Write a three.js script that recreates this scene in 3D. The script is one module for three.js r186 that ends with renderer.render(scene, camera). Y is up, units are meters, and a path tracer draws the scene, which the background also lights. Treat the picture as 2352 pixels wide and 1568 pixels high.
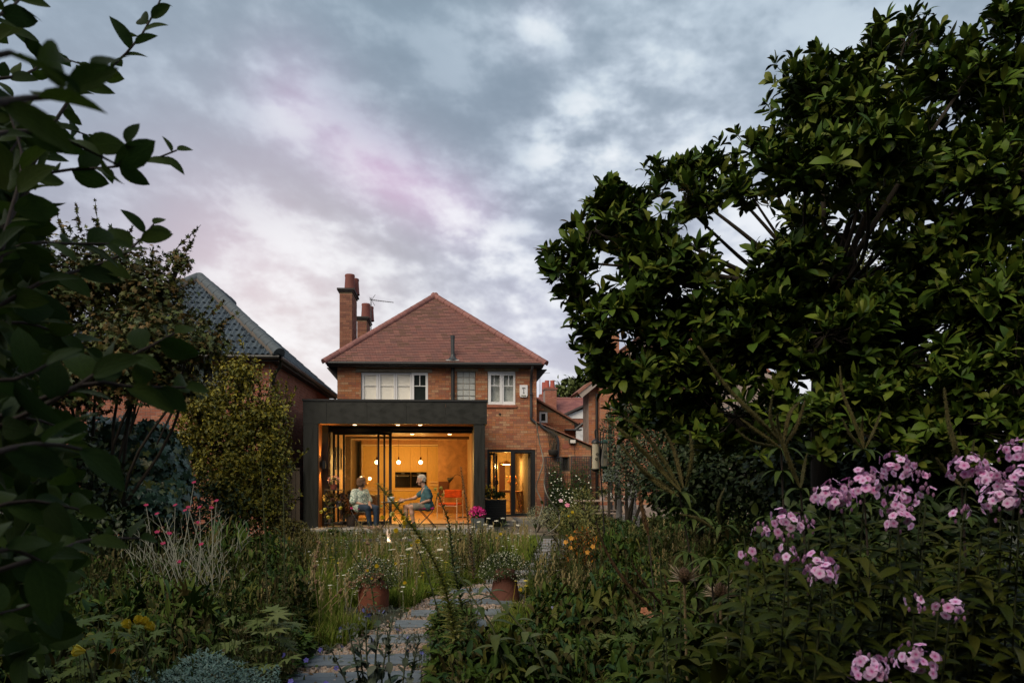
import * as THREE from 'three';
import { mergeGeometries, mergeVertices } from 'three/addons/utils/BufferGeometryUtils.js';
import { RoundedBoxGeometry } from 'three/addons/geometries/RoundedBoxGeometry.js';
import { MarchingCubes } from 'three/addons/objects/MarchingCubes.js';
import { ImprovedNoise } from 'three/addons/math/ImprovedNoise.js';

// ---------------------------------------------------------------- camera, sky, fill light, exposure
const scene = new THREE.Scene();
const F = 1568, PX = 1107, PY = 1085, YAW = 3 * Math.PI / 180, EYE = 1.55;   // lens: focal length and principal point in a 2352 x 1568 frame
const camera = new THREE.PerspectiveCamera(2 * Math.atan(784 / F) * 180 / Math.PI, 1.5, 0.05, 600);
camera.position.set(0, EYE, 0);
camera.rotation.y = -YAW;
camera.setViewOffset(2352, 1568, 1176 - PX, 784 - PY, 2352, 1568);
camera.focus = 12; camera.userData.fStop = 8;
scene.add(camera);
const renderer = new THREE.WebGLRenderer({ antialias: true });
renderer.toneMapping = THREE.LinearToneMapping;
renderer.toneMappingExposure = 1.18;
renderer.shadowMap.enabled = true;

const V = (x, y, z) => new THREE.Vector3(x, y, z);
// the direction of a pixel of the 2352-wide frame, and the point on it D metres in front of the camera plane of the house
function ray(xd, yd) {
  const cx = (xd - PX) / F, cy = -(yd - PY) / F, c = Math.cos(YAW), s = Math.sin(YAW);
  return V(cx * c + s, cy, cx * s - c);
}
function at(xd, yd, D) { const r = ray(xd, yd), t = D / -r.z; return V(r.x * t, EYE + r.y * t, r.z * t); }
function gnd(xd, yd, y = 0) { const r = ray(xd, yd), t = (y - EYE) / r.y; return V(r.x * t, y, r.z * t); }
const clamp = (x, a = 0, b = 1) => Math.min(b, Math.max(a, x)), mix = (a, b, t) => a + (b - a) * t;
const smooth = (a, b, x) => { const t = clamp((x - a) / (b - a)); return t * t * (3 - 2 * t); };
function rng(seed) { let s = seed | 0; return () => { s = (s + 0x6d2b79f5) | 0; let t = Math.imul(s ^ (s >>> 15), 1 | s); t = (t + Math.imul(t ^ (t >>> 7), 61 | t)) ^ t; return ((t ^ (t >>> 14)) >>> 0) / 4294967296; }; }
let rnd = rng(7);
const R = (a, b) => a + (b - a) * rnd();
const perlin = new ImprovedNoise();
function fbm(x, y, z, oct = 5, gain = 0.5) { let s = 0, a = 0.5, f = 1; for (let i = 0; i < oct; i++) { s += a * perlin.noise(x * f, y * f, z * f + i * 7.3); f *= 2.03; a *= gain; } return s; }

// sky after sunset: broken cloud, blue grey overhead, pale and warm low down towards the sunset
const sunDir = ray(640, 800).normalize();
function makeSky(W = 4096) {
  const H = W / 2, data = new Float32Array(W * H * 4);
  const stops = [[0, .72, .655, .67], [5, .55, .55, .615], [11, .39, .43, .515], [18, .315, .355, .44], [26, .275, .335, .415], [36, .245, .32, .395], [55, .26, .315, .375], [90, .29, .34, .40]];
  const blobs = [   // [direction, radius in degrees, brightness, pink]
    [ray(560, 30), 3.4, .36, 0], [ray(1245, 40), 2.4, .46, .05], [ray(1130, 30), 3, .16, 0], [ray(1420, 330), 6, .56, 0], [ray(1290, 355), 3.5, .42, 0], [ray(1500, 120), 5, .22, 0],
    [ray(820, 545), 4.5, .32, 0], [ray(1040, 555), 4.0, .48, 0], [ray(1150, 620), 4.5, .42, 0], [ray(1230, 700), 4, .34, 0], [ray(1100, 690), 4, .25, 0], [ray(650, 640), 5, .2, .05], [ray(690, 830), 6, .28, .02], [ray(1000, 700), 6, .12, 0],
    [ray(2000, 60), 12, .14, -.02], [ray(1640, 520), 7, .3, 0], [ray(1950, 560), 10, .25, 0], [ray(650, 275), 2.5, .14, .04],
    [ray(1020, 220), 8, -.055, 0], [ray(1180, 330), 5, -.03, 0], [ray(820, 90), 7, -.03, 0], [ray(1330, 210), 5, -.04, 0], [ray(1250, 430), 4.5, -.06, 0],
    [ray(665, 215), 3.5, .03, .16], [ray(700, 240), 3.2, .02, .10], [ray(760, 315), 2.7, .02, .16], [ray(815, 355), 2.7, .03, .22], [ray(870, 388), 2.7, .03, .24], [ray(925, 418), 2.7, .03, .24], [ray(985, 446), 2.7, .03, .22], [ray(1045, 474), 2.7, .02, .18], [ray(1110, 500), 3.0, .02, .12], [ray(480, 470), 8, .03, .09], [ray(560, 600), 6, .03, .06], [ray(1230, 770), 6, .03, .09],
  ].map(([d, r, b, p]) => { const k = Math.PI / 180 * r; return [d.normalize(), 1 / (k * k), b, p]; });
  const d = V(0, 0, 0);
  for (let row = H / 2 - 2; row < H; row++) {
    const up = ((row + .5) / H - .5) * Math.PI, y = Math.sin(up), cu = Math.cos(up), el = Math.max(0, up * 180 / Math.PI);
    let k = 0; while (k < stops.length - 2 && el > stops[k + 1][0]) k++;
    const t = clamp((el - stops[k][0]) / (stops[k + 1][0] - stops[k][0])), base = [1, 2, 3].map((c) => mix(stops[k][c], stops[k + 1][c], t));
    for (let col = 0; col < W; col++) {
      const round = ((col + .5) / W - .5) * 2 * Math.PI;
      d.set(Math.cos(round) * cu, y, Math.sin(round) * cu);
      const sx = d.x * 3.3 + d.y * 1.2, sy = d.y * 6.0, sz = d.z * 3.3;
      const w = .22 * fbm(sx * .9 + 3, sy * .9, sz * .9 + 2, 3);
      const big = fbm(sx + w, sy + w, sz + 4, 4, .55), fine = fbm(sx * 3.1 + w * 2 + 20, sy * 3.1, sz * 3.1 + 8, 7, .60);
      const c = big * .80 + fine * .66;
      let lum = 1.0 - .062 * Math.tanh(c * 4.2), gap = .40 * (1 - Math.tanh((c + .15) * 7)) + .36 * (1 - Math.tanh((fine + big * .3 + .06) * 11)) * smooth(26, 8, el), pink = .012 * smooth(3, 11, el) * smooth(32, 16, el) * smooth(-.2, .25, fbm(sx * .5 + 40, sy * .5, sz * .5 + 3, 3)), add = 0;
      for (const [b, inv, amt, pk] of blobs) {
        const a2 = 2 * (1 - d.dot(b)) * inv;
        if (a2 < 9) { const g = Math.exp(-a2 * 1.1); add += amt * g * (amt > 0 ? (.62 - .62 * Math.tanh(c * 4.2 + .1)) : 1); pink += pk * g * clamp(.85 + c * .8, .5, 1.2) * .62; }
      }
      const glow = Math.exp(-2 * (1 - d.dot(sunDir)) / .045);
      const hz = .20 * gap * (1 - .55 * smooth(20, 60, el));
      const i = (row * W + col) * 4, L = lum * (1 + add * .0);
      const knee = (x) => (x > .55 ? .55 + (x - .55) / (1 + (x - .55) * 1.5) : x);
      data[i] = knee(Math.max(.06, base[0] * L + hz * .62 + add * .57 + glow * .26 + pink * .62));
      data[i + 1] = knee(Math.max(.07, base[1] * L + hz * .66 + add * .585 + glow * .16 + pink * .16));
      data[i + 2] = knee(Math.max(.08, base[2] * L + hz * .68 + add * .61 + glow * .08 + pink * .40));
      data[i + 3] = 1;
    }
  }
  for (let row = 0; row < H / 2 - 2; row++) for (let col = 0; col < W; col++) { const i = (row * W + col) * 4; data[i] = .06; data[i + 1] = .06; data[i + 2] = .045; data[i + 3] = 1; }
  const tex = new THREE.DataTexture(data, W, H, THREE.RGBAFormat, THREE.FloatType);
  tex.mapping = THREE.EquirectangularReflectionMapping; tex.magFilter = THREE.LinearFilter; tex.needsUpdate = true;
  return tex;
}
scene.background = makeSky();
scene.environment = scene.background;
const frontFill = new THREE.DirectionalLight(new THREE.Color().setRGB(1, .86, .66), 3.1);   // soft fill added from behind the viewer to brighten the house front
frontFill.position.set(-22, 34, 30); frontFill.castShadow = true; frontFill.shadow.radius = 90;
Object.assign(frontFill.shadow.camera, { left: -25, right: 25, top: 25, bottom: -25, near: 1, far: 120 });
scene.add(frontFill, frontFill.target);

// ---------------------------------------------------------------- helpers
const used = {};
function numbered(n) { used[n] = (used[n] ?? -1) + 1; return used[n] ? n + '_' + String(used[n]).padStart(3, '0') : n; }
function tag(o, label, category, group) { o.userData.label = label; o.userData.category = category; if (group) o.userData.group = group; return o; }
function thing(name, label, category, pos = [0, 0, 0], turn = 0, group) {
  const o = new THREE.Group(); o.name = numbered(name); o.position.set(...pos); o.rotation.y = turn; scene.add(o);
  return tag(o, label, category, group);
}
function struct(name, pos = [0, 0, 0]) { const o = new THREE.Group(); o.name = name; o.position.set(...pos); o.userData.kind = 'structure'; scene.add(o); return o; }
const C = (r, g, b) => new THREE.Color().setRGB(r, g, b);
function M(rgb, roughness = .8, more = {}) {
  const Cls = more.transmission !== undefined || more.clearcoat || more.sheen ? THREE.MeshPhysicalMaterial : THREE.MeshStandardMaterial;
  return new Cls({ color: rgb.isColor ? rgb : C(...rgb), roughness, side: THREE.DoubleSide, ...more });
}
function merged(list) {
  list = [].concat(list).map((g) => { const n = g.index ? g.toNonIndexed() : g; for (const k of Object.keys(n.attributes)) if (!['position', 'normal', 'uv'].includes(k)) n.deleteAttribute(k); return n; });
  return list.length === 1 ? list[0] : mergeGeometries(list);
}
function part(name, geos, mat, parent, label) {
  const m = new THREE.Mesh(Array.isArray(geos) ? merged(geos) : geos, mat); m.name = name; m.castShadow = m.receiveShadow = true;
  if (label) m.userData.label = label;
  parent.add(m); return m;
}
// box from corner to corner, uv in metres
function bx(x0, x1, y0, y1, z0, z1) {
  const w = x1 - x0, h = y1 - y0, d = z1 - z0, g = new THREE.BoxGeometry(w, h, d), uv = g.attributes.uv, s = [[d, h], [d, h], [w, d], [w, d], [w, h], [w, h]];
  for (let i = 0; i < 24; i++) { const f = i >> 2; uv.setXY(i, uv.getX(i) * s[f][0], uv.getY(i) * s[f][1]); }
  return g.translate((x0 + x1) / 2, (y0 + y1) / 2, (z0 + z1) / 2);
}
function rbx(x0, x1, y0, y1, z0, z1, r = .008, seg = 2) { return new RoundedBoxGeometry(x1 - x0, y1 - y0, z1 - z0, seg, r).translate((x0 + x1) / 2, (y0 + y1) / 2, (z0 + z1) / 2); }
function cyl(x, y0, y1, z, r0, r1 = r0, n = 14) { return new THREE.CylinderGeometry(r1, r0, y1 - y0, n).translate(x, (y0 + y1) / 2, z); }
function lathe(profile, n = 24) { return new THREE.LatheGeometry(profile.map(([r, y]) => new THREE.Vector2(r, y)), n); }
function bar(a, b, r, n = 6, r1 = r) {   // round bar between two points
  const d = b.clone().sub(a), g = new THREE.CylinderGeometry(r1, r, d.length(), n);
  return g.applyMatrix4(new THREE.Matrix4().compose(a.clone().add(b).multiplyScalar(.5), new THREE.Quaternion().setFromUnitVectors(V(0, 1, 0), d.normalize()), V(1, 1, 1)));
}
function tube(pts, r0, r1 = r0, radial = 6, seg = 0, prof) {   // tapered tube through points
  const curve = pts.length > 2 ? new THREE.CatmullRomCurve3(pts, false, 'centripetal') : new THREE.LineCurve3(pts[0], pts[1]);
  seg = seg || Math.max(2, (pts.length - 1) * 3);
  const g = new THREE.TubeGeometry(curve, seg, 1, radial, false), p = g.attributes.position, c = V(0, 0, 0);
  for (let i = 0; i <= seg; i++) {
    const t = i / seg, r = prof ? prof(t) : mix(r0, r1, t); curve.getPointAt(t, c);
    for (let j = 0; j <= radial; j++) { const k = i * (radial + 1) + j; p.setXYZ(k, c.x + (p.getX(k) - c.x) * r, c.y + (p.getY(k) - c.y) * r, c.z + (p.getZ(k) - c.z) * r); }
  }
  return g;
}
// a value-noise texture, grey or between colours
function noiseTex(size, fn, srgb = false) {
  const data = new Uint8Array(size * size * 4);
  for (let y = 0; y < size; y++) for (let x = 0; x < size; x++) { const c = fn(x / size, y / size), i = (y * size + x) * 4; for (let k = 0; k < 3; k++) data[i + k] = clamp(Array.isArray(c) ? c[k] : c) * 255; data[i + 3] = 255; }
  const t = new THREE.DataTexture(data, size, size); t.wrapS = t.wrapT = THREE.RepeatWrapping; t.magFilter = THREE.LinearFilter; t.needsUpdate = true;
  if (srgb) t.colorSpace = THREE.SRGBColorSpace;
  return t;
}
const tileNoise = (u, v, f, o = 4, s = 0) => { const a = u * Math.PI * 2, b = v * Math.PI * 2, r = f / (Math.PI * 2); return fbm(Math.cos(a) * r + s, Math.sin(a) * r + Math.cos(b) * r, Math.sin(b) * r + s, o); };
const mottle = noiseTex(256, (u, v) => .78 + .45 * tileNoise(u, v, 6, 5) + .16 * tileNoise(u, v, 40, 2, 9));
const bumpy = noiseTex(256, (u, v) => .5 + .8 * tileNoise(u, v, 22, 4, 3));
const stainTex = noiseTex(256, (u, v) => .74 + .42 * tileNoise(u, v * .25, 5, 5, 2) + .30 * tileNoise(u, v, 3, 4, 6) + .12 * tileNoise(u, v, 50, 2, 9));
const veinTex = noiseTex(128, (u, v) => { const a = Math.abs(u - .5) * 2, m = Math.exp(-a * a * 500) * .45, w = Math.abs(((v * 7 - a * 2.2) % 1 + 1) % 1 - .5), sd = Math.exp(-w * w * 260) * .20 * smooth(1, .3, a); return .86 + m + sd + .28 * tileNoise(u, v, 8, 4, 3) + .1 * tileNoise(u, v, 30, 2, 5); });
const woodTex = noiseTex(256, (u, v) => { const g = tileNoise(u, v, 2, 3, 1), w = Math.sin((u * 22 + g * 9) * 3.1) * .05 + fbm(u * 60, v * 3, 4, 3) * .16; return .86 + w; });
function scaled(t, sx, sy = sx) { const c = t.clone(); c.repeat.set(sx, sy); c.needsUpdate = true; return c; }
// how large a thing at a place shows, 0 outside the frame
const inv = YAW;
function shows(p, size) {
  const c = Math.cos(inv), s = Math.sin(inv), x = p.x * c + p.z * s, z = -(p.x * -s + p.z * c) ;
  const zz = -(p.z * c - p.x * s), xd = PX + F * x / Math.max(zz, .05), yd = PY - F * (p.y - EYE) / Math.max(zz, .05);
  if (zz < .1 || xd < -40 || xd > 2392 || yd < -40 || yd > 1608) return 0;
  return size / zz;
}
// many alike pieces: the ones that show largest become parts of their own, the rest one mass
class Pieces {
  constructor(parent, name, mass) { Object.assign(this, { parent, name, mass, list: [] }); }
  add(m, color = 0, geo = 0, size = 1) { this.list.push({ m, color, geo, size }); }
  emit(geos, mats, palette, cap = 300) {
    geos = [].concat(geos);
    const P = this.parent; P.updateWorldMatrix(true, false);
    const p = V(0, 0, 0);
    for (const it of this.list) { it.color %= mats.length; p.setFromMatrixPosition(it.m).applyMatrix4(P.matrixWorld); it.s = shows(p, it.size); }
    const order = [...this.list].sort((a, b) => b.s - a.s), n = Math.min(cap, order.length), rest = order.length - n < 12 && cap ? [] : order.slice(n);
    for (const it of rest.length ? order.slice(0, n) : order) {
      const o = new THREE.Mesh(geos[it.geo], mats[it.color]); o.name = this.name; o.castShadow = o.receiveShadow = true;
      it.m.decompose(o.position, o.quaternion, o.scale); P.add(o);
    }
    for (let g = 0; g < geos.length && rest.length; g++) {
      const l = rest.filter((it) => it.geo === g); if (!l.length) continue;
      const im = new THREE.InstancedMesh(geos[g], this.massMat ?? (this.massMat = Object.assign(mats[0].clone(), { color: C(1, 1, 1) })), l.length);
      l.forEach((it, i) => { im.setMatrixAt(i, it.m); im.setColorAt(i, palette[it.color]); });
      im.name = this.mass; im.userData.kind = 'stuff'; im.castShadow = im.receiveShadow = true; P.add(im);
    }
  }
}
const mat4 = (x, y, z, sx = 1, sy = 1, sz = 1, q) => new THREE.Matrix4().compose(V(x, y, z), q ?? new THREE.Quaternion(), V(sx, sy, sz));
const eul = (x, y, z) => new THREE.Quaternion().setFromEuler(new THREE.Euler(x, y, z));
// ---------------------------------------------------------------- leaves
// a leaf along +y from its base, face to +z; shape gives the half width along it
function leafGeo(seg, width, shape, fold = .25, curl = .4, cols) {
  const p = [], idx = [], uv = [], col = [];
  for (let i = 0; i <= seg; i++) {
    const t = i / seg, w = width * shape(t) / 2, a = curl * t, y = curl ? Math.sin(a) / curl : t, z = curl ? -(1 - Math.cos(a)) / curl : 0;
    p.push(-w, y, z + fold * w, 0, y, z, w, y, z + fold * w); uv.push(0, t, .5, t, 1, t);
    if (cols) for (const k of [1, 0, 1]) col.push(...(k || t > .93 ? cols[1] : cols[0]));
    if (i) { const b = (i - 1) * 3; idx.push(b, b + 1, b + 4, b, b + 4, b + 3, b + 1, b + 2, b + 5, b + 1, b + 5, b + 4); }
  }
  const g = new THREE.BufferGeometry(); g.setAttribute('position', new THREE.Float32BufferAttribute(p, 3)); g.setAttribute('uv', new THREE.Float32BufferAttribute(uv, 2));
  if (cols) g.setAttribute('color', new THREE.Float32BufferAttribute(col, 3));
  g.setIndex(idx); g.computeVertexNormals(); return g;
}
const ov = (t) => Math.pow(Math.sin(Math.PI * Math.pow(t, .85)), .8), obov = (t) => Math.pow(Math.sin(Math.PI * Math.pow(t, 1.35)), .8), lance = (t) => Math.pow(Math.sin(Math.PI * Math.pow(t, .7)), 1.1), petalS = (t) => Math.min(1, .25 + t * 1.1) * Math.sqrt(Math.max(0, 1 - Math.pow(t, 5)));
// palmate leaf of n lobes in the x-y plane, base at the origin
function lobedGeo(n, spread, depth = .45, lw = .5) {
  const p = [0, 0, 0], idx = [];
  for (let i = 0; i < n; i++) {
    const a = (i / (n - 1) - .5) * spread, l = 1 - .32 * Math.abs(i / (n - 1) - .5) * 2, a0 = a - spread / (n - 1) * lw, a1 = a + spread / (n - 1) * lw, k = p.length / 3;
    p.push(Math.sin(a0) * depth * l, Math.cos(a0) * depth * l, .02, Math.sin(a) * l, Math.cos(a) * l, -.10 * l, Math.sin(a1) * depth * l, Math.cos(a1) * depth * l, .02, Math.sin(a) * l * .5, Math.cos(a) * l * .5, -.02);
    idx.push(0, k + 3, k, k, k + 3, k + 1, k + 3, k + 2, k + 1, 0, k + 2, k + 3);
  }
  const g = new THREE.BufferGeometry(); g.setAttribute('position', new THREE.Float32BufferAttribute(p, 3)); g.setAttribute('uv', new THREE.Float32BufferAttribute(p.filter((_, i) => i % 3 < 2), 2)); g.setIndex(idx); g.computeVertexNormals(); return g;
}
const leafG = {
  big: leafGeo(5, .37, obov, .35, .7), broad: leafGeo(6, .56, ov, .3, .45), small: leafGeo(3, .5, ov, .3, .4), tiny: leafGeo(2, .55, ov, .3, .3), lance: leafGeo(5, .2, lance, .3, .9), lanceWide: leafGeo(5, .28, lance, .4, .7),
  blade: leafGeo(4, .045, (t) => 1 - t * t, .3, .9), maple: lobedGeo(5, 3.6, .5), hand: lobedGeo(7, 4.4, .42, .5), ivy: lobedGeo(5, 4.0, .62), edged: leafGeo(4, .55, ov, .5, .5, [[.14, .20, .04], [1, .80, .16]]), petal: leafGeo(4, .85, petalS, .25, .35), floretPetal: (() => { const g = leafGeo(5, .98, petalS, .14, .5), p = g.attributes.position, c = []; for (let i = 0; i < p.count; i++) { const t = Math.floor(i / 3) / 5, k = clamp((t - .10) / .40), a = clamp((t - .05) / .2); c.push(mix(mix(.52, .80, a), .90, k), mix(mix(.03, .22, a), .62, k), mix(mix(.26, .56, a), .88, k)); } g.setAttribute('color', new THREE.Float32BufferAttribute(c, 3)); return g; })(),
};
const leafMats = {};
class Leaves {
  constructor() { this.items = []; }
  // at p, growing along d, face turned towards up
  add(p, d, size, up = V(0, 1, 0), wide = 1, c = Math.floor(rnd() * 97)) {
    const y = d.clone().normalize(), z = up.clone().addScaledVector(y, -up.dot(y)); if (z.lengthSq() < 1e-4) z.set(rnd(), rnd(), rnd()).addScaledVector(y, -.5); z.normalize(); const x = V().crossVectors(y, z);
    this.items.push({ m: new THREE.Matrix4().makeBasis(x.multiplyScalar(size * wide), y.multiplyScalar(size), z.multiplyScalar(size)).setPosition(p), c, size });
  }
  emit(parent, geo, name, palette, cap = 0, { rough = .5, trans = 0, massName = 'foliage', vcol = false, spec = .22, veins = false } = {}) {
    const key = JSON.stringify([palette, rough, trans, vcol, spec, veins]);
    const set = leafMats[key] ??= { pal: palette.map((c) => C(...c)), mats: palette.map((c) => M(c, rough, { vertexColors: vcol, transmission: trans, thickness: 0, specularIntensity: spec, ...(veins ? { map: veinTex, bumpMap: veinTex, bumpScale: .0015 } : {}) })), white: M([1, 1, 1], rough, { vertexColors: vcol, transmission: trans, thickness: 0, specularIntensity: spec, ...(veins ? { map: veinTex } : {}) }) };
    parent.updateWorldMatrix(true, false);
    const geos = [].concat(geo), p = V(0, 0, 0); for (const it of this.items) it.s = shows(p.setFromMatrixPosition(it.m).applyMatrix4(parent.matrixWorld), it.size);
    this.items.sort((a, b) => b.s - a.s);
    const n = Math.min(cap, this.items.length), rest = this.items.slice(n);
    this.items.slice(0, n).forEach((it, i) => { const o = new THREE.Mesh(geos[i % geos.length], set.mats[it.c % set.mats.length]); o.name = name; o.castShadow = o.receiveShadow = true; it.m.decompose(o.position, o.quaternion, o.scale); parent.add(o); });
    geos.forEach((g, gi) => {
      const l = rest.filter((_, i) => i % geos.length === gi); if (!l.length) return;
      const im = new THREE.InstancedMesh(g, set.white, l.length); l.forEach((it, i) => { im.setMatrixAt(i, it.m); im.setColorAt(i, set.pal[it.c % set.pal.length]); });
      im.name = massName; im.castShadow = im.receiveShadow = true; im.userData.kind = 'stuff'; parent.add(im);
    });
  }
}
const rdir = (yb = 0) => { const a = R(0, Math.PI * 2), y = R(-1, 1), r = Math.sqrt(1 - y * y); return V(Math.cos(a) * r, y + yb, Math.sin(a) * r).normalize(); };
// ---------------------------------------------------------------- ground
const soilTex = noiseTex(512, (u, v) => { const a = tileNoise(u, v, 9, 5), b = tileNoise(u, v, 60, 3, 5); return [.62 + .5 * a + .25 * b, .62 + .45 * a + .22 * b, .58 + .4 * a + .2 * b]; });
{
  const g = new THREE.PlaneGeometry(500, 500, 1, 1).rotateX(-Math.PI / 2).translate(0, 0, -100); const uv = g.attributes.uv; for (let i = 0; i < uv.count; i++) uv.setXY(i, uv.getX(i) * 160, uv.getY(i) * 160);
  const m = part('ground', g, M([.05, .052, .026], 1, { map: soilTex, bumpMap: bumpy, bumpScale: .02 }), scene); m.userData.kind = 'structure';
}
// ---------------------------------------------------------------- bricks and tiles
const brickPal = [[.45, .175, .085], [.50, .20, .10], [.38, .125, .065], [.49, .22, .115], [.46, .17, .07], [.34, .135, .08], [.52, .29, .16]].map((c) => C(...c));
const brickMats = brickPal.map((c) => M(c, .9, { map: mottle, bumpMap: bumpy, bumpScale: .003 }));
const redPal = [[.35, .12, .072], [.39, .14, .085], [.31, .10, .062], [.42, .165, .10]].map((c) => C(...c));
const redMats = redPal.map((c) => M(c, .9, { map: mottle, bumpMap: bumpy, bumpScale: .003 }));
const mortarWarm = M([.21, .15, .09], .95, { map: mottle }), mortarPale = M([.34, .27, .24], .95, { map: mottle });
const brickGeo = new THREE.BoxGeometry(1, 1, 1);
// a wall's frame: origin o, direction u along the wall, outward normal n
function frame(ox, oy, oz, ux, uz) { return { o: V(ox, oy, oz), u: V(ux, 0, uz), n: V(-uz, 0, ux) }; }
const basis = (f) => new THREE.Matrix4().makeBasis(f.u, V(0, 1, 0), f.n).setPosition(f.o);
function wallSolid(f, outline, holes, depth) {
  const s = new THREE.Shape(outline.map(([a, b]) => new THREE.Vector2(a, b)));
  for (const [a, b, c, d] of holes) s.holes.push(new THREE.Path([[a, b], [c, b], [c, d], [a, d]].map(([x, y]) => new THREE.Vector2(x, y))));
  return new THREE.ExtrudeGeometry(s, { depth, bevelEnabled: false }).translate(0, 0, -depth).applyMatrix4(basis(f));
}
function bricks(pieces, f, u0, u1, v0, v1, { holes = [], top, bed = .075, len = .225, nc = 7, proud = .006, stretch = false } = {}) {
  const B = basis(f), m = new THREE.Matrix4();
  for (let row = 0, v = v0; v + bed * .9 <= v1 + .001; row++, v += bed) {
    const off = (row % 2 ? .5 : 0) * len, vm = v + bed / 2;
    const cuts = holes.filter((h) => vm > h[1] - .01 && vm < h[3] + .01);
    for (let u = u0 - off, k = 0; u < u1; k++) {
      const l = !stretch && (row + (k >> 1)) % 6 === 5 ? len / 2 : len;
      let segs = [[Math.max(u, u0), Math.min(u + l, u1)]];
      for (const h of cuts) segs = segs.flatMap(([a, b]) => [[a, Math.min(b, h[0])], [Math.max(a, h[2]), b]]).filter(([a, b]) => b - a > .035);
      for (const [a, b] of segs) {
        if (b - a < .035 || (top && (top(a) < v + bed || top(b) < v + bed))) continue;
        m.copy(B).multiply(mat4((a + b) / 2, vm, proud - .02 + R(-.002, .002), b - a - .011, bed - .011, .04));
        pieces.add(m.clone(), Math.floor(rnd() * nc), 0, b - a);
      }
      u += l;
    }
  }
}
// rows of tiles up a slope: frame o, along the eave u, up the slope w; from lo(v) to hi(v)
function tiles(pieces, o, u, w, rows, gauge, tw, lo, hi, { lift = .02, tilt = .07, nc = 4, geo = 0, over = 1.25, stagger = .5 } = {}) {
  const n = V().crossVectors(u, w).normalize(), B = new THREE.Matrix4().makeBasis(u, w, n).setPosition(o), q = eul(-tilt, 0, 0);
  for (let r = 0; r < rows; r++) {
    const v = r * gauge, a0 = lo(v + gauge * .5), a1 = hi(v + gauge * .5);
    for (let x = a0 - ((r % 2) * stagger) * tw; x < a1; x += tw) {
      const a = Math.max(a0, x), b = Math.min(a1, x + tw); if (b - a < .03) continue;
      pieces.add(B.clone().multiply(mat4((a + b) / 2, v + gauge * .5, lift + R(0, .003), geo === 1 ? (b - a) : b - a - .004, gauge * over, geo === 1 ? 1 : .014, q)), Math.floor(clamp(.5 + 1.5 * fbm((o.x + a) * .9, v * 1.3, o.z * .5 + 2, 3) + R(-.42, .42), 0, .999) * nc), geo, tw);
    }
  }
}
// window of white frames set in a hole; lights = [[x0, x1, kind]]
const upvc = M([.72, .71, .72], .45), pane = M([1, 1, 1], .03, { transmission: 1, thickness: 0, specularIntensity: 1 }), darkRoom = M([.012, .012, .011], .9), window_backing = M([.90, .86, .78], .9), paneDark = M([.9, .95, .95], .03, { transmission: 1, thickness: 0, specularIntensity: .15 });
function sash(parent, name, x0, x1, y0, y1, z, { fr = .05, dep = .06, bars = [], frameMat = upvc, glass = pane, behind } = {}) {
  const w = new THREE.Group(); w.name = name; parent.add(w);
  const L = [bx(x0, x0 + fr, y0, y1, z - dep, z), bx(x1 - fr, x1, y0, y1, z - dep, z), bx(x0 + fr, x1 - fr, y0, y0 + fr, z - dep, z - .002), bx(x0 + fr, x1 - fr, y1 - fr, y1, z - dep, z - .002)];
  for (const [a, b, c, d] of bars) L.push(bx(a, c, b, d, z - .034, z - .016));
  part('frame', L, frameMat, w); part('pane', bx(x0 + fr - .003, x1 - fr + .003, y0 + fr - .003, y1 - fr + .003, z - .03, z - .026), glass, w);
  if (behind) part('window_backing', bx(x0 + fr, x1 - fr, y0 + fr, y1 - fr, z - .075, z - .06), behind, w);  // pale blinds; the darkRoom ones are dark sheets painted for unlit rooms
  return w;
}

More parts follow.
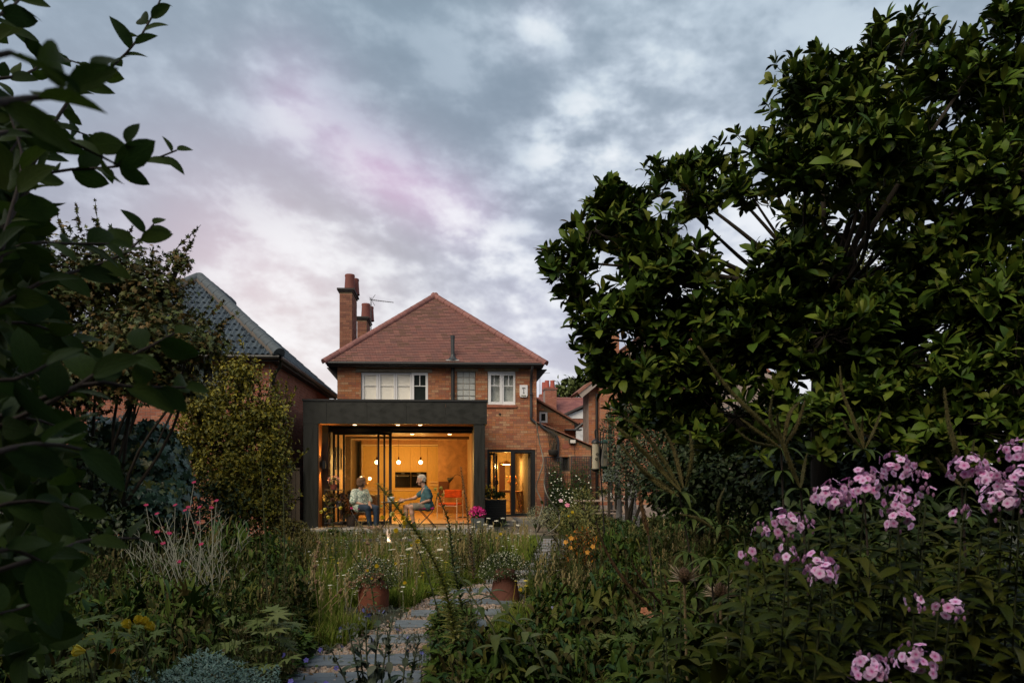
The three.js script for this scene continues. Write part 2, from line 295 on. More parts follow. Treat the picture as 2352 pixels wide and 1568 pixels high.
// ---------------------------------------------------------------- the main brick house
const ZH = -21.5, HX0 = -3.39, HX1 = 2.86, HT = 4.93, FL = .17;
const SX = (xd, D = 21.5) => at(xd, PY, D).x, SY = (yd, D = 21.5) => EYE + (PY - yd) / F * D * (1 / Math.cos(YAW) );   // pixel to metres on the front wall
const hx = (xd) => SX(xd), hy = (yd) => SY(yd);
const house = thing('brick_house', 'two-storey red brick house with a hipped clay-tile roof behind the black extension', 'house', [0, 0, 0]);
const black = M([.014, .014, .015], .45), blackMatt = M([.02, .02, .021], .6);
{
  const f = frame(HX0, 0, ZH, 1, 0), toU = (x) => x - HX0;
  const win1 = [hx(829), hy(918) - .35, hx(983), hy(856)], gb = [hx(1049.5), hy(918) - .35, hx(1092), hy(853)], win2 = [hx(1120), hy(930), hx(1184), hy(852)], door = [1.30, FL, HX1 - .04, hy(1031)], open = [-2.98, FL - .05, .72, 2.6];
  const H = [win1, gb, win2, door, open].map(([a, b, c, d]) => [toU(a), b, toU(c), d]);
  part('wall', [wallSolid(f, [[0, 0], [HX1 - HX0, 0], [HX1 - HX0, HT], [0, HT]], H, .24),
    bx(HX1 - .24, HX1, 0, HT, -30, ZH - .242), bx(HX0, HX0 + .24, 0, HT, -30, ZH - .242), bx(HX0, HX1, 0, HT, -30.24, -30.002)], mortarWarm, house);
  const P = new Pieces(house, 'brick', 'brickwork');
  const lint = [[win1[0] - .16, win1[3], win1[2] + .13, win1[3] + .085], [gb[0] - .06, gb[3], gb[2] + .08, gb[3] + .085], [win2[0] - .1, win2[3], win2[2] + .1, win2[3] + .085]];
  bricks(P, f, 0, HX1 - HX0, .02, HT, { holes: [...H, ...lint.map(([a, b, c, d]) => [toU(a), b, toU(c), d]), [toU(-3.56), 0, toU(1.0), 3.36]] });
  bricks(P, frame(HX1, 0, -29.9, 0, 1).n.x > 0 ? frame(HX1, 0, -30, 0, 1) : frame(HX1, 0, ZH, 0, -1), 0, 8.5, 2.4, HT, {});
  bricks(P, { o: V(HX0, 0, -30), u: V(0, 0, 1), n: V(-1, 0, 0) }, 0, 8.5, 2.4, HT, {});
  P.emit(brickGeo, brickMats, brickPal, 300);
  part('lintel', lint.map(([a, b, c, d]) => bx(a, c, b, d, ZH - .1, ZH + .008)), M([.42, .36, .27], .9, { map: mottle }), house);
  part('window_sill', [bx(win2[0] - .05, win2[2] + .05, win2[1] - .075, win2[1] - .002, ZH - .1, ZH + .05)], redMats[0], house);
  // four-light window with pale blinds, last light dark and open a little
  const z = ZH - .07, y0 = win1[1], y1 = win1[3], cuts = [829, 878, 928.5, 977].map(hx); cuts.push(win1[2]);
  const edges = [hx(829), hx(879), hx(907 + 0), hx(945), hx(983)];
  const wg = new THREE.Group(); wg.name = 'window'; house.add(wg);
  const e = [829, 869, 907.5, 945, 983].map(hx), tr = hy(886);
  for (let i = 0; i < 4; i++) {
    const m = (e[i] + e[i + 1]) / 2, open = i === 3;
    sash(wg, 'window_light', e[i] + .004, e[i + 1] - .004, y0, y1 - .01, z + (open ? .05 : 0), { fr: i === 0 || open ? .075 : .05, glass: open ? paneDark : pane, frameMat: upvc, behind: open ? darkRoom : window_backing, bars: open ? [[m - .011, tr, m + .011, y1 - .07], [e[i] + .06, tr - .024, e[i + 1] - .06, tr]] : [[e[i] + .05, tr - .008, e[i + 1] - .05, tr + .008]] });
  }
  // glass block panel
  const gg = new THREE.Group(); gg.name = 'glass_block_panel'; house.add(gg);
  part('mortar_bed', bx(gb[0] + .004, gb[2] - .004, gb[1], gb[3] - .004, ZH - .2, ZH - .06), M([.42, .39, .35], .9), gg);
  const gm = M([.66, .68, .66], .15, { clearcoat: 1, bumpMap: bumpy, bumpScale: .03 }), bw = (gb[2] - gb[0]) / 3;
  const block = new RoundedBoxGeometry(bw - .018, bw - .018, .06, 2, .02);
  for (let r = 0; r < 7; r++) for (let k = 0; k < 3; k++) { const y = gb[3] - (r + .5) * bw; if (y < 3.2) continue; const b = part('glass_block', block, gm, gg); b.position.set(gb[0] + (k + .5) * bw, y, ZH - .055); b.rotation.set(R(-.02, .02), R(-.03, .03), 0); }
  // right bedroom window
  const w2 = new THREE.Group(); w2.name = 'window'; house.add(w2);
  const mx = hx(1153), frost = M([.55, .58, .55], .5, { map: mottle }), t2 = hy(884);
  part('frame', [bx(win2[0] + .003, win2[2] - .003, win2[1] + .003, win2[1] + .06, ZH - .12, ZH - .03), bx(win2[0] + .003, win2[2] - .003, win2[3] - .06, win2[3] - .003, ZH - .12, ZH - .03)], upvc, w2);
  const op = sash(w2, 'casement', 0, mx - win2[0], win2[1] + .02, win2[3] - .04, 0, { fr: .085, bars: [[.36, t2, .385, win2[3] - .1], [.08, t2 - .025, .79, t2]].map((b) => b.map((q, i) => (i % 2 ? q : q * (mx - win2[0]) / .88))) });
  op.position.set(win2[0] + .02, 0, ZH + .02); op.rotation.y = .1;
  const mm = (mx + win2[2]) / 2;
  sash(w2, 'window_light', mx, win2[2] - .004, win2[1] + .062, win2[3] - .062, ZH - .04, { fr: .06, bars: [[mm - .012, t2, mm + .012, win2[3] - .1], [mx + .05, t2 - .025, win2[2] - .05, t2]] });
  part('window_backing', bx(win2[0] + .02, win2[2] - .02, win2[1] + .01, win2[3] - .01, ZH - .2, ZH - .19), frost, w2);
  // roof
  const ov = .36, ez = ZH + .34, x0 = HX0 - ov + .06, x1 = HX1 + ov - .17, eY = 4.93, apex = V(-2.40, 7.62, -23.75), back = V(-2.40 + 0, 7.62, -28.0);
  apex.x = (x0 + x1) / 2 - .08; back.x = apex.x;
  const E0 = V(x0, eY, ez), E1 = V(x1, eY, ez), B0 = V(x0, eY, -30.6), B1 = V(x1, eY, -30.6);
  const roof = new THREE.Group(); roof.name = 'roof'; house.add(roof);
  const tri = (...p) => { const g = new THREE.BufferGeometry(); g.setAttribute('position', new THREE.Float32BufferAttribute(p.flatMap((q) => [q.x, q.y, q.z]), 3)); g.setAttribute('uv', new THREE.Float32BufferAttribute(p.flatMap((q) => [q.x, q.z]), 2)); g.computeVertexNormals(); return g; };
  part('roof_deck', [tri(E0, E1, apex), tri(E1, B1, back), tri(E1, back, apex), tri(B0, E0, apex), tri(B0, apex, back), tri(B1, B0, back)], M([.06, .03, .025], .9), roof);
  const tilePal = [[.215, .095, .080], [.24, .10, .082], [.19, .088, .076], [.26, .118, .093], [.17, .083, .06]].map((c) => C(...c)), tileMats = tilePal.map((c) => M(c, .8, { map: mottle }));
  const T = new Pieces(roof, 'roof_tile', 'roof_tiles');
  const u = V(1, 0, 0), mid = V(apex.x, eY, ez), w = apex.clone().sub(mid), L = w.length(); w.normalize();
  const gauge = L / 44, W0 = x1 - x0;
  tiles(T, V(x0, eY + .02, ez), u, w, 44, gauge, .19, (v) => (apex.x - x0) * v / L + .03, (v) => W0 - (x1 - apex.x) * v / L - .03, { tilt: .17, lift: .024, over: 1.3, nc: 5 });
  for (const s of [0, 1]) {   // the two long side slopes
    const o = s ? V(x1, eY + .02, ez) : V(x0, eY + .02, -30.6), uu = s ? V(0, 0, -1) : V(0, 0, 1), foot = V(s ? x1 : x0, eY, -26), w2 = V(apex.x, apex.y, -26).sub(foot), L2 = w2.length(); w2.normalize();
    const front = ez - apex.z, rear = back.z + 30.6, len = ez + 30.6;
    tiles(T, o, uu, w2, Math.floor(L2 / (gauge * 1.5)), gauge * 1.5, .3, (v) => (s ? front : rear) * v / L2 + .05, (v) => len - (s ? rear : front) * v / L2 - .05, { tilt: .085, lift: .024 });
  }
  T.emit(brickGeo, tileMats, tilePal, 300);
  // half-round hip tiles
  const hipPal = [[.25, .105, .092], [.285, .12, .105], [.225, .093, .084]].map((c) => M(c, .75, { map: mottle }));
  const hipGeo = new THREE.CylinderGeometry(.105, .118, .345, 10, 1, false, -Math.PI * .62, Math.PI * 1.24);
  for (const E of [E0, E1, B0, B1]) {
    const top = E.z > -28 ? apex : back, d = top.clone().sub(E), n = Math.round(d.length() / .315); const dir = d.clone().normalize(), side = dir.clone().cross(V(0, 1, 0)).normalize(), upv = side.clone().cross(dir);
    const q = new THREE.Quaternion().setFromRotationMatrix(new THREE.Matrix4().makeBasis(side, dir, upv));
    for (let i = 0; i <= n; i++) { const h = part('hip_tile', hipGeo, hipPal[Math.floor(rnd() * 3)], roof); h.position.copy(E).addScaledVector(d, (i + .35) / (n + .5)).addScaledVector(upv, .035); h.quaternion.copy(q); h.rotateX(.02); h.rotateZ(R(-.015, .015)); }
  }
  for (let z = apex.z - .2; z > back.z; z -= .315) { const h = part('ridge_tile', hipGeo, hipPal[Math.floor(rnd() * 3)], roof); h.position.set(apex.x, apex.y + .03, z); h.rotation.set(Math.PI / 2 * -1, 0, 0); h.rotateY(0); }
  // eaves: soffit, fascia, gutter
  part('soffit', [bx(x0 + .04, x1 - .04, eY - .09, eY - .06, -30.56, ez - .03)], M([.025, .022, .02], .8), house);
  part('fascia', [bx(x0 + .02, x1 - .02, eY - .1, eY + .012, ez - .05, ez - .02), bx(x0 + .02, x0 + .05, eY - .1, eY + .012, -30.5, ez - .052), bx(x1 - .05, x1 - .02, eY - .1, eY + .012, -30.5, ez - .052)], M([.03, .026, .024], .7), house);
  for (const s of [0, 1]) part('bracket', new THREE.ExtrudeGeometry(new THREE.Shape([[0, 0], [.34, 0], [.34, -.02], [0, -.42]].map(([a, b]) => new THREE.Vector2(s ? a : -a, b))), { depth: 8.6, bevelEnabled: false }).translate(s ? HX1 + .006 : HX0 - .006, eY - .092, -30.2), M([.03, .026, .024], .7), house);
  const gut = (a, b) => tube([a, b], .05, .05, 10, 2);
  part('gutter', [gut(V(x0, eY - .02, ez + .03), V(x1, eY - .02, ez + .03))], black, house);
  // soil pipe, vent through the roof, downpipe
  const spx = hx(1039.5), pz = ZH + .075;
  part('soil_pipe', [tube([V(spx, 2.9, pz), V(spx, eY - .06, pz)], .055, .055, 12), cyl(spx, 3.95, 4.05, pz, .066), cyl(spx, 4.55, 4.63, pz, .066)], blackMatt, house);
  const vz = ez - .12, vY = eY + .13;
  const vent = new THREE.Group(); vent.name = 'vent_pipe'; house.add(vent);
  part('pipe', [tube([V(spx, vY, vz), V(spx, vY + .72, vz)], .06, .06, 14), cyl(spx, vY + .66, vY + .75, vz, .07, .075), lathe([[.17, 0], [.13, .05], [.075, .1], [.062, .17]], 18).translate(spx, vY - .01, vz)], M([.03, .034, .038], .5), vent);
  part('flashing', rbx(spx - .21, spx + .21, vY - .06, vY - .01, vz - .05, vz + .13, .02), M([.3, .3, .3], .6), vent);
  const dx = hx(1219.5);
  part('downpipe', [tube([V(dx, eY - .05, ez + .02), V(dx, eY - .16, ez - .02), V(dx, eY - .45, ZH + .06), V(dx, 3.4, ZH + .06), V(dx, 3.24, ZH + .06), V(dx + .14, 3.12, ZH + .07)], .043, .043, 10, 24), cyl(dx, 4.0, 4.07, ZH + .06, .054)], M([.025, .027, .03], .4), house);
  part('outside_socket', [cyl(0, 0, .05, 0, .035)], black, house).position.set(hx(1148), hy(952), ZH + .02);
  // chimneys, left side
  const stackPal = [[.25, .10, .065], [.29, .12, .075], [.21, .085, .06], [.32, .14, .09]].map((c) => C(...c)), stackMats = stackPal.map((c) => M(c, .9, { map: mottle, bumpMap: bumpy, bumpScale: .003 }));
  for (const [cx0, cx1, cz0, cz1, ty, pots, ph] of [[779.5, 818, -24.6, -23.4, hyAt(674, 23.4), [[.30, -.35], [.38, -.85]], .56], [820, 848, -27.5, -26.3, hyAt(737, 26.3), [[.30, -.3], [.38, -.75]], .56]]) {
    const ch = new THREE.Group(); ch.name = 'chimney'; house.add(ch);
    const a = at(cx0, 700, -cz1).x, b = at(cx1, 700, -cz1).x - (cz1 > -25 ? .14 : .1);
    part('stack', bx(a, b, 4.9, ty, cz0, cz1), mortarWarm, ch);
    const Q = new Pieces(ch, 'brick', 'brickwork'); bricks(Q, frame(a, 0, cz1, 1, 0), 0, b - a, 5.0, ty - .02); bricks(Q, { o: V(b, 0, cz1), u: V(0, 0, -1), n: V(1, 0, 0) }, 0, cz1 - cz0, 5.0, ty - .02);
    Q.emit(brickGeo, stackMats, stackPal, 120);
    part('cap', [bx(a - .035, b + .035, ty, ty + .055, cz0 - .035, cz1 + .035), bx(a - .08, b + .08, ty + .057, ty + .12, cz0 - .08, cz1 + .08)], M([.035, .03, .03], .9), ch);
    for (const [px, pz] of pots) part('chimney_pot', lathe([[.0, ph - .2], [.13, ph - .2], [.14, ph], [.165, ph], [.175, ph - .05], [.16, ph - .09], [.185, .06], [.2, 0]], 18).translate(a + px, ty + .12, cz1 + pz), M([.19, .055, .045], .8, { map: mottle }), ch);
  }
  // glazed garden door on the right: black frame, one fixed pane, folded leaves
  const D = new THREE.Group(); D.name = 'garden_door'; house.add(D);
  const [dx0, dy0, dx1, dy1] = door, zz = ZH - .02, xm = hx(1177.5);
  part('frame', [bx(dx0, dx0 + .05, dy0, dy1, zz - .1, zz), bx(dx1 - .11, dx1, dy0, dy1, zz - .1, zz), bx(dx0 + .05, dx1 - .11, dy1 - .1, dy1, zz - .1, zz - .002), bx(xm - .05, xm + .05, dy0, dy1 - .1, zz - .1, zz - .003), bx(dx0 + .05, dx1 - .11, dy0, dy0 + .05, zz - .1, zz - .002)], black, D);
  sash(D, 'fixed_light', xm + .052, dx1 - .112, dy0 + .052, dy1 - .102, zz - .03, { fr: .035, frameMat: black });
  for (const [i, ang] of [[0, 1.25], [1, 1.38]]) { const l = sash(D, 'door_leaf', 0, .72, dy0 + .06, dy1 - .11, 0, { fr: .07, frameMat: black }); l.position.set(dx0 + .1 + i * .14, 0, zz - .05); l.rotation.y = ang * (i ? 1 : 1); if (i) part('handle', [bx(.6, .67, 1.15, 1.3, -.09, .03), bx(.56, .68, 1.2, 1.225, -.12, -.09), bx(.56, .68, 1.2, 1.225, .03, .06)], black, l); }
  // the lit room behind the door
  const wood = M([.55, .36, .18], .6, { map: woodTex }), plaster = M([.78, .58, .32], .9, { map: mottle });
  part('room_wall', [bx(1.02, 1.06, FL, 2.55, -26, ZH - .26), bx(2.86, 2.9, FL, 2.55, -26, ZH - .26), bx(1.02, 2.9, FL, 2.55, -26.04, -26.002)], plaster, house);
  part('room_ceiling', bx(1.0, 2.9, 2.552, 2.6, -26.04, ZH - .26), plaster, house); part('room_floor', bx(1.0, 2.9, FL - .05, FL, -26.04, ZH - .24), wood, house);
  const wy = hyAt(1022, 25.9);
  part('wall_panel', [bx(hxAt(1183.5, 25.9), hxAt(1222, 25.9), .2, hyAt(1047, 25.9), -26, -25.95)], M([.50, .33, .15], .7, { map: woodTex }), house);
  part('inner_door', [bx(hxAt(1147, 25.95), hxAt(1160, 25.95), .7, hyAt(1063, 25.95), -26, -25.94), bx(hxAt(1171, 25.95), hxAt(1182, 25.95), .7, hyAt(1063, 25.95), -26, -25.94)], M([.10, .02, .012], .6), house);
}
function hyAt(yd, D) { return EYE + (PY - yd) / F * D; }
function hxAt(xd, D) { return at(xd, PY, D).x; }
{ // alarm box, aerial
  const al = thing('alarm_box', 'white burglar alarm box with a dark T mark high on the brick wall', 'alarm box', [hx(1202.5), hy(911), ZH + .01]);
  const s = new THREE.Shape([[-.115, .05], [-.09, 0], [.09, 0], [.115, .05], [.115, .36], [-.115, .36]].map(([a, b]) => new THREE.Vector2(a, b)));
  part('cover', new THREE.ExtrudeGeometry(s, { depth: .05, bevelSize: .012, bevelThickness: .012, bevelSegments: 2 }), M([.68, .68, .7], .5), al);
  part('emblem', [bx(-.05, .05, .265, .29, .063, .066), bx(-.011, .011, .12, .264, .063, .066), bx(-.05, -.035, .235, .264, .063, .066), bx(.035, .05, .235, .264, .063, .066), bx(-.028, .028, .1, .119, .063, .066)], M([.05, .05, .06], .6), al);
  part('base_strip', bx(-.08, .08, .015, .05, .061, .064), M([.12, .11, .05], .5), al);
  const A = at(852, 752, 26.0), ae = thing('tv_aerial', 'thin television aerial on a mast beside the rear chimney', 'aerial', [A.x, A.y, A.z]);
  const mt = M([.06, .06, .065], .5, { metalness: .6 }), h = (752 - 684) / F * 26;
  part('mast', [bar(V(0, -.35, 0), V(0, h, 0), .018)], mt, ae);
  const L = [bar(V(-.06, h - .07, 0), V(.86, h - .23, .25), .012)];
  for (let i = 0; i < 13; i++) { const t = i / 12, c = V(mix(.05, .86, t), h - .09 - .14 * t, .25 * t), l = mix(.17, .07, t); L.push(bar(c.clone().add(V(.25 * l, 0, -l)), c.clone().add(V(-.25 * l, 0, l)), .006, 4)); }
  L.push(bar(V(.02, h - .08, 0), V(.16, h + .12, 0), .008, 4), bar(V(.02, h - .08, 0), V(.14, h - .3, 0), .008, 4), bar(V(-.04, h - .02, -.14), V(-.04, h - .02, .14), .008, 4));
  part('antenna', L, mt, ae); part('bracket', [bx(-.1, .04, -.3, -.2, -.04, .04)], mt, ae);
}
// ---------------------------------------------------------------- the black garden extension
const ext = thing('garden_extension', 'flat-roofed black garden extension with sliding glass doors and a glowing kitchen inside', 'extension');
const ZP = -17.2, ZG = -18.15, EX0 = -3.565, EX1 = 1.0, EIN0 = -3.20, EIN1 = .70;
const bulbMat = M([1, .8, .5], .6, { emissive: C(1, .70, .36), emissiveIntensity: 9 });
function lampLight(parent, p, power, color = [1, .565, .14], radius = 3) { const l = new THREE.PointLight(C(...color), power); l.position.copy(p); l.castShadow = true; l.shadow.radius = radius; l.name = 'lamp'; parent.add(l); return l; }
function spot(parent, p, to, power, angle, color = [1, .565, .15], pen = .6) { const l = new THREE.SpotLight(C(...color), power, 0, angle, pen); l.position.copy(p); l.target.position.copy(to); l.castShadow = true; l.shadow.radius = 1; parent.add(l, l.target); return l; }
const ply = M([.66, .42, .14], .6, { map: woodTex }), plyDark = M([.47, .26, .12], .7, { map: mottle }), cedar = M([.36, .15, .06], .5, { map: scaled(woodTex, 3, .5) }), oakFloor = M([.60, .38, .18], .4, { map: scaled(woodTex, 2, 1) });
const metalDark = M([.0145, .0150, .0115], .62, { map: stainTex, roughnessMap: mottle, bumpMap: bumpy, bumpScale: .0015 });
{
  const top = 3.38, sof = 2.77, y0 = FL;
  // fascia of metal sheets with fine joints, coping, legs of the frame
  const xs = [EX0, -2.98, -1.98, -1.0, -.02, 1.03];
  for (let i = 0; i < 5; i++) part('fascia_panel', rbx(xs[i] + .0012, xs[i + 1] - .0012, sof, top - .05, ZP - .06, ZP + R(-.001, .001), .003), metalDark, ext);
  part('coping', [bx(EX0 - .02, 1.05, top - .048, top, ZP - .5, ZP + .025)], black, ext);
  part('side_panel', [bx(EX0 + .002, EX0 + .06, y0, top - .05, ZH + .03, ZP - .064), bx(.97, 1.028, sof, top - .05, ZH + .03, ZP - .064), bx(.9, .96, y0, sof, ZH + .03, ZG - .15)], metalDark, ext);
  part('frame_leg', rbx(EX0 + .004, EIN0, y0, sof - .004, ZP - .95, ZP - .004, .006), metalDark, ext);
  part('frame_leg', rbx(EIN1, .975, y0, sof - .004, ZP - .95, ZP - .02, .006), metalDark, ext);
  part('roof', bx(EX0 + .07, .96, 3.1, 3.2, ZH + .03, ZP - .07), M([.1, .1, .1], .95, { map: mottle }), ext);
  // porch lined with timber boards
  for (let i = 0; i < 8; i++) part('soffit_board', bx(EIN0 + .001, EIN1 - .001, sof + .001, sof + .02, ZG + .05 + i * .112, ZG + .155 + i * .112), cedar, ext);
  for (let i = 0; i < 3; i++) part('reveal_board', bx(EIN0 + .001, EIN0 + .02, y0, sof, ZP - .05 - (i + 1) * .145 + .005, ZP - .05 - i * .145), cedar, ext);
  part('reveal_post', bx(EIN0 + .001, EIN0 + .17, y0, sof, ZG - .3, ZP - .49), black, ext);
  // head track and sliding panes stacked on the left
  part('head_track', [bx(EIN0 + .17, EIN1, hyAt(994, 18.2), sof - .003, ZG - .3, ZG - .14), bx(EIN0 + .17, -1.46, 2.61, 2.7, ZG - .139, ZG + .04), bx(-1.46, EIN1, 2.675, 2.72, ZG - .139, ZG + .04)], black, ext);
  part('floor_track', [bx(EIN0 + .17, EIN1, y0 - .02, y0 + .012, ZG - .3, ZG + .05)], black, ext);
  for (const [a, b, zo] of [[764, 871, -.02], [774, 884.5, -.11], [787, 899.5, -.2]]) {
    const l = new THREE.Group(); l.name = 'sliding_pane'; ext.add(l);
    const xa = hxAt(a, 18.15 - zo), xb = hxAt(b, 18.15 - zo), z = ZG + zo, zf = zo === -.2 ? .075 : .048;
    part('frame', [bx(xa, xa + .055, y0 + .02, 2.62, z - .05, z), bx(xb - zf, xb, y0 + .02, 2.62, z - .05, z), bx(xa + .055, xb - zf, y0 + .02, y0 + .085, z - .05, z - .002), bx(xa + .055, xb - zf, 2.55, 2.62, z - .05, z - .002)], black, l);
    part('glass', bx(xa + .05, xb - zf + .004, y0 + .08, 2.555, z - .03, z - .024), pane, l);
  }
  // room: walls, ceiling of boards, beam, floor
  part('interior_wall', [bx(EIN0 + .0, EIN0 + .06, y0, 2.9, ZH + .03, ZG - .31), bx(EIN0 - .06, EIN0, y0, 2.9, -25, ZH - .26)], M([.60, .40, .2], .8, { map: mottle }), ext);
  part('interior_wall', [bx(.722, .80, y0, 2.9, -23.2, ZG - .31)], M([.56, .38, .21], .85, { map: mottle }), ext);
  part('interior_wall', [bx(-.28, .8, y0, 2.9, -23.3, -23.202)], plyDark, ext, 'brown textured back wall right of the cupboards');
  part('interior_wall', [bx(-3.3, -.24, y0, 2.9, -25.1, -25)], ply, ext);
  for (let i = 0; i < 14; i++) part('ceiling_board', bx(EIN0, .80, 2.68 + R(0, .003), 2.70, ZH + .05 + i * .232, ZH + .05 + i * .232 + .226), M([.52 + R(-.05, .05), .31 + R(-.03, .03), .14], .6, { map: scaled(woodTex, .5, 4) }), ext);
  part('ceiling_beam', rbx(EIN0 + .01, .34, 2.595, 2.672, ZH - .2, ZH - .02, .005), M([.62, .52, .38], .7), ext);
  part('ceiling', [bx(-3.3, .8, 2.66, 2.74, -25.1, ZH - .25)], M([.5, .27, .12], .8, { map: woodTex }), ext);
  for (let i = 0; i < 17; i++) part('floor_board', bx(EIN0 + i * .2305, EIN0 + i * .2305 + .228, y0 - .06, y0 + R(0, .001), -25, ZG - .301), M([.60 + R(-.06, .06), .38 + R(-.04, .04), .18 + R(-.02, .02)], .38, { map: scaled(woodTex, 1, .4) }), ext);
  // recessed lights in the porch
  for (const xd of [815, 914, 965]) { const x = hxAt(xd, 17.7); const d = part('downlight', lathe([[.0, .0], [.035, 0], [.05, .004], [.055, .012]], 16).translate(x, sof - .004, ZG + .5), bulbMat, ext); spot(ext, V(x, sof - .02, ZG + .5), V(x, 0, ZG + .55), 2.2, .75); }
  for (const [x, z] of [[-1.0, -20.2], [-2.4, -20.2], [.1, -20.2]]) { part('downlight', lathe([[.0, .0], [.04, 0], [.055, .004], [.06, .012]], 16).translate(x, 2.672, z), bulbMat, ext); spot(ext, V(x, 2.65, z), V(x, 0, z), 5, 1.0); }
}
{ // up-and-down wall light on the timber reveal
  const w = thing('wall_light', 'black up-and-down wall light glowing on the timber reveal left of the sliding doors', 'wall light', [EIN0 + .022, hyAt(1067, 17.45), -17.42]);
  part('bracket', bx(0, .02, -.06, .06, -.04, .04), black, w);
  part('housing', new THREE.CylinderGeometry(.055, .055, .2, 18, 1, true).translate(.085, 0, 0), black, w);
  part('lens', [new THREE.CylinderGeometry(.045, .045, .004, 16).translate(.085, .07, 0), new THREE.CylinderGeometry(.045, .045, .004, 16).translate(.085, -.07, 0)], bulbMat, w);
  spot(w, V(.085, .08, 0), V(.0, .9, 0), 4.5, .6, [1, .52, .12], .9); spot(w, V(.085, -.08, 0), V(.0, -.9, 0), 4.5, .6, [1, .52, .12], .9);
}
// ---------------------------------------------------------------- kitchen
{
  const k = thing('kitchen_units', 'tall run of honey-coloured plywood kitchen cupboards across the back wall', 'kitchen cupboards');
  const X0 = hxAt(833, 24), X1 = hxAt(1008, 24), T = 2.53, z = -24;
  const cup = (a, b, c, d, dz = 0) => part('cupboard_door', rbx(a + .004, b - .004, c + .004, d - .004, z - .02, z + dz, .004), M([.72 + R(-.03, .03), .46 + R(-.03, .03), .13], .5, { map: woodTex }), k);
  part('bulkhead', bx(X0 - .04, X1 + .02, T + .002, 2.665, -24.9, z + .01), M([.45, .23, .09], .7, { map: woodTex }), k);
  part('carcass', [bx(X0, X1, FL, T - .1, -24.98, z - .022)], ply, k);
  part('cornice', [bx(X0 - .04, X1, T - .05, T, -24.98, z + .04), bx(X0 - .04, X0 - .002, FL, T - .052, -24.98, z + .04)], M([.74, .58, .36], .5), k);
  const ox0 = hxAt(907, 24), ox1 = hxAt(980, 24), oy1 = hyAt(1084, 24), oy0 = hyAt(1119, 24), ct = hyAt(1126, 24);
  const cols = [X0, X0 + .5, X0 + .96, ox0, (ox0 + ox1) / 2 - .02, ox1 + .03, X1];
  for (let i = 0; i < 6; i++) { const a = cols[i], b = cols[i + 1]; if (i < 3 || i === 5) { cup(a, b, ct + .03, T - .06); } else cup(a, b, oy1 + .02, T - .06); cup(a, b, FL + .1, ct - .02); }
  part('worktop', rbx(X0, X1, ct - .012, ct + .02, z - .1, z + .03, .006), M([.72, .55, .35], .4), k);
  part('plinth', bx(X0, X1, FL, FL + .095, z - .06, z - .03), M([.3, .16, .07], .7), k);
  part('worktop_shelf', [rbx(hxAt(986, 23.9), hxAt(1007, 23.9), hyAt(1109, 23.9), hyAt(1105, 23.9), z + .04, z + .1, .004), bx(hxAt(987, 23.9), hxAt(1006, 23.9), hyAt(1116, 23.9), hyAt(1111, 23.9), z + .03, z + .05)], M([.7, .5, .28], .5), k);
  const gl = M([.008, .007, .007], .06, { clearcoat: 1 });
  for (const [a, b, n] of [[ox0, (ox0 + ox1) / 2, 'left-hand built-in black glass oven with a bright reflection'], [(ox0 + ox1) / 2, ox1, 'built-in black glass oven behind the man\u2019s head']]) {
    const o = thing('oven', n.replace('left-hand ', '') + (a === ox0 ? ' nearer the sliding doors' : ''), 'oven', [(a + b) / 2, (oy0 + oy1) / 2, z + .002]); const w = (b - a) / 2 - .008, h = (oy1 - oy0) / 2;
    part('door', rbx(-w, w, -h, h * .62, -.02, .022, .006), gl, o); part('control_panel', rbx(-w, w, h * .64, h, -.02, .02, .004), gl, o);
    part('handle', [bar(V(-w * .8, h * .5, .05), V(w * .8, h * .5, .05), .009), bar(V(-w * .7, h * .5, .02), V(-w * .7, h * .5, .05), .007), bar(V(w * .7, h * .5, .02), V(w * .7, h * .5, .05), .007)], M([.3, .28, .26], .3, { metalness: 1 }), o);
    part('display', bx(-.06, .06, h * .76, h * .88, .0205, .0215), M([.1, .1, .1], .3), o);
  }
}
for (const [xd, l] of [[865, 'globe pendant lamp seen through the sliding glass'], [915.4, 'globe pendant lamp in the middle of the row of three'], [966, 'globe pendant lamp nearest the man in the row of three']]) {
  const p = at(xd, 1061.5, 22.2), t = thing('pendant_lamp', l, 'pendant lamp', [p.x, p.y, p.z], 0, 'pendant lamps over the kitchen counter');
  part('bulb', new THREE.SphereGeometry(.062, 24, 16), bulbMat, t);
  part('lamp_holder', [cyl(0, .06, .17, 0, .028, .026), cyl(0, .075, .085, 0, .075, .07)], M([.10, .045, .02], .4, { metalness: .6 }), t);
  part('cord', [bar(V(0, .17, 0), V(0, 2.66 - p.y, 0), .004), cyl(0, 2.63 - p.y, 2.66 - p.y, 0, .05)], M([.05, .03, .02], .8), t);
  lampLight(t, V(0, 0, 0), 2.4);
}
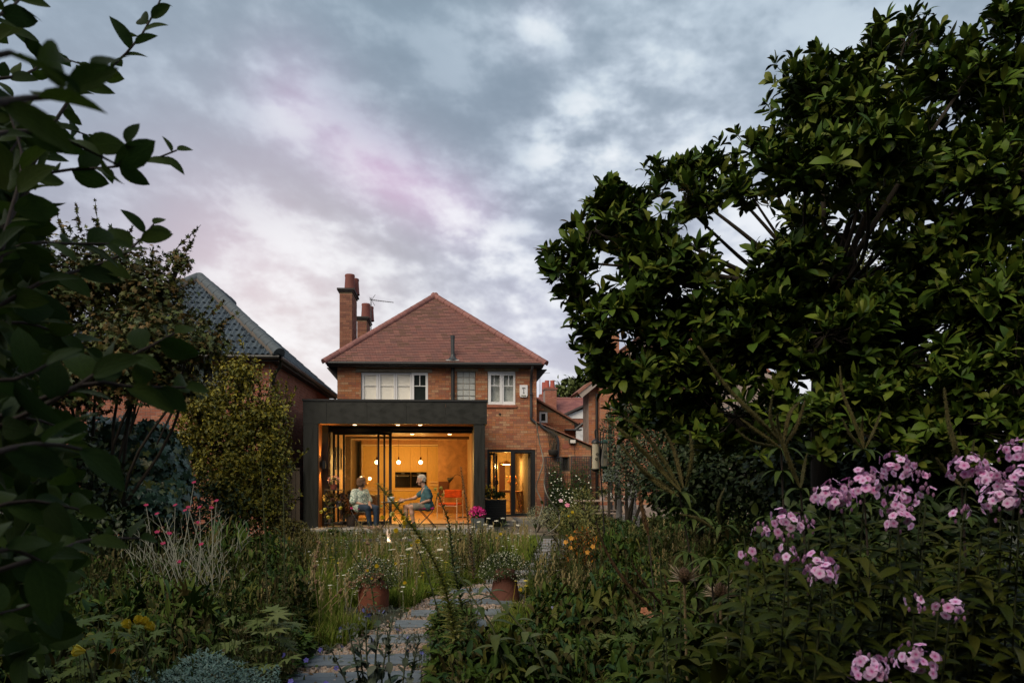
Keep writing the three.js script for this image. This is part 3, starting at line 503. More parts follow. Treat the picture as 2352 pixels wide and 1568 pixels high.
{ // table lamp with two bare bulbs behind the woman, on a low sideboard
  const s = thing('sideboard', 'dark low sideboard under the glowing bare bulbs behind the glass', 'sideboard', [-2.55, FL, -20.6]);
  part('body', rbx(-.55, .55, .12, .72, -.22, .22, .01), M([.10, .045, .02], .5, { map: woodTex }), s); part('leg', [bx(-.5, -.46, 0, .12, -.18, -.14), bx(.46, .5, 0, .12, -.18, -.14), bx(-.5, -.46, 0, .12, .14, .18), bx(.46, .5, 0, .12, .14, .18)], black, s);
  for (const x of [-.27, .27]) part('drawer_front', rbx(x - .255, x + .255, .15, .69, .22, .236, .005), M([.13, .06, .025], .5, { map: woodTex }), s);
  const t = thing('table_lamp', 'brass table lamp with two bare glowing bulbs behind the woman', 'table lamp', [-2.40, FL + .72, -20.6]);
  part('stand', [cyl(0, 0, .02, 0, .09), bar(V(0, 0, 0), V(0, .35, 0), .01), tube([V(0, .3, 0), V(-.1, .36, 0), V(-.14, .46, 0)], .007), tube([V(0, .3, 0), V(.08, .36, 0), V(.11, .44, 0)], .007)], M([.5, .3, .1], .35, { metalness: 1 }), t);
  for (const [x, y] of [[-.14, .5], [.11, .48]]) { part('bulb', new THREE.SphereGeometry(.045, 18, 12).translate(x, y, 0), bulbMat, t); lampLight(t, V(x, y, 0), .7); }
  const pic = thing('wall_picture', 'dark framed picture hung on the side wall behind the sliding glass', 'picture', [EIN0 + .065, 1.95, -20.0], Math.PI / 2);
  part('frame', [bx(-.55, -.51, -.32, .32, 0, .03), bx(.51, .55, -.32, .32, 0, .03), bx(-.51, .51, -.32, -.28, 0, .03), bx(-.51, .51, .28, .32, 0, .03)], black, pic); part('canvas', bx(-.51, .51, -.28, .28, 0, .012), M([.12, .075, .03], .8, { map: mottle }), pic);
}
{ // orange easy chair with a white tube frame
  const p = at(1034, 1190, 20.6), t = thing('easy_chair', 'orange upholstered chair with a white frame inside the open doors', 'chair', [p.x, FL, p.z], -.35), wf = M([.72, .66, .58], .4), or = M([.75, .12, .02], .85, { map: mottle });
  part('backrest', rbx(-.27, .27, .62, .86, -.30, -.22, .03, 3), or, t); part('seat', rbx(-.28, .28, .40, .47, -.26, .30, .025, 3), or, t);
  for (const x of [-.31, .31]) { part('side_frame', [bar(V(x, 0, -.28), V(x, .84, -.28), .014), bar(V(x, 0, .28), V(x, .60, .28), .014), bar(V(x, .60, -.28), V(x, .60, .28), .014)], wf, t); part('armrest', rbx(x - .03, x + .03, .605, .63, -.3, .3, .01), M([.5, .3, .14], .5), t); }
  part('cross_bar', [bar(V(-.31, .39, .28), V(.31, .39, .28), .013), bar(V(-.31, .39, -.28), V(.31, .39, -.28), .013), bar(V(-.31, .74, -.285), V(.31, .74, -.285), .012)], wf, t);
  // black reading lamp with a curved neck
  const q = at(1062, 1190, 21.0), l = thing('floor_lamp', 'slim black reading lamp with an arched neck beside the orange chair', 'floor lamp', [q.x, FL, q.z]);
  part('base', lathe([[0, .03], [.12, .025], [.14, 0]], 20), black, l); part('stem', tube([V(0, .02, 0), V(0, .9, 0), V(0, 1.16, 0), V(-.04, 1.27, 0), V(-.13, 1.32, 0), V(-.24, 1.29, 0), V(-.30, 1.2, .02)], .008, .008, 8, 30), black, l);
  const sh = part('lamp_shade', lathe([[.018, .0], [.03, .02], [.075, .15], [.08, .19]], 20), black, l); sh.position.set(-.28, 1.22, .02); sh.rotation.z = 2.05 ;
  const b = thing('wall_panel', 'small dark brown panel standing against the back wall above the orange chair', 'panel', [hxAt(1019, 23.1), hyAt(1121, 23.1), -23.19]); part('board', rbx(-.17, .17, -.23, .23, -.01, .015, .006), M([.10, .035, .02], .6), b);
}
{ // table, flowers and chairs in the right-hand room
  const p = at(1186, 1120, 23.6), t = thing('dining_table', 'wooden table with splayed legs behind the garden door', 'table', [p.x - .25, FL, p.z]), wd = M([.36, .15, .055], .5, { map: woodTex });
  part('tabletop', rbx(-.62, .42, .70, .735, -.4, .4, .01), wd, t); for (const [x, z] of [[-.5, -.3], [.3, -.3], [-.5, .3], [.3, .3]]) part('leg', bar(V(x, .7, z), V(x + .12 * Math.sign(x + .1), 0, z * 1.1), .03, 8, .02), wd, t);
  const v = thing('flower_vase', 'vase of orange flowers on the table behind the garden door', 'vase', [p.x - .18, FL + .735, p.z + .1]);
  part('vase', lathe([[.0, 0], [.05, 0], [.07, .08], [.05, .18], [.055, .2]], 18), M([.4, .25, .12], .3), v);
  const fl = []; for (let i = 0; i < 26; i++) { const a = R(0, 6.28), r = R(.02, .2), y = R(.26, .52); fl.push(new THREE.IcosahedronGeometry(R(.02, .042), 0).translate(Math.cos(a) * r, y, Math.sin(a) * r)); } part('blossoms', fl, M([.62, .22, .03], .8), v);
  const st = []; for (let i = 0; i < 14; i++) { const a = R(0, 6.28), r = R(.05, .2); st.push(bar(V(0, .15, 0), V(Math.cos(a) * r, R(.3, .5), Math.sin(a) * r), .004, 4)); } part('stems', st, M([.06, .08, .02], .8), v);
  for (const [xd, D, turn, l] of [[1207, 23.3, -1.5, 'wooden armchair at the right of the table behind the garden door'], [1166, 23.0, 2.6, 'wooden chair with its back to the garden door, left of the flowers']]) {
    const q = at(xd, 1120, D), c = thing('wooden_chair', l, 'chair', [q.x, FL, q.z], turn);
    part('seat', rbx(-.22, .22, .43, .46, -.22, .22, .01), wd, c); part('backrest', [rbx(-.23, .23, .70, .80, -.24, -.21, .01), bar(V(-.2, .44, -.21), V(-.21, .8, -.235), .014), bar(V(.2, .44, -.21), V(.21, .8, -.235), .014)], wd, c);
    for (const [x, z] of [[-.19, -.19], [.19, -.19], [-.19, .19], [.19, .19]]) part('leg', bar(V(x, .43, z), V(x * 1.15, 0, z * 1.15), .017, 8), wd, c);
    if (turn < 0) for (const x of [-.25, .25]) part('armrest', [rbx(x - .025, x + .025, .64, .66, -.24, .2, .008), bar(V(x, .44, .17), V(x, .64, .17), .014)], wd, c);
  }
  const L = at(1163, 1066, 23.8), d = thing('pendant_lamp', 'wide white pendant lamp over the table behind the garden door', 'pendant lamp', [L.x, L.y, L.z]);
  part('shade', lathe([[.04, .12], [.12, .08], [.2, .0], [.195, -.005]], 26), M([.66, .45, .25], .6), d); part('bulb', new THREE.SphereGeometry(.05, 16, 10).scale(2.6, .35, 2.6).translate(0, -.008, 0), bulbMat, d); part('cord', bar(V(0, .1, 0), V(0, 2.54 - L.y, 0), .004), black, d);
  lampLight(d, V(0, -.10, 0), 8);
}
// ---------------------------------------------------------------- terrace slab
{
  const t = struct('terrace');
  const conc = M([.34, .32, .29], .85, { map: mottle, bumpMap: bumpy, bumpScale: .006 });
  for (let i = 0; i < 5; i++) part('paving_slab', rbx(-3.6 + i * .96 + .003, -3.6 + (i + 1) * .96 - .003, -.02, FL - .003, ZG + .055, -16.85, .012), conc, t);
  for (let i = 0; i < 2; i++) for (let k = 0; k < 3; k++) part('paving_slab', rbx(1.22 + i * .85, 2.05 + i * .85, -.02, FL - .02, ZH + .02 + k * .6, ZH + .6 + k * .6, .012), conc, t);
  const gr = part('gravel_patch', new THREE.CircleGeometry(1, 24).rotateX(-Math.PI / 2).scale(1.6, 1, 1.5).translate(2.2, .006, -18.2), M([.23, .19, .15], 1, { map: soilTex }), scene); gr.userData.kind = 'structure';
}
// ---------------------------------------------------------------- left neighbour: red brick, dark pantiles
{
  const h = thing('neighbour_house', 'left neighbour house of red brick with a hipped roof of dark grey pantiles', 'house');
  const X1 = -4.12, X0 = -9.2, Z0 = -16.2, Z1 = -24.1, T = 4.2;
  const win = [hxAt(417, 16.2), 2.95, hxAt(519, 16.2), 4.08], low = [-7.2, .9, hxAt(436, 16.2), hyAt(1001, 16.2)];
  const f = frame(X0, 0, Z0, 1, 0);
  part('wall', [wallSolid(f, [[0, 0], [X1 - X0, 0], [X1 - X0, T], [0, T]], [win, low].map(([a, b, c, d]) => [a - X0, b, c - X0, d]), .24), bx(X1 - .24, X1, 0, T, Z1, Z0 - .242), bx(X0, X0 + .24, 0, T, Z1, Z0 - .242), bx(X0, X1, 0, T, Z1 - .24, Z1 - .002)], M([.36, .30, .27], .95, { map: mottle }), h);
  const P = new Pieces(h, 'brick', 'brickwork');
  bricks(P, f, 0, X1 - X0, .02, T, { holes: [win, low].map(([a, b, c, d]) => [a - X0, b, c - X0, d]), stretch: true });
  bricks(P, { o: V(X1, 0, Z0), u: V(0, 0, -1), n: V(1, 0, 0) }, 0, Z0 - Z1, .02, T, { stretch: true });
  P.emit(brickGeo, redMats, redPal, 300);
  const ink = M([.02, .03, .035], .5);
  const w = new THREE.Group(); w.name = 'window'; h.add(w);
  const c3 = [win[0], win[0] + (win[2] - win[0]) * .4, win[0] + (win[2] - win[0]) * .72, win[2]], gf = M([.05, .075, .085], .5);
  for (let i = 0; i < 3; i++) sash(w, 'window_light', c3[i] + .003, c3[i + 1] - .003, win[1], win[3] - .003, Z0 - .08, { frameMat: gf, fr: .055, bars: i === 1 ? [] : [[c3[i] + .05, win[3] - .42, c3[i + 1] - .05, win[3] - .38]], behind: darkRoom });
  part('window_lintel', bx(low[0] - .1, low[2] + .1, low[3], low[3] + .09, Z0 - .1, Z0 + .02), M([.20, .24, .25], .8), h);
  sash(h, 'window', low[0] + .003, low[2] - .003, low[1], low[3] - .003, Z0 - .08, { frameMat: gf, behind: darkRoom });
  // hipped roof
  const e = [-9.43, -3.87], ez = -15.92, bz = -24.35, eY = 4.24, A = V(-6.62, 6.72, -18.7), B = V(-6.62, 6.72, -21.57);
  const roof = new THREE.Group(); roof.name = 'roof'; h.add(roof);
  const tri = (...p) => { const g = new THREE.BufferGeometry(); g.setAttribute('position', new THREE.Float32BufferAttribute(p.flatMap((q) => [q.x, q.y, q.z]), 3)); g.setAttribute('uv', new THREE.Float32BufferAttribute(p.flatMap((q) => [q.x, q.z]), 2)); g.computeVertexNormals(); return g; };
  const E0 = V(e[0], eY, ez), E1 = V(e[1], eY, ez), B0 = V(e[0], eY, bz), B1 = V(e[1], eY, bz);
  part('roof_deck', [tri(E0, E1, A), tri(E1, B1, B), tri(E1, B, A), tri(B0, E0, A), tri(B0, A, B), tri(B1, B0, B)], M([.02, .02, .022], .9), roof);
  // pantile: one wave across
  const pg = new THREE.PlaneGeometry(1, 1, 12, 1), pp = pg.attributes.position; for (let i = 0; i < pp.count; i++) { const u = pp.getX(i) + .5; pp.setZ(i, .02 * Math.sin(u * 12.566 + .6) + (u > .9 ? .006 : 0)); } pg.computeVertexNormals();
  const under = pg.clone(); under.translate(0, 0, -.016); const lip = new THREE.PlaneGeometry(1, 1, 12, 1), lp = lip.attributes.position; for (let i = 0; i < lp.count; i++) { const top = lp.getY(i) > 0, k = i % 13, u = k / 12, z = .02 * Math.sin(u * 12.566 + .6) + (u > .9 ? .006 : 0); lp.setXYZ(i, u - .5, -.5, top ? z : z - .016); } lip.computeVertexNormals();
  const tileGeo = merged([pg, under, lip]);
  const pal = [[.036, .058, .084], [.044, .068, .096], [.030, .050, .073], [.050, .074, .098]].map((c) => C(...c)), mats = pal.map((c) => M(c, .8, { map: mottle }));
  const P2 = new Pieces(roof, 'roof_tile', 'roof_tiles');
  const w1 = A.clone().sub(V(A.x, eY, ez)), L = w1.length(); w1.normalize();
  const o2 = { tilt: .06, lift: .05, geo: 0, over: 1.16, stagger: 0 }, tw = .3, n = 14, gauge = L / n, half = (e[1] - e[0]) / 2;
  tiles(P2, V(e[0], eY, ez), V(1, 0, 0), w1, n, gauge, tw, (v) => half * v / L + .02, (v) => 2 * half - half * v / L - .02, { ...o2, thin: 1 });
  for (const s of [0, 1]) { const ww = A.clone().sub(V(s ? e[1] : e[0], eY, A.z)), L2 = ww.length(); ww.normalize(); const len = ez - bz; tiles(P2, s ? E1.clone() : B0.clone(), V(0, 0, s ? -1 : 1), ww, n, L2 / n, tw, (v) => 2.78 * v / L2 + .02, (v) => len - 2.78 * v / L2 - .02, o2); }
  for (const it of P2.list) { const p = V(), q = new THREE.Quaternion(), sc = V(); it.m.decompose(p, q, sc); sc.z = 1; it.m.compose(p, q, sc); }
  P2.emit(tileGeo, mats, pal, 300);
  const hm = M([.075, .095, .115], .8, { map: mottle }), hg = new THREE.CylinderGeometry(.13, .145, .44, 10, 1, false, -Math.PI * .6, Math.PI * 1.2), bed = M([.10, .085, .075], .95);
  for (const E of [E0, E1]) {
    const d = A.clone().sub(E), nn = Math.round(d.length() / .4), dir = d.clone().normalize(), side = dir.clone().cross(V(0, 1, 0)).normalize(), upv = side.clone().cross(dir), q = new THREE.Quaternion().setFromRotationMatrix(new THREE.Matrix4().makeBasis(side, dir, upv));
    for (let i = 0; i < nn; i++) { const t = part('hip_tile', hg, hm, roof); t.position.copy(E).addScaledVector(d, (i + .5) / nn).addScaledVector(upv, .06); t.quaternion.copy(q); t.rotateX(.025); }
    part('hip_mortar', tube([E.clone().addScaledVector(upv, .02), A.clone().addScaledVector(upv, .02)], .155, .155, 8, 2).scale(1, 1, 1), bed, roof);
  }
  for (let z = A.z - .2; z > B.z; z -= .4) { const t = part('ridge_tile', hg, hm, roof); t.position.set(A.x, A.y + .05, z); t.rotation.x = -Math.PI / 2; }
  const dk = M([.016, .015, .016], .6);
  part('soffit', [bx(e[0] + .05, e[1] - .05, eY - .09, eY - .06, bz + .05, ez - .05)], dk, h);
  part('fascia', [bx(e[0], e[1] - .03, eY - .13, eY + .02, ez - .04, ez - .01), bx(e[1] - .04, e[1] - .01, eY - .13, eY + .02, bz, ez - .042)], dk, h);
  part('gutter', [tube([V(e[0], eY - .04, ez + .04), V(e[1] + .05, eY - .04, ez + .04)], .055, .055, 10, 2), tube([V(e[1] + .04, eY - .04, ez + .04), V(e[1] + .04, eY - .04, bz)], .055, .055, 10, 2)], black, h);
  part('downpipe', [tube([V(e[1] + .02, eY - .06, ez - .25), V(e[1] - .02, eY - .2, ez - .3), V(X1 + .07, eY - .42, ez - .42), V(X1 + .07, 0, ez - .45)], .036, .036, 10, 24)], black, h);
}
// ---------------------------------------------------------------- lean-to, outrigger, right neighbour
const vergePal = M([.30, .13, .09], .85, { map: mottle });
{
  const t = thing('lean_to', 'low brick lean-to with a sloping tiled roof right of the main house', 'outbuilding');
  const X0 = HX1 + .003, X1 = hxAt(1358, 21.5), y0 = 3.1, y1 = 2.36, top = (u) => mix(y0, y1, u / (X1 - X0));
  const f = frame(X0, 0, ZH - .02, 1, 0), wn = [hxAt(1290, 21.5) - X0, hyAt(1083, 21.5), hxAt(1309, 21.5) - X0, hyAt(1047, 21.5)];
  part('wall', [wallSolid(f, [[0, 0], [X1 - X0, 0], [X1 - X0, y1], [0, y0]], [wn], .22), bx(X1 - .22, X1, 0, y1 - .1, -25, ZH - .25)], mortarWarm, t);
  const P = new Pieces(t, 'brick', 'brickwork'); bricks(P, f, 0, X1 - X0, .02, y0, { top: (u) => top(u) - .02, holes: [wn] }); P.emit(brickGeo, brickMats, brickPal, 300);
  const slope = Math.atan2(y1 - y0, X1 - X0), nt = 13, len = Math.hypot(X1 - X0, y1 - y0) + .12;
  for (let i = 0; i < nt; i++) { const b = part('verge_tile', rbx(0, len / nt + .02, 0, .028, -.32, .09, .006), vergePal, t); b.position.set(X0 + Math.cos(slope) * len * i / nt, y0 + .02 + Math.sin(slope) * len * i / nt + .01, ZH); b.rotation.z = slope + .05; }
  const back = bx(0, len, -.01, .015, -3.4, -.33); part('roof', back.applyMatrix4(new THREE.Matrix4().makeRotationZ(slope)).translate(X0, y0 + .03, ZH), vergePal, t);
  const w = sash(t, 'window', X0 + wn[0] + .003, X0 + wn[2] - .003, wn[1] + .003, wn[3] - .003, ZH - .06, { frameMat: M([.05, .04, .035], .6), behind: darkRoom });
  const VX = hxAt(1278, 21.5); part('air_vent', [bx(hxAt(1271, 21.5), hxAt(1280, 21.5), hyAt(1030, 21.5), hyAt(1019, 21.5), ZH - .05, ZH - .006)], M([.08, .045, .035], .9), t); part('air_vent', [bx(hxAt(1292, 21.5), hxAt(1307, 21.5), hyAt(1030, 21.5), hyAt(1019, 21.5), ZH - .05, ZH - .004)], redMats[2], t);
  part('downpipe', [tube([V(hxAt(1240, 21.4), 3.12, ZH + .06), V(hxAt(1247, 21.4), 2.98, ZH + .06), V(hxAt(1276, 21.4), 2.72, ZH + .06), V(hxAt(1281, 21.4), 2.6, ZH + .06), V(hxAt(1281, 21.4), 1.9, ZH + .06)], .045, .045, 10, 30)], M([.03, .032, .036], .45), t);
  const l = thing('flood_light', 'small black floodlight with a pale lens on the lean-to wall', 'light', [hxAt(1316, 21.4), hyAt(1013, 21.4), ZH + .02]); part('housing', rbx(-.11, .11, -.07, .07, 0, .08, .012), black, l); part('lens', rbx(-.085, .085, -.05, .05, .078, .084, .003), M([.62, .58, .54], .3), l); part('cable', bar(V(.06, -.07, 0), V(.06, -.6, 0), .006, 5), black, l);
  // hanging basket of reeds above the trellis
  for (const [a, b, c, d, txt] of [[1250.5, 1289, 1048, 1150, 'square-meshed dark trellis panel nearer the garden door'], [1310.5, 1357, 1047, 1150, 'square-meshed dark trellis panel nearer the bird feeders']]) {
    const g = thing('trellis', txt, 'trellis', [0, 0, ZH + .12], 0, 'trellis panels on the lean-to wall'), x0 = hxAt(a, 21.4), x1 = hxAt(b, 21.4), t1 = hyAt(c, 21.4), wd = M([.035, .037, .042], .8);
    part('frame', [bx(x0, x0 + .035, .1, t1, -.02, .02), bx(x1 - .035, x1, .1, t1, -.02, .02), bx(x0 + .035, x1 - .035, t1 - .035, t1, -.02, .02), bx(x0 + .035, x1 - .035, .1, .135, -.02, .02)], wd, g);
    const w = x1 - x0, n = 9; for (let i = 1; i < n * 3; i++) { const y = .12 + i * w / n; if (y > t1 - .05) break; part('slat', bx(x0 + .03, x1 - .03, y, y + .016, .002, .012), wd, g); } for (let i = 1; i < n; i++) part('slat', bx(x0 + i * w / n, x0 + i * w / n + .016, .13, t1 - .03, -.012, -.002), wd, g);
  }
  const g = thing('wall_basket', 'dark basket with dry stems hanging above the trellis beside the downpipe', 'basket', [hxAt(1271, 21.3), hyAt(1045, 21.3), ZH + .16]);
  part('basket', lathe([[.0, 0], [.13, 0], [.16, .16], [.15, .17]], 16), M([.03, .025, .022], .9), g); const st = []; for (let i = 0; i < 22; i++) st.push(tube([V(R(-.1, .1), .12, R(-.06, .06)), V(R(-.16, .12), .5, R(-.08, .08)), V(R(-.3, .16), R(.7, .95), R(-.1, .1))], .008, .004, 4, 6)); part('stems', st, M([.07, .055, .035], .9), g);
}
{
  const t = thing('brick_outrigger', 'brick gable with a small white window rising behind the lean-to', 'house extension'), z = -24.6, X0 = HX1 + .01, D = 24.6;
  const x1 = hxAt(1323, D), y0 = hyAt(904, D), y1 = hyAt(971, D), f = frame(X0, 0, z, 1, 0), top = (u) => mix(y0, y1, u / (x1 - X0)), wn = [hxAt(1239, D) - X0, hyAt(970, D), hxAt(1258, D) - X0, hyAt(944, D)];
  part('wall', wallSolid(f, [[0, 0], [x1 - X0, 0], [x1 - X0, y1], [0, y0]], [wn], .22), mortarWarm, t);
  const P = new Pieces(t, 'brick', 'brickwork'); bricks(P, f, 0, x1 - X0, 2.3, y0, { top: (u) => top(u) - .02, holes: [wn], nc: 5 }); P.emit(brickGeo, brickMats, brickPal, 160);
  const sl = Math.atan2(y1 - y0, x1 - X0), len = Math.hypot(x1 - X0, y1 - y0) + .1; const rf = part('roof', bx(0, len, 0, .06, -4, .09), vergePal, t); rf.position.set(X0, y0 + .01, z); rf.rotation.z = sl;
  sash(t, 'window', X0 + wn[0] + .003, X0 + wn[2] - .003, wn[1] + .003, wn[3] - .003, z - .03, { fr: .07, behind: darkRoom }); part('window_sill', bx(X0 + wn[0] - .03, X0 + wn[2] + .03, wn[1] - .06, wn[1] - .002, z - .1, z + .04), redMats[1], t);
  part('bargeboard', bx(x1 - .06, x1 + .14, y1 - .16, y1 + .03, z - .1, z + .06), black, t);
  const lead = part('lead_flashing', bx(0, .6, 0, .04, -.5, 0), M([.10, .11, .13], .6), t); lead.position.set(hxAt(1296, D), hyAt(988, D), z + .3);
  const o = part('overflow_pipe', tube([V(x1 + .22, y1 - .02, z + .2), V(x1 + .1, y1 - .12, z + .2), V(x1 - .12, y1 - .28, z + .2)], .055, .055, 10, 10), M([.05, .045, .045], .4), t);
}
{
  const t = thing('neighbour_house', 'tall brick neighbour house on the right, half hidden by the big-leaved tree', 'house'), D = 22, z = -22, X0 = hxAt(1352, D), X1 = 11, eY = hyAt(884, D);
  const f = frame(X0, 0, z, 1, 0), ridge = (X0 + X1) / 2 + .2, top = (u) => eY + Math.min(u + .35, X1 - X0 - u + .35) * .82;
  part('wall', [wallSolid(f, [[0, 0], [X1 - X0, 0], [X1 - X0, eY], [(X1 - X0) / 2, eY + (X1 - X0) / 2 * .82], [0, eY]], [], .24), bx(X0, X0 + .24, 0, eY, z - .9, z - .242), bx(6.7, 6.94, 0, eY, -31, z - .9)], mortarPale, t);
  const P = new Pieces(t, 'brick', 'brickwork'); const cb0 = hxAt(1374, D) - X0, cb1 = cb0 + .62;
  bricks(P, f, 0, 4.2, .5, 7, { top, holes: [[cb0, 0, cb1, 9]], nc: 7 });
  bricks(P, frame(X0 + cb0, 0, z + .3, 1, 0), 0, cb1 - cb0, .5, 6.1, { nc: 4 }); bricks(P, { o: V(X0 + cb0, 0, z), u: V(0, 0, 1), n: V(-1, 0, 0) }, 0, .3, .5, 6.1, { nc: 4 });
  P.emit(brickGeo, brickMats, brickPal, 200);
  part('chimney_breast', bx(X0 + cb0, X0 + cb1, 0, 6.1, z - .1, z + .3), mortarPale, t);
  const a = Math.atan(.82), L = (X1 - X0) / 2 / Math.cos(a) + .55; for (const s of [1, -1]) { const r = part('roof', bx(-.0, L, 0, .08, s > 0 ? -.95 : -9, .32), vergePal, t); r.position.set(s > 0 ? X0 - .38 : X1 + .38, eY - .3, z); r.rotation.set(0, 0, 0); r.scale.x = s; r.rotation.z = s * a; const b = part('bargeboard', bx(0, L, -.16, -.004, .24, .29), M([.30, .25, .22], .7), t); b.position.copy(r.position); b.scale.x = s; b.rotation.z = s * a; }
  part('downpipe', [tube([V(X0 + cb0 - .06, 4.1, z + .08), V(X0 + cb0 - .06, 0, z + .08)], .045, .045, 8, 2), tube([V(X0 + cb0 + .3, 3.5, z + .36), V(X0 + cb0 + .34, 0, z + .36)], .05, .05, 8, 2)], black, t);
}
// ---------------------------------------------------------------- houses and a tree far behind
{
  const D = 42, z = -D, t = thing('distant_house', 'distant house with a red tiled roof, brick chimney and white gable', 'house');
  const x0 = hxAt(1205, D), x1 = hxAt(1420, D), rY = hyAt(903, D), eY = hyAt(975, D), wx0 = x0 + .3;
  part('wall', bx(x0, x1, 0, eY + .2, z - 8, z), mortarPale, t);
  const s = rY - eY, roof = new THREE.Group(); roof.name = 'roof'; t.add(roof);
  const o = V(x0 - .3, eY, z + .4), w = V(0, s, -3.4), L = w.length(); w.normalize();
  const pal = [[.20, .075, .07], [.23, .09, .08], [.18, .065, .065]].map((c) => C(...c)), P = new Pieces(roof, 'roof_tile', 'roof_tiles');
  tiles(P, o, V(1, 0, 0), w, 20, L / 20, .33, () => 0, () => x1 - x0 + .6, { tilt: .05, nc: 3 }); P.emit(brickGeo, pal.map((c) => M(c, .85)), pal, 0);
  part('roof_deck', bx(x0 - .3, x1 + .3, -.02, 0, -L, 0).applyMatrix4(new THREE.Matrix4().makeRotationX(Math.atan2(s, 3.4))).translate(0, eY - .02, z + .4), M([.1, .05, .045], .9), roof); part('ridge', tube([V(x0 - .3, rY, z - 3), V(x1 + .3, rY, z - 3)], .12, .12, 8, 2), M([.2, .08, .07], .85), roof);
  const gx = hxAt(1340, D), gw = 1.75, gy = hyAt(934, D), gb = hyAt(964, D), gz = z + 1.3, white = M([.68, .67, .68], .8);
  part('white_gable', new THREE.ExtrudeGeometry(new THREE.Shape([[-gw, 0], [gw, 0], [0, gy - gb - .12]].map(([a, b]) => new THREE.Vector2(a, b))), { depth: .1, bevelEnabled: false }).translate(gx, gb, gz), white, t);
  part('gable_wall', [bx(gx - gw * .8, gx + gw, 0, gb - .5, gz - 1.5, gz)], M([.64, .64, .66], .85, { map: mottle }), t); part('gable_band', bx(gx - gw * .95, gx + gw, gb - .48, gb - .02, gz - .1, gz + .06), redMats[0], t);
  part('gable_emblem', new THREE.BoxGeometry(.24, .24, .05).rotateZ(.785).translate(gx - .05, gb + .55, gz + .12), redMats[0], t);
  for (const sd of [-1, 1]) { const b = part('gable_roof', bx(0, 2.5, 0, .12, -3, .35), M([.05, .04, .04], .8), t); b.position.set(gx, gy + .02, gz); b.rotation.z = sd > 0 ? -Math.atan2(gy - gb, gw) : Math.PI + Math.atan2(gy - gb, gw); if (sd < 0) b.scale.y = -1; }
  const cx0 = hxAt(1257, D), cx1 = hxAt(1284, D), ct = hyAt(889, D); const ch = new THREE.Group(); ch.name = 'chimney'; t.add(ch); part('stack', bx(cx0, cx1, eY, ct, z - 1.8, z - .9), mortarPale, ch); const Q = new Pieces(ch, 'brick', 'brickwork'); bricks(Q, frame(cx0, 0, z - .9, 1, 0), 0, cx1 - cx0, eY, ct, {}); Q.emit(brickGeo, redMats, redPal, 0); part('cap', bx(cx0 - .05, cx1 + .05, ct, ct + .12, z - 1.85, z - .85), M([.2, .08, .06], .9), ch);
  for (const k of [.25, .72]) part('chimney_pot', lathe([[.1, .5], [.14, .5], [.15, .44], [.13, .4], [.17, 0]], 14).translate(mix(cx0, cx1, k), ct + .12, z - 1.3), M([.32, .07, .05], .8), ch);
  const t2 = thing('distant_chimney', 'small far chimney pot and thin aerial above the distant ridge', 'chimney', [hxAt(1248, 50), hyAt(905, 50), -50]); part('chimney_pot', lathe([[.1, .9], [.2, .9], [.22, 0]], 12).translate(.1, .0, 0), M([.3, .07, .05], .8), t2); part('stack', bx(-.3, .6, -1.6, 0, -.3, .3), redMats[2], t2); part('aerial', [bar(V(-.25, 0, 0), V(-.25, 1.6, 0), .02, 5), bar(V(-.35, 1.55, 0), V(.5, 1.6, 0), .015, 5)], M([.15, .15, .16], .6), t2);
}
{ // fence between the neighbour and the extension
  const t = thing('timber_fence', 'short dark timber fence between the neighbour wall and the extension', 'fence', [0, 0, -17.0]); const wd = M([.09, .065, .045], .9, { map: scaled(woodTex, 3, .4) });
  const a = hxAt(600, 17), b = EX0 - .03, n = 9, t1 = hyAt(1078, 17); for (let i = 0; i < n; i++) part('board', rbx(mix(a, b, i / n) + .004, mix(a, b, (i + 1) / n) - .004, 0, t1 + R(-.01, .01), -.02, .005 * (i % 2), .003), wd, t); part('rail', [bx(a, b, t1, t1 + .04, -.05, .035), bx(a, b, t1 - .72, t1 - .66, .006, .04)], wd, t);
}
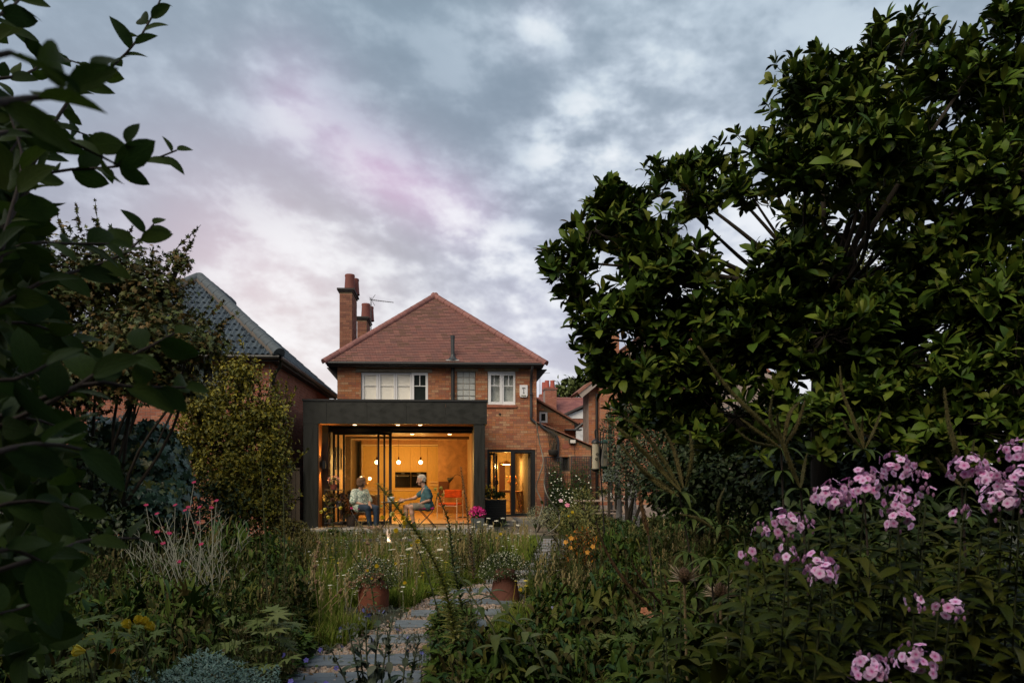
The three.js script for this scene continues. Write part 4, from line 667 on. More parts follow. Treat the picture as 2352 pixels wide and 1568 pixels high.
// ---------------------------------------------------------------- people: one skin per figure, meshed from smooth-joined tapered capsules
// shapes: [ax,ay,az, ra, bx,by,bz, rb] ; flat > 1 squeezes across z
function skin(shapes, cell, k = .02) {
  const lo = V(1e9, 1e9, 1e9), hi = V(-1e9, -1e9, -1e9);
  for (const s of shapes) for (const [x, y, z, r] of [[s[0], s[1], s[2], s[3]], [s[4], s[5], s[6], s[7]]]) { lo.min(V(x - r, y - r, z - r)); hi.max(V(x + r, y + r, z + r)); }
  const c = lo.clone().add(hi).multiplyScalar(.5), half = Math.max(hi.x - lo.x, hi.y - lo.y, hi.z - lo.z) / 2 + cell * 3, n = Math.min(190, Math.ceil(2 * half / cell)), step = 2 * half / n;
  const mc = new MarchingCubes(n, new THREE.MeshStandardMaterial(), false, false, 160000), f = mc.field; f.fill(-1); mc.isolation = 0;
  const field = new Float32Array(n * n * n).fill(1);
  const idx = (v, ax) => (v - (ax - half)) / step;
  for (const s of shapes) {
    const [ax, ay, az, ra, bx_, by, bz, rb] = s, dx = bx_ - ax, dy = by - ay, dz = bz - az, l2 = dx * dx + dy * dy + dz * dz || 1e-9, m = Math.max(ra, rb) + k * 2 + cell * 2, kk = s[8] ?? k;
    const r3 = (a, b, cc) => [Math.max(1, Math.floor(idx(Math.min(a, b) - m, cc))), Math.min(n - 2, Math.ceil(idx(Math.max(a, b) + m, cc)))];
    const [x0, x1] = r3(ax, bx_, c.x), [y0, y1] = r3(ay, by, c.y), [z0, z1] = r3(az, bz, c.z);
    for (let z = z0; z <= z1; z++) for (let y = y0; y <= y1; y++) for (let x = x0; x <= x1; x++) {
      const px = c.x - half + x * step - ax, py = c.y - half + y * step - ay, pz = c.z - half + z * step - az;
      const t = clamp((px * dx + py * dy + pz * dz) / l2), ex = px - dx * t, ey = py - dy * t, ez = pz - dz * t;
      const d = Math.sqrt(ex * ex + ey * ey + ez * ez) - mix(ra, rb, t), i = (z * n + y) * n + x, o = field[i], h = clamp(.5 + .5 * (o - d) / kk);
      field[i] = mix(o, d, h) - kk * h * (1 - h);
    }
  }
  for (let i = 0; i < f.length; i++) f[i] = -field[i];
  mc.update();
  const cnt = mc.count, p = new Float32Array(mc.positionArray.subarray(0, cnt * 3)), nn = new Float32Array(mc.normalArray.subarray(0, cnt * 3));
  for (let i = 0; i < cnt; i++) { p[i * 3] = c.x + p[i * 3] * half; p[i * 3 + 1] = c.y + p[i * 3 + 1] * half; p[i * 3 + 2] = c.z + p[i * 3 + 2] * half; }
  const g = new THREE.BufferGeometry(); g.setAttribute('position', new THREE.BufferAttribute(p, 3)); g.setAttribute('normal', new THREE.BufferAttribute(nn, 3)); g.setAttribute('uv', new THREE.BufferAttribute(new Float32Array(cnt * 2).map((_, i) => (i % 2 ? p[(i >> 1) * 3 + 1] : p[(i >> 1) * 3] - p[(i >> 1) * 3 + 2] * .6) * 2), 2));
  return g;
}
const cap = (a, ra, b, rb = ra, k) => [a.x, a.y, a.z, ra, b.x, b.y, b.z, rb, k];
// a hand: palm and five bent fingers; w = wrist, d = direction of the fingers, n = back of the hand, s = +-1 thumb side
function hand(w, d, n, s, curl = .5, sc = 1) {
  d = d.clone().normalize(); const e = V().crossVectors(d, n).normalize().multiplyScalar(s), nn = V().crossVectors(e, d).normalize().multiplyScalar(s), L = [];
  const P = (a, b, c) => w.clone().addScaledVector(d, a * sc).addScaledVector(e, b * sc).addScaledVector(nn, c * sc);
  for (const b of [-.028, -.009, .010, .029]) L.push(cap(P(.0, b * .7, 0), .017 * sc, P(.085, b, 0), .0125 * sc, .012));
  [[-.031, .062], [-.011, .078], [.010, .082], [.030, .074]].forEach(([b, l], i) => {
    const l1 = l * .45, l2 = l * .33, l3 = l * .27, c1 = curl * .6, c2 = curl * 1.5, c3 = curl * 2.2, a = P(.088, b, 0);
    const q1 = a.clone().addScaledVector(d, Math.cos(c1) * l1 * sc).addScaledVector(nn, -Math.sin(c1) * l1 * sc), q2 = q1.clone().addScaledVector(d, Math.cos(c2) * l2 * sc).addScaledVector(nn, -Math.sin(c2) * l2 * sc), q3 = q2.clone().addScaledVector(d, Math.cos(c3) * l3 * sc).addScaledVector(nn, -Math.sin(c3) * l3 * sc);
    L.push(cap(a, .0098 * sc, q1, .0092 * sc, .004), cap(q1, .0092 * sc, q2, .0085 * sc, .004), cap(q2, .0085 * sc, q3, .0072 * sc, .004));
  });
  const t0 = P(.022, .03, -.004), t1 = P(.055, .058, -.014), t2 = P(.085, .064, -.026); L.push(cap(t0, .015 * sc, t1, .0105 * sc, .008), cap(t1, .0105 * sc, t2, .0085 * sc, .004));
  return L;
}
// a head looking along f (level), chin to crown .235 m
function headShapes(c, f, up, s = 1) {
  const r = V().crossVectors(f, up).normalize(), P = (a, b, d) => c.clone().addScaledVector(f, a * s).addScaledVector(up, b * s).addScaledVector(r, d * s), L = [];
  L.push(cap(P(-.025, .04, 0), .083 * s, P(.012, .035, 0), .078 * s), cap(P(.02, -.01, .0), .066 * s, P(.035, -.065, 0), .042 * s, .03), cap(P(.045, -.09, 0), .024 * s, P(.05, -.085, 0), .022 * s, .02));
  L.push(cap(P(.082, .014, 0), .009 * s, P(.108, -.028, 0), .0125 * s, .010), cap(P(.104, -.031, .012), .007 * s, P(.104, -.031, -.012), .007 * s, .008));
  L.push(cap(P(.074, .028, .035), .011 * s, P(.08, .03, .012), .009 * s, .012), cap(P(.074, .028, -.035), .011 * s, P(.08, .03, -.012), .009 * s, .012));
  L.push(cap(P(.078, -.06, .018), .0085 * s, P(.078, -.06, -.018), .0085 * s, .007), cap(P(.075, -.072, .014), .008 * s, P(.075, -.072, -.014), .008 * s, .007));
  for (const k of [1, -1]) L.push(cap(P(-.012, .012, .078 * k), .013 * s, P(-.006, -.022, .074 * k), .010 * s, .006), cap(P(.058, -.02, .035 * k), .022 * s, P(.04, -.03, .045 * k), .022 * s, .02));
  return L;
}
// cloth folds and hair strands: the surface moved in and out by noise
function crumple(g, amp, fx, fy, fz) {
  g.deleteAttribute('normal'); const uv = g.attributes.uv; const m = mergeVertices(g, 1e-5), p = m.attributes.position; m.computeVertexNormals(); const n = m.attributes.normal;
  for (let i = 0; i < p.count; i++) { const k = amp * (Math.abs(fbm(p.getX(i) * fx, p.getY(i) * fy, p.getZ(i) * fz, 4)) * 3 - .6); p.setXYZ(i, p.getX(i) + n.getX(i) * k, p.getY(i) + n.getY(i) * k, p.getZ(i) + n.getZ(i) * k); }
  m.computeVertexNormals(); return m;
}
const bod = (list, cell) => skin(list, cell, .03);
const skinMat = M([.50, .27, .18], .55, { map: mottle });
{ // the man
  const m = thing('person', 'grey-haired man with glasses in a teal short-sleeved shirt and shorts, seated on a folding chair', 'person');
  const z0 = -17.25, hipL = V(-.47, .70, z0 + .1), hipR = V(-.47, .70, z0 - .1), kneeL = V(-.88, .685, z0 + .14), kneeR = V(-1.03, .68, z0 - .13), ankL = V(-.81, .26, z0 + .16), ankR = V(-1.0, .26, z0 - .10);
  const chest = V(-.50, 1.0, z0), neck = V(-.545, 1.19, z0), head = V(-.63, 1.345, z0), shL = V(-.49, 1.11, z0 + .185), shR = V(-.53, 1.11, z0 - .185), elL = V(-.43, .86, z0 + .25), elR = V(-.80, .90, z0 - .16), wrL = V(-.66, .77, z0 + .14), wrR = V(-1.06, .855, z0 - .06);
  const fwd = V(-1, -.12, .12).normalize(), up = V(-.14, .99, 0).normalize();
  const limbs = [cap(hipL, .085, kneeL, .06), cap(hipR, .085, kneeR, .06), cap(kneeL, .058, kneeL.clone().lerp(ankL, .35), .058), cap(kneeL.clone().lerp(ankL, .35), .058, ankL, .036), cap(kneeR, .058, kneeR.clone().lerp(ankR, .35), .058), cap(kneeR.clone().lerp(ankR, .35), .058, ankR, .036),
    cap(V(-.47, .72, z0 - .05), .12, V(-.47, .72, z0 + .05), .12), cap(V(-.5, .8, z0), .125, chest, .13), cap(chest, .13, V(-.52, 1.1, z0), .10), cap(shL, .058, shR, .058), cap(neck.clone().add(V(.01, -.06, 0)), .062, head.clone().add(V(.02, -.04, 0)), .052),
    cap(shL, .052, elL, .042), cap(shR, .052, elR, .042), cap(elL, .04, wrL, .026), cap(elR, .04, wrR, .026), cap(wrL, .026, wrL.clone().add(V(-.03, -.005, -.01)), .024), cap(wrR, .026, wrR.clone().add(V(-.03, -.004, .005)), .024)];
  part('body', [bod(limbs, .012), skin(headShapes(head, fwd, up, 1.08), .0042, .014), skin(hand(wrL, V(-.95, -.25, -.3), V(-.1, 1, .2), -1, .45), .0045, .006), skin(hand(wrR, V(-.95, -.1, .2), V(.1, .6, .9), 1, .7), .0045, .006)], skinMat, m);
  const teal = M([.05, .125, .14], .9, { map: mottle, bumpMap: bumpy, bumpScale: .004 });
  const el2 = (a, b, t) => a.clone().lerp(b, t);
  part('shirt', crumple(skin([cap(V(-.455, .72, z0 - .09), .145, V(-.455, .72, z0 + .09), .145), cap(V(-.51, .82, z0 - .04), .155, V(-.51, .82, z0 + .04), .155), cap(V(-.49, .95, z0 - .06), .15, V(-.49, .95, z0 + .06), .15), cap(V(-.5, 1.06, z0 - .1), .105, V(-.48, 1.06, z0 + .1), .105), cap(shL, .074, el2(shL, elL, .72), .074, .02), cap(shR, .074, el2(shR, elR, .62), .072, .02), cap(V(-.50, 1.14, z0 - .05), .06, V(-.50, 1.14, z0 + .05), .06), cap(V(-.53, 1.17, z0), .066, V(-.545, 1.185, z0), .066, .01)], .011, .03), .010, 9, 6, 9), teal, m);
  part('collar', [cap(V(-.56, 1.19, z0 + .05), .018, V(-.62, 1.13, z0 + .035), .012), cap(V(-.56, 1.19, z0 - .05), .018, V(-.62, 1.13, z0 - .03), .012), cap(V(-.49, 1.2, z0 + .03), .016, V(-.56, 1.19, z0 + .055), .016)].map((c) => skin([c], .006, .01)), teal, m);
  const sh = M([.17, .145, .11], .9, { map: mottle });
  part('shorts', crumple(skin([cap(hipL, .108, el2(hipL, kneeL, .72), .094, .02), cap(hipR, .108, el2(hipR, kneeR, .74), .094, .02), cap(V(-.45, .70, z0 - .09), .125, V(-.45, .70, z0 + .09), .125)], .011, .03), .008, 9, 9, 9), sh, m);
  const r = V().crossVectors(fwd, up).normalize(), H = (a, b, d) => head.clone().addScaledVector(fwd, a).addScaledVector(up, b).addScaledVector(r, d);
  part('hair', crumple(skin([cap(H(-.035, .055, 0), .092, H(-.005, .075, 0), .085), cap(H(-.065, .0, .035), .05, H(-.065, .0, -.035), .05), cap(H(.035, .10, .03), .035, H(.035, .10, -.03), .035), cap(H(-.03, .02, .075), .022, H(-.03, .0, .08), .014), cap(H(-.03, .02, -.075), .022, H(-.03, .0, -.08), .014), cap(H(-.1, .05, 0), .04, H(-.06, .11, .02), .045)], .006, .02), .012, 40, 16, 40), M([.40, .36, .31], .95, { bumpMap: bumpy, bumpScale: .02 }), m);
  const gl = []; for (const k of [1, -1]) { gl.push(new THREE.TorusGeometry(.024, .0032, 6, 18).applyMatrix4(new THREE.Matrix4().makeBasis(r, up, fwd).setPosition(H(.094, .018, .034 * k)))); gl.push(bar(H(.09, .022, .058 * k), H(-.01, .02, .083 * k), .003, 5)); } gl.push(bar(H(.098, .022, .011), H(.098, .022, -.011), .003, 5));
  part('glasses', gl, M([.06, .01, .008], .3), m);
  part('wrist_watch', new THREE.TorusGeometry(.03, .007, 6, 18).applyMatrix4(mat4(wrL.x + .02, wrL.y + .006, wrL.z + .01, 1, 1, 1, new THREE.Quaternion().setFromUnitVectors(V(0, 0, 1), elL.clone().sub(wrL).normalize()))), black, m);
  const shoe = M([.03, .03, .026], .8);
  for (const a of [ankL, ankR]) part('shoe', skin([cap(V(a.x + .03, FL + .045, a.z), .042, V(a.x - .10, FL + .04, a.z + .02), .038), cap(V(a.x - .10, FL + .04, a.z + .02), .038, V(a.x - .17, FL + .032, a.z + .03), .03), cap(V(a.x, FL + .06, a.z), .045, V(a.x, FL + .13, a.z), .043)], .008, .02), shoe, m);
}
{ // the woman
  const w = thing('person', 'woman with short brown hair in a leaf-print blouse and dark jeans, facing the man', 'person');
  const z0 = -17.22, f = V(.72, 0, .69), s = V(.69, 0, -.72);   // facing, and towards her left
  const c = V(-2.14, .68, z0), A = (a, b, y) => V(c.x + f.x * a + s.x * b, y, c.z + f.z * a + s.z * b);
  const hipL = A(.02, .1, .69), hipR = A(.02, -.1, .69), kneeR = A(.40, -.11, .675), kneeL = A(.44, .12, .67), ankR = A(.42, -.05, .26), ankL = A(.50, .07, .26), chest = A(-.03, 0, .98), shR = A(-.03, -.17, 1.06), shL = A(-.02, .17, 1.06), elR = A(.02, -.25, .82), wrR = A(.25, -.07, .755), elL = A(.05, .24, .82), wrL = A(.28, .05, .76);
  const head = A(.02, .02, 1.285), fwd = V(.93, -.05, -.30).normalize(), up = V(.02, 1, 0).normalize();
  const limbs = [cap(hipL, .085, kneeL, .06), cap(hipR, .085, kneeR, .06), cap(kneeL, .057, ankL, .036), cap(kneeR, .057, ankR, .036), cap(A(0, -.05, .72), .12, A(0, .05, .72), .12), cap(A(-.01, 0, .8), .115, chest, .12), cap(shL, .052, shR, .052), cap(A(-.01, 0, 1.08), .058, A(.0, .01, 1.23), .05), cap(shL, .05, elL, .04), cap(shR, .05, elR, .04), cap(elL, .038, wrL, .024), cap(elR, .038, wrR, .024), cap(ankR, .034, V(ankR.x, FL + .05, ankR.z), .034), cap(ankL, .034, V(ankL.x, FL + .05, ankL.z), .034)];
  for (const a of [ankR, ankL]) limbs.push(cap(V(a.x - .02, FL + .045, a.z), .034, V(a.x + f.x * .13, FL + .035, a.z + f.z * .13), .028));
  part('body', [bod(limbs, .012), skin(headShapes(head, fwd, up, 1.0), .0042, .014), skin(hand(wrR, V(.8, -.5, .35), V(.3, 1, .3), 1, .4, .92), .0045, .006), skin(hand(wrL, V(.3, -.4, .7), V(.3, 1, .2), -1, .4, .92), .0045, .006)], skinMat, w);
  const pr = noiseTex(256, (u, v) => { const a = tileNoise(u, v, 9, 2, 2), b = tileNoise(u, v, 13, 2, 8), c2 = tileNoise(u, v, 7, 3, 14); return Math.abs(a) < .045 || b > .26 ? [.03, .07, .09] : c2 > .15 ? [.16, .52, .46] : b < -.2 ? [.36, .62, .58] : [.90, .91, .84]; }, true);
  const blouse = M([.86, .86, .84], .85, { map: scaled(pr, 3.2, 3.2) });
  const el2 = (a, b, t) => a.clone().lerp(b, t);
  part('blouse', crumple(skin([cap(A(.03, -.09, .70), .15, A(.03, .09, .70), .15), cap(A(.0, -.05, .84), .15, A(.0, .05, .84), .15), cap(A(-.01, -.06, .96), .145, A(-.01, .06, .96), .145), cap(shL, .08, shR, .08), cap(shR, .085, el2(shR, elR, .9), .095, .03), cap(shL, .085, el2(shL, elL, .9), .095, .03)], .011, .03), .012, 8, 5, 8), blouse, w);
  const jn = M([.018, .035, .065], .9, { map: mottle });
  part('jeans', crumple(skin([cap(hipL, .105, kneeL, .076, .02), cap(hipR, .105, kneeR, .076, .02), cap(kneeL, .075, ankL, .055, .02), cap(kneeR, .075, ankR, .055, .02), cap(A(0, -.08, .69), .13, A(0, .08, .69), .13)], .011, .03), .007, 10, 7, 10), jn, w);
  const r = V().crossVectors(fwd, up).normalize(), H = (a, b, d) => head.clone().addScaledVector(fwd, a).addScaledVector(up, b).addScaledVector(r, d);
  part('hair', crumple(skin([cap(H(-.035, .05, 0), .098, H(.0, .07, 0), .09), cap(H(-.06, -.03, .03), .062, H(-.06, -.03, -.03), .062), cap(H(-.01, .0, .08), .032, H(-.02, -.05, .072), .025), cap(H(-.01, .0, -.08), .032, H(-.02, -.05, -.072), .025), cap(H(.045, .09, .03), .036, H(.045, .09, -.03), .036)], .006, .02), .010, 45, 12, 45), M([.12, .06, .03], .8, { bumpMap: bumpy, bumpScale: .02 }), w);
  const sd = M([.22, .13, .10], .7);
  for (const a of [ankR, ankL]) { const q = [bar(V(0, 0, 0), V(0, 0, 0.001), .001)]; const g = skin([cap(V(a.x - f.x * .05, FL + .012, a.z - f.z * .05), .03, V(a.x + f.x * .17, FL + .012, a.z + f.z * .17), .034), cap(V(a.x + f.x * .09 - s.x * .03, FL + .05, a.z + f.z * .09 - s.z * .03), .018, V(a.x + f.x * .09 + s.x * .03, FL + .05, a.z + f.z * .09 + s.z * .03), .018), cap(V(a.x, FL + .07, a.z), .04, V(a.x, FL + .085, a.z), .04)], .008, .012); part('sandal', g, sd, w); }
}
// ---------------------------------------------------------------- folding chairs, table, pots
function bistroChair(label, pos, turn) {
  const c = thing('folding_chair', label, 'chair', pos, turn, 'folding bistro chairs on the terrace'), k = black;
  // faces +z; legs cross at the sides
  for (const x of [-.19, .19]) { part('back_leg', bar(V(x, 0, -.24), V(x, .44, .17), .009, 6), k, c); part('front_leg', tube([V(x * .94, 0, .24), V(x * .94, .44, -.17), V(x * .94, .64, -.235), V(x * .94, .84, -.28)], .009, .009, 6, 12), k, c); }
  for (let i = 0; i < 5; i++) part('seat_slat', rbx(-.2, .2, .445, .46, -.18 + i * .076, -.12 + i * .076, .004), k, c);
  for (const [y, z] of [[.82, -.275], [.70, -.247]]) part('back_slat', rbx(-.19, .19, y - .035, y + .035, z - .007, z + .007, .004), k, c);
  part('stretcher', [bar(V(-.19, .03, -.21), V(.19, .03, -.21), .007), bar(V(-.18, .03, .21), V(.18, .03, .21), .007)], k, c);
  const q = thing('seat_cushion', label.includes('woman') ? 'magenta seat cushion under the woman' : 'magenta seat cushion under the man', 'cushion', [pos[0], pos[1] + .462, pos[2]], turn); part('cover', rbx(-.205, .205, 0, .05, -.2, .2, .022, 3), M([.42, .015, .13], .9, { map: mottle }), q);
}
bistroChair('black folding metal chair the man sits on', [-.50, FL, -17.25], -Math.PI / 2);
bistroChair('black folding metal chair the woman sits on', [-2.13, FL, -17.23], .81);
{
  const t = thing('bistro_table', 'small black folding table between the two seated people', 'table', [-1.36, FL, -17.38]);
  part('tabletop', lathe([[0, .62], [.30, .62], [.305, .628], [.30, .64], [0, .64]], 36), black, t);
  for (const z of [-.2, .2]) { part('leg', bar(V(-.26, 0, z), V(.2, .62, z * .9), .009), black, t); part('leg', bar(V(.26, 0, z), V(-.2, .62, z * .9), .009), black, t); } part('stretcher', [bar(V(-.26, .02, -.2), V(-.26, .02, .2), .008), bar(V(.26, .02, -.2), V(.26, .02, .2), .008)], black, t);
  const p = thing('plant_pot', 'white pot with a small leafy plant on the bistro table', 'plant pot', [-1.40, FL + .64, -17.36]);
  part('pot', lathe([[0, 0], [.075, 0], [.09, .1], [.09, .13], [.08, .13], [.075, .1]], 22), M([.85, .84, .84], .4), p);
  const b = new Leaves(); for (let i = 0; i < 120; i++) { const a = R(0, 6.28), d = V(Math.cos(a) * R(.2, 1), R(.4, 1.2), Math.sin(a) * R(.2, 1)).normalize(); b.add(V(Math.cos(a) * R(0, .05), .12 + R(0, .08), Math.sin(a) * R(0, .05)), d, R(.04, .07)); } b.emit(p, leafG.small, 'foliage', [[.03, .04, .015], [.05, .06, .02], [.12, .03, .03]], 0);
  const g = thing('drinking_glass', 'clear drinking glass on the bistro table by the man\u2019s hand', 'glass', [-1.17, FL + .641, -17.30]); part('glass', lathe([[0, .004], [.028, .004], [.033, .12], [.036, .12], [.031, 0], [0, 0]], 20), pane, g);
}
// ---------------------------------------------------------------- trees and shrubs
const barkMat = M([.045, .034, .024], .95, { map: mottle, bumpMap: bumpy, bumpScale: .01 });
const PAL = {
  magnolia: [[.070, .116, .015], [.049, .090, .013], [.104, .142, .019], [.034, .068, .013], [.060, .098, .013], [.105, .125, .02]],
  shrub: [[.036, .072, .010], [.028, .060, .010], [.046, .080, .010], [.024, .052, .012]],
  maple: [[.058, .072, .014], [.07, .075, .016], [.085, .062, .016], [.042, .06, .016], [.11, .068, .018], [.05, .07, .03], [.06, .08, .016]],
  ivy: [[.042, .092, .060], [.055, .115, .075], [.03, .07, .048], [.13, .15, .04]],
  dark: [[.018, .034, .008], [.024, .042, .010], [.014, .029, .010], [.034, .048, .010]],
  grey: [[.040, .056, .028], [.030, .046, .024], [.055, .068, .034]],
  herb: [[.046, .080, .014], [.034, .066, .014], [.068, .098, .018], [.092, .098, .022], [.028, .060, .024], [.06, .052, .018], [.052, .090, .016]],
};
const ell = (xd, yd, D, rx, ry, rz) => ({ c: at(xd, yd, D), r: V(rx / F * D, ry / F * D, (rz ?? rx * .8) / F * D) });
function onShell(e, lo = .75, hi = 1.05, yb = .25) { const d = rdir(yb), k = R(lo, hi); return { p: V(e.c.x + d.x * e.r.x * k, e.c.y + d.y * e.r.y * k, e.c.z + d.z * e.r.z * k), n: V(d.x / e.r.x, d.y / e.r.y, d.z / e.r.z).normalize() }; }
const wob = (p, s) => p.clone().add(V(R(-s, s), R(-s, s), R(-s, s)));
{ // big-leaved tree on the right
  rnd = rng(21);
  const t = thing('magnolia_tree', 'tall tree with large glossy green leaves filling the right side of the garden', 'tree');
  const T0 = at(1905, PY, 7.6), base = V(T0.x, 0, T0.z), f1 = at(1888, 830, 7.5), f2 = at(1895, 705, 7.4);
  part('trunk', tube([base, wob(base.clone().lerp(f1, .5), .05), f1, f2], .17, .085, 12, 24), barkMat, t);
  const forks = [f2, f1, base.clone().lerp(f1, .75), base.clone().lerp(f1, .45)];
  const clumps = [[1860, 210, 7, 130, 70], [2000, 150, 7, 110, 70], [2080, 95, 7, 80, 60], [2170, 190, 6.8, 120, 80], [2290, 200, 6.5, 110, 110], [2310, 55, 6.3, 50, 45], [1960, 270, 6.8, 130, 60], [1850, 390, 6.2, 140, 70], [1990, 370, 6.2, 140, 80], [2140, 370, 6.9, 170, 100], [2330, 390, 6.3, 120, 150], [1640, 390, 7.6, 90, 50], [1540, 410, 7.6, 70, 45], [1740, 340, 7.3, 70, 45], [1450, 500, 6.8, 110, 60], [1360, 530, 6.9, 80, 50], [1310, 600, 6.9, 60, 60], [1505, 620, 6.9, 130, 95], [1410, 740, 7.0, 90, 80], [1610, 730, 7.0, 130, 100], [1440, 850, 7.2, 80, 70], [1550, 860, 7.0, 130, 100], [1770, 640, 7.1, 95, 70], [1760, 790, 7.0, 140, 110], [2190, 560, 7.0, 170, 90], [2110, 690, 7.2, 130, 90], [2290, 720, 6.4, 150, 150], [2060, 830, 7.1, 170, 110], [1690, 960, 7.0, 140, 90], [1920, 950, 6.8, 180, 110], [2200, 960, 6.4, 180, 130], [2480, 300, 6.4, 130, 200], [2500, 700, 6.4, 150, 250], [2330, 880, 6.2, 150, 130], [1580, 960, 7.4, 110, 70], [1880, 500, 7.2, 90, 40], [2050, 480, 7.1, 100, 50], [1870, 700, 7.4, 90, 80], [1980, 660, 7.5, 70, 60], [1340, 680, 7, 50, 50], [1440, 925, 9, 52, 50], [1480, 960, 8.5, 60, 60], [1365, 775, 7.2, 50, 60], [1380, 850, 7.4, 45, 50], [1830, 600, 6.7, 100, 60], [1900, 770, 6.6, 140, 80], [1750, 720, 6.7, 90, 60], [2090, 600, 6.8, 70, 55], [2010, 700, 6.7, 90, 60], [1570, 470, 7, 80, 50], [1720, 440, 6.9, 70, 45], [1400, 470, 6.9, 70, 40]];
  const L = new Leaves(), tw = [], inner = [];
  for (const [x, y, D, rx, ry] of clumps) {
    const e = ell(x, y, D, rx, ry), st = forks.filter((f) => f.y < e.c.y + .2).sort((a, b) => a.distanceTo(e.c) - b.distanceTo(e.c))[0] ?? forks[3];
    const mid = st.clone().lerp(e.c, .5).add(V(R(-.3, .3), R(-.25, .12), R(-.3, .3)));
    part('branch', tube([st, mid, e.c], clamp(.012 * st.distanceTo(e.c) + .01, .015, .04), .009, 7, 14), barkMat, t);
    const n = Math.round(rx * ry / 68);
    for (let i = 0; i < n; i++) {
      const s = onShell(e, .25, 1.12, .2); if (fbm(s.p.x * 1.6, s.p.y * 1.6, s.p.z * 1.6 + 3, 3) < -.12) continue; const ax = s.n.clone().multiplyScalar(.62).add(V(R(-.45, .45), .85, R(-.45, .45))).normalize(), k = 6 + Math.floor(R(0, 5)), ph = R(0, 6.28), big = R(.75, 1.2);
      if (rnd() < .5) { const m = e.c.clone().lerp(s.p, .5); m.y -= .06; tw.push(tube([e.c.clone().lerp(s.p, R(.0, .25)), m, s.p.clone().addScaledVector(ax, -.02)], .008, .004, 4, 5)); }
      const u = V().crossVectors(ax, V(.3, .2, 1)).normalize(), v = V().crossVectors(ax, u);
      for (let j = 0; j < k; j++) {
        const a = ph + j * 2.4, sp = j < 2 ? R(.15, .4) : R(.45, 1.15), d = u.clone().multiplyScalar(Math.cos(a) * Math.sin(sp)).addScaledVector(v, Math.sin(a) * Math.sin(sp)).addScaledVector(ax, Math.cos(sp)); d.y -= R(.0, .25);
        L.add(s.p.clone().addScaledVector(ax, -.05 * j / k), d, R(.10, .225) * big * (j < 2 ? .85 : 1), ax.clone().add(rdir().multiplyScalar(.35)), R(.8, 1.15));
      }
    }
  }
  part('twigs', tw, barkMat, t).userData.kind = 'stuff';
  L.emit(t, [leafG.big, leafGeo(5, .42, obov, .25, 1.2), leafGeo(5, .33, obov, .5, .25), leafGeo(5, .40, ov, .1, -.5)], 'leaf', PAL.magnolia, 300, { rough: .45, spec: .2, veins: true });
}
function shrub(name, label, cat, ells, n, leaf, size, pal, o = {}) {
  const t = thing(name, label, cat, [0, 0, 0], 0, o.group), L = new Leaves(), tw = [], base = o.base ?? V(ells[0].c.x, 0, ells[0].c.z), vol = ells.map((e) => Math.pow(e.r.x * e.r.y * e.r.z, .67)), sum = vol.reduce((a, b) => a + b);
  ells.forEach((e, i) => {
    const m = Math.round(n * vol[i] / sum);
    for (let j = 0; j < m; j++) {
      const s = onShell(e, o.lo ?? .6, 1.06, o.yb ?? .15), q = s.p.clone().sub(e.c); s.p.copy(e.c).addScaledVector(q, 1 + .8 * fbm(q.x * 1.9 + e.c.x, q.y * 1.9, q.z * 1.9, 3) + (rnd() < .05 ? R(0, .22) : 0)); if (s.p.y < .02 || (o.holes && fbm(s.p.x * 3.2, s.p.y * 3.2, s.p.z * 3.2 + 7, 3) < o.holes)) continue;
      const d = s.n.clone().multiplyScalar(o.out ?? .6).add(rdir().multiplyScalar(o.rand ?? .8)); d.y += o.lift ?? .1;
      L.add(s.p, d, size * R(.65, 1.25), s.n.clone().multiplyScalar(o.faceOut ?? .6).add(V(R(-.4, .4), R(.2, 1), R(-.4, .4))), R(.85, 1.15));
    }
    for (let j = 0; j < Math.min(10, o.twigs ?? 8); j++) { const s = onShell(e, .5, 1.0, .1); tw.push(tube([base.clone().lerp(e.c, .72 + rnd() * .28), e.c.clone().lerp(s.p, .4), s.p], .012, .004, 4, 6)); }
    part('branch', tube([wob(base, .02), base.clone().lerp(e.c, .3).add(V(R(-.06, .06), .1, R(-.06, .06))), base.clone().lerp(e.c, .6).add(V(R(-.18, .18), .12, R(-.18, .18))), e.c], o.trunk ?? .05, .015, 7, 9), o.bark ?? barkMat, t);
  });
  for (let j = 0; j < (o.shoots ?? 0); j++) { const e = ells[Math.floor(rnd() * ells.length)], s = onShell(e, .85, 1.02, .5), d = V(R(-.5, .5) + (s.p.x - base.x) * .5, 1, R(-.3, .5)).normalize(), ln = R(.2, .5); tw.push(tube([s.p, s.p.clone().addScaledVector(d, ln)], .006, .003, 4, 3)); for (let k = 0; k < 20; k++) L.add(s.p.clone().addScaledVector(d, ln * R(.1, 1)), d.clone().add(rdir().multiplyScalar(.9)), size * R(.6, 1.1), rdir(.6)); }
  if (tw.length) part('twigs', tw, o.bark ?? barkMat, t).userData.kind = 'stuff';
  L.emit(t, leaf, 'leaf', pal, o.cap ?? 0, { rough: o.rough ?? .55, vcol: o.vcol, spec: o.spec ?? .5 });
  return t;
}
rnd = rng(31);
shrub('maple_tree', 'small-leaved maple turning rusty in front of the left neighbour house', 'tree', [ell(230, 640, 9.6, 170, 95), ell(110, 700, 9.4, 150, 110), ell(345, 690, 9.6, 100, 85), ell(410, 600, 9.8, 32, 32), ell(330, 790, 9.0, 140, 90), ell(455, 790, 8.8, 85, 42), ell(190, 850, 9.2, 170, 90), ell(60, 900, 9.4, 140, 110), ell(420, 890, 9, 55, 32), ell(330, 860, 9.2, 120, 70)], 24000, leafG.maple, .060, PAL.maple, { shoots: 50, base: V(at(210, PY, 9.7).x, 0, -9.7), rand: 1.1, lo: .2, twigs: 30, trunk: .026, rough: .6 });
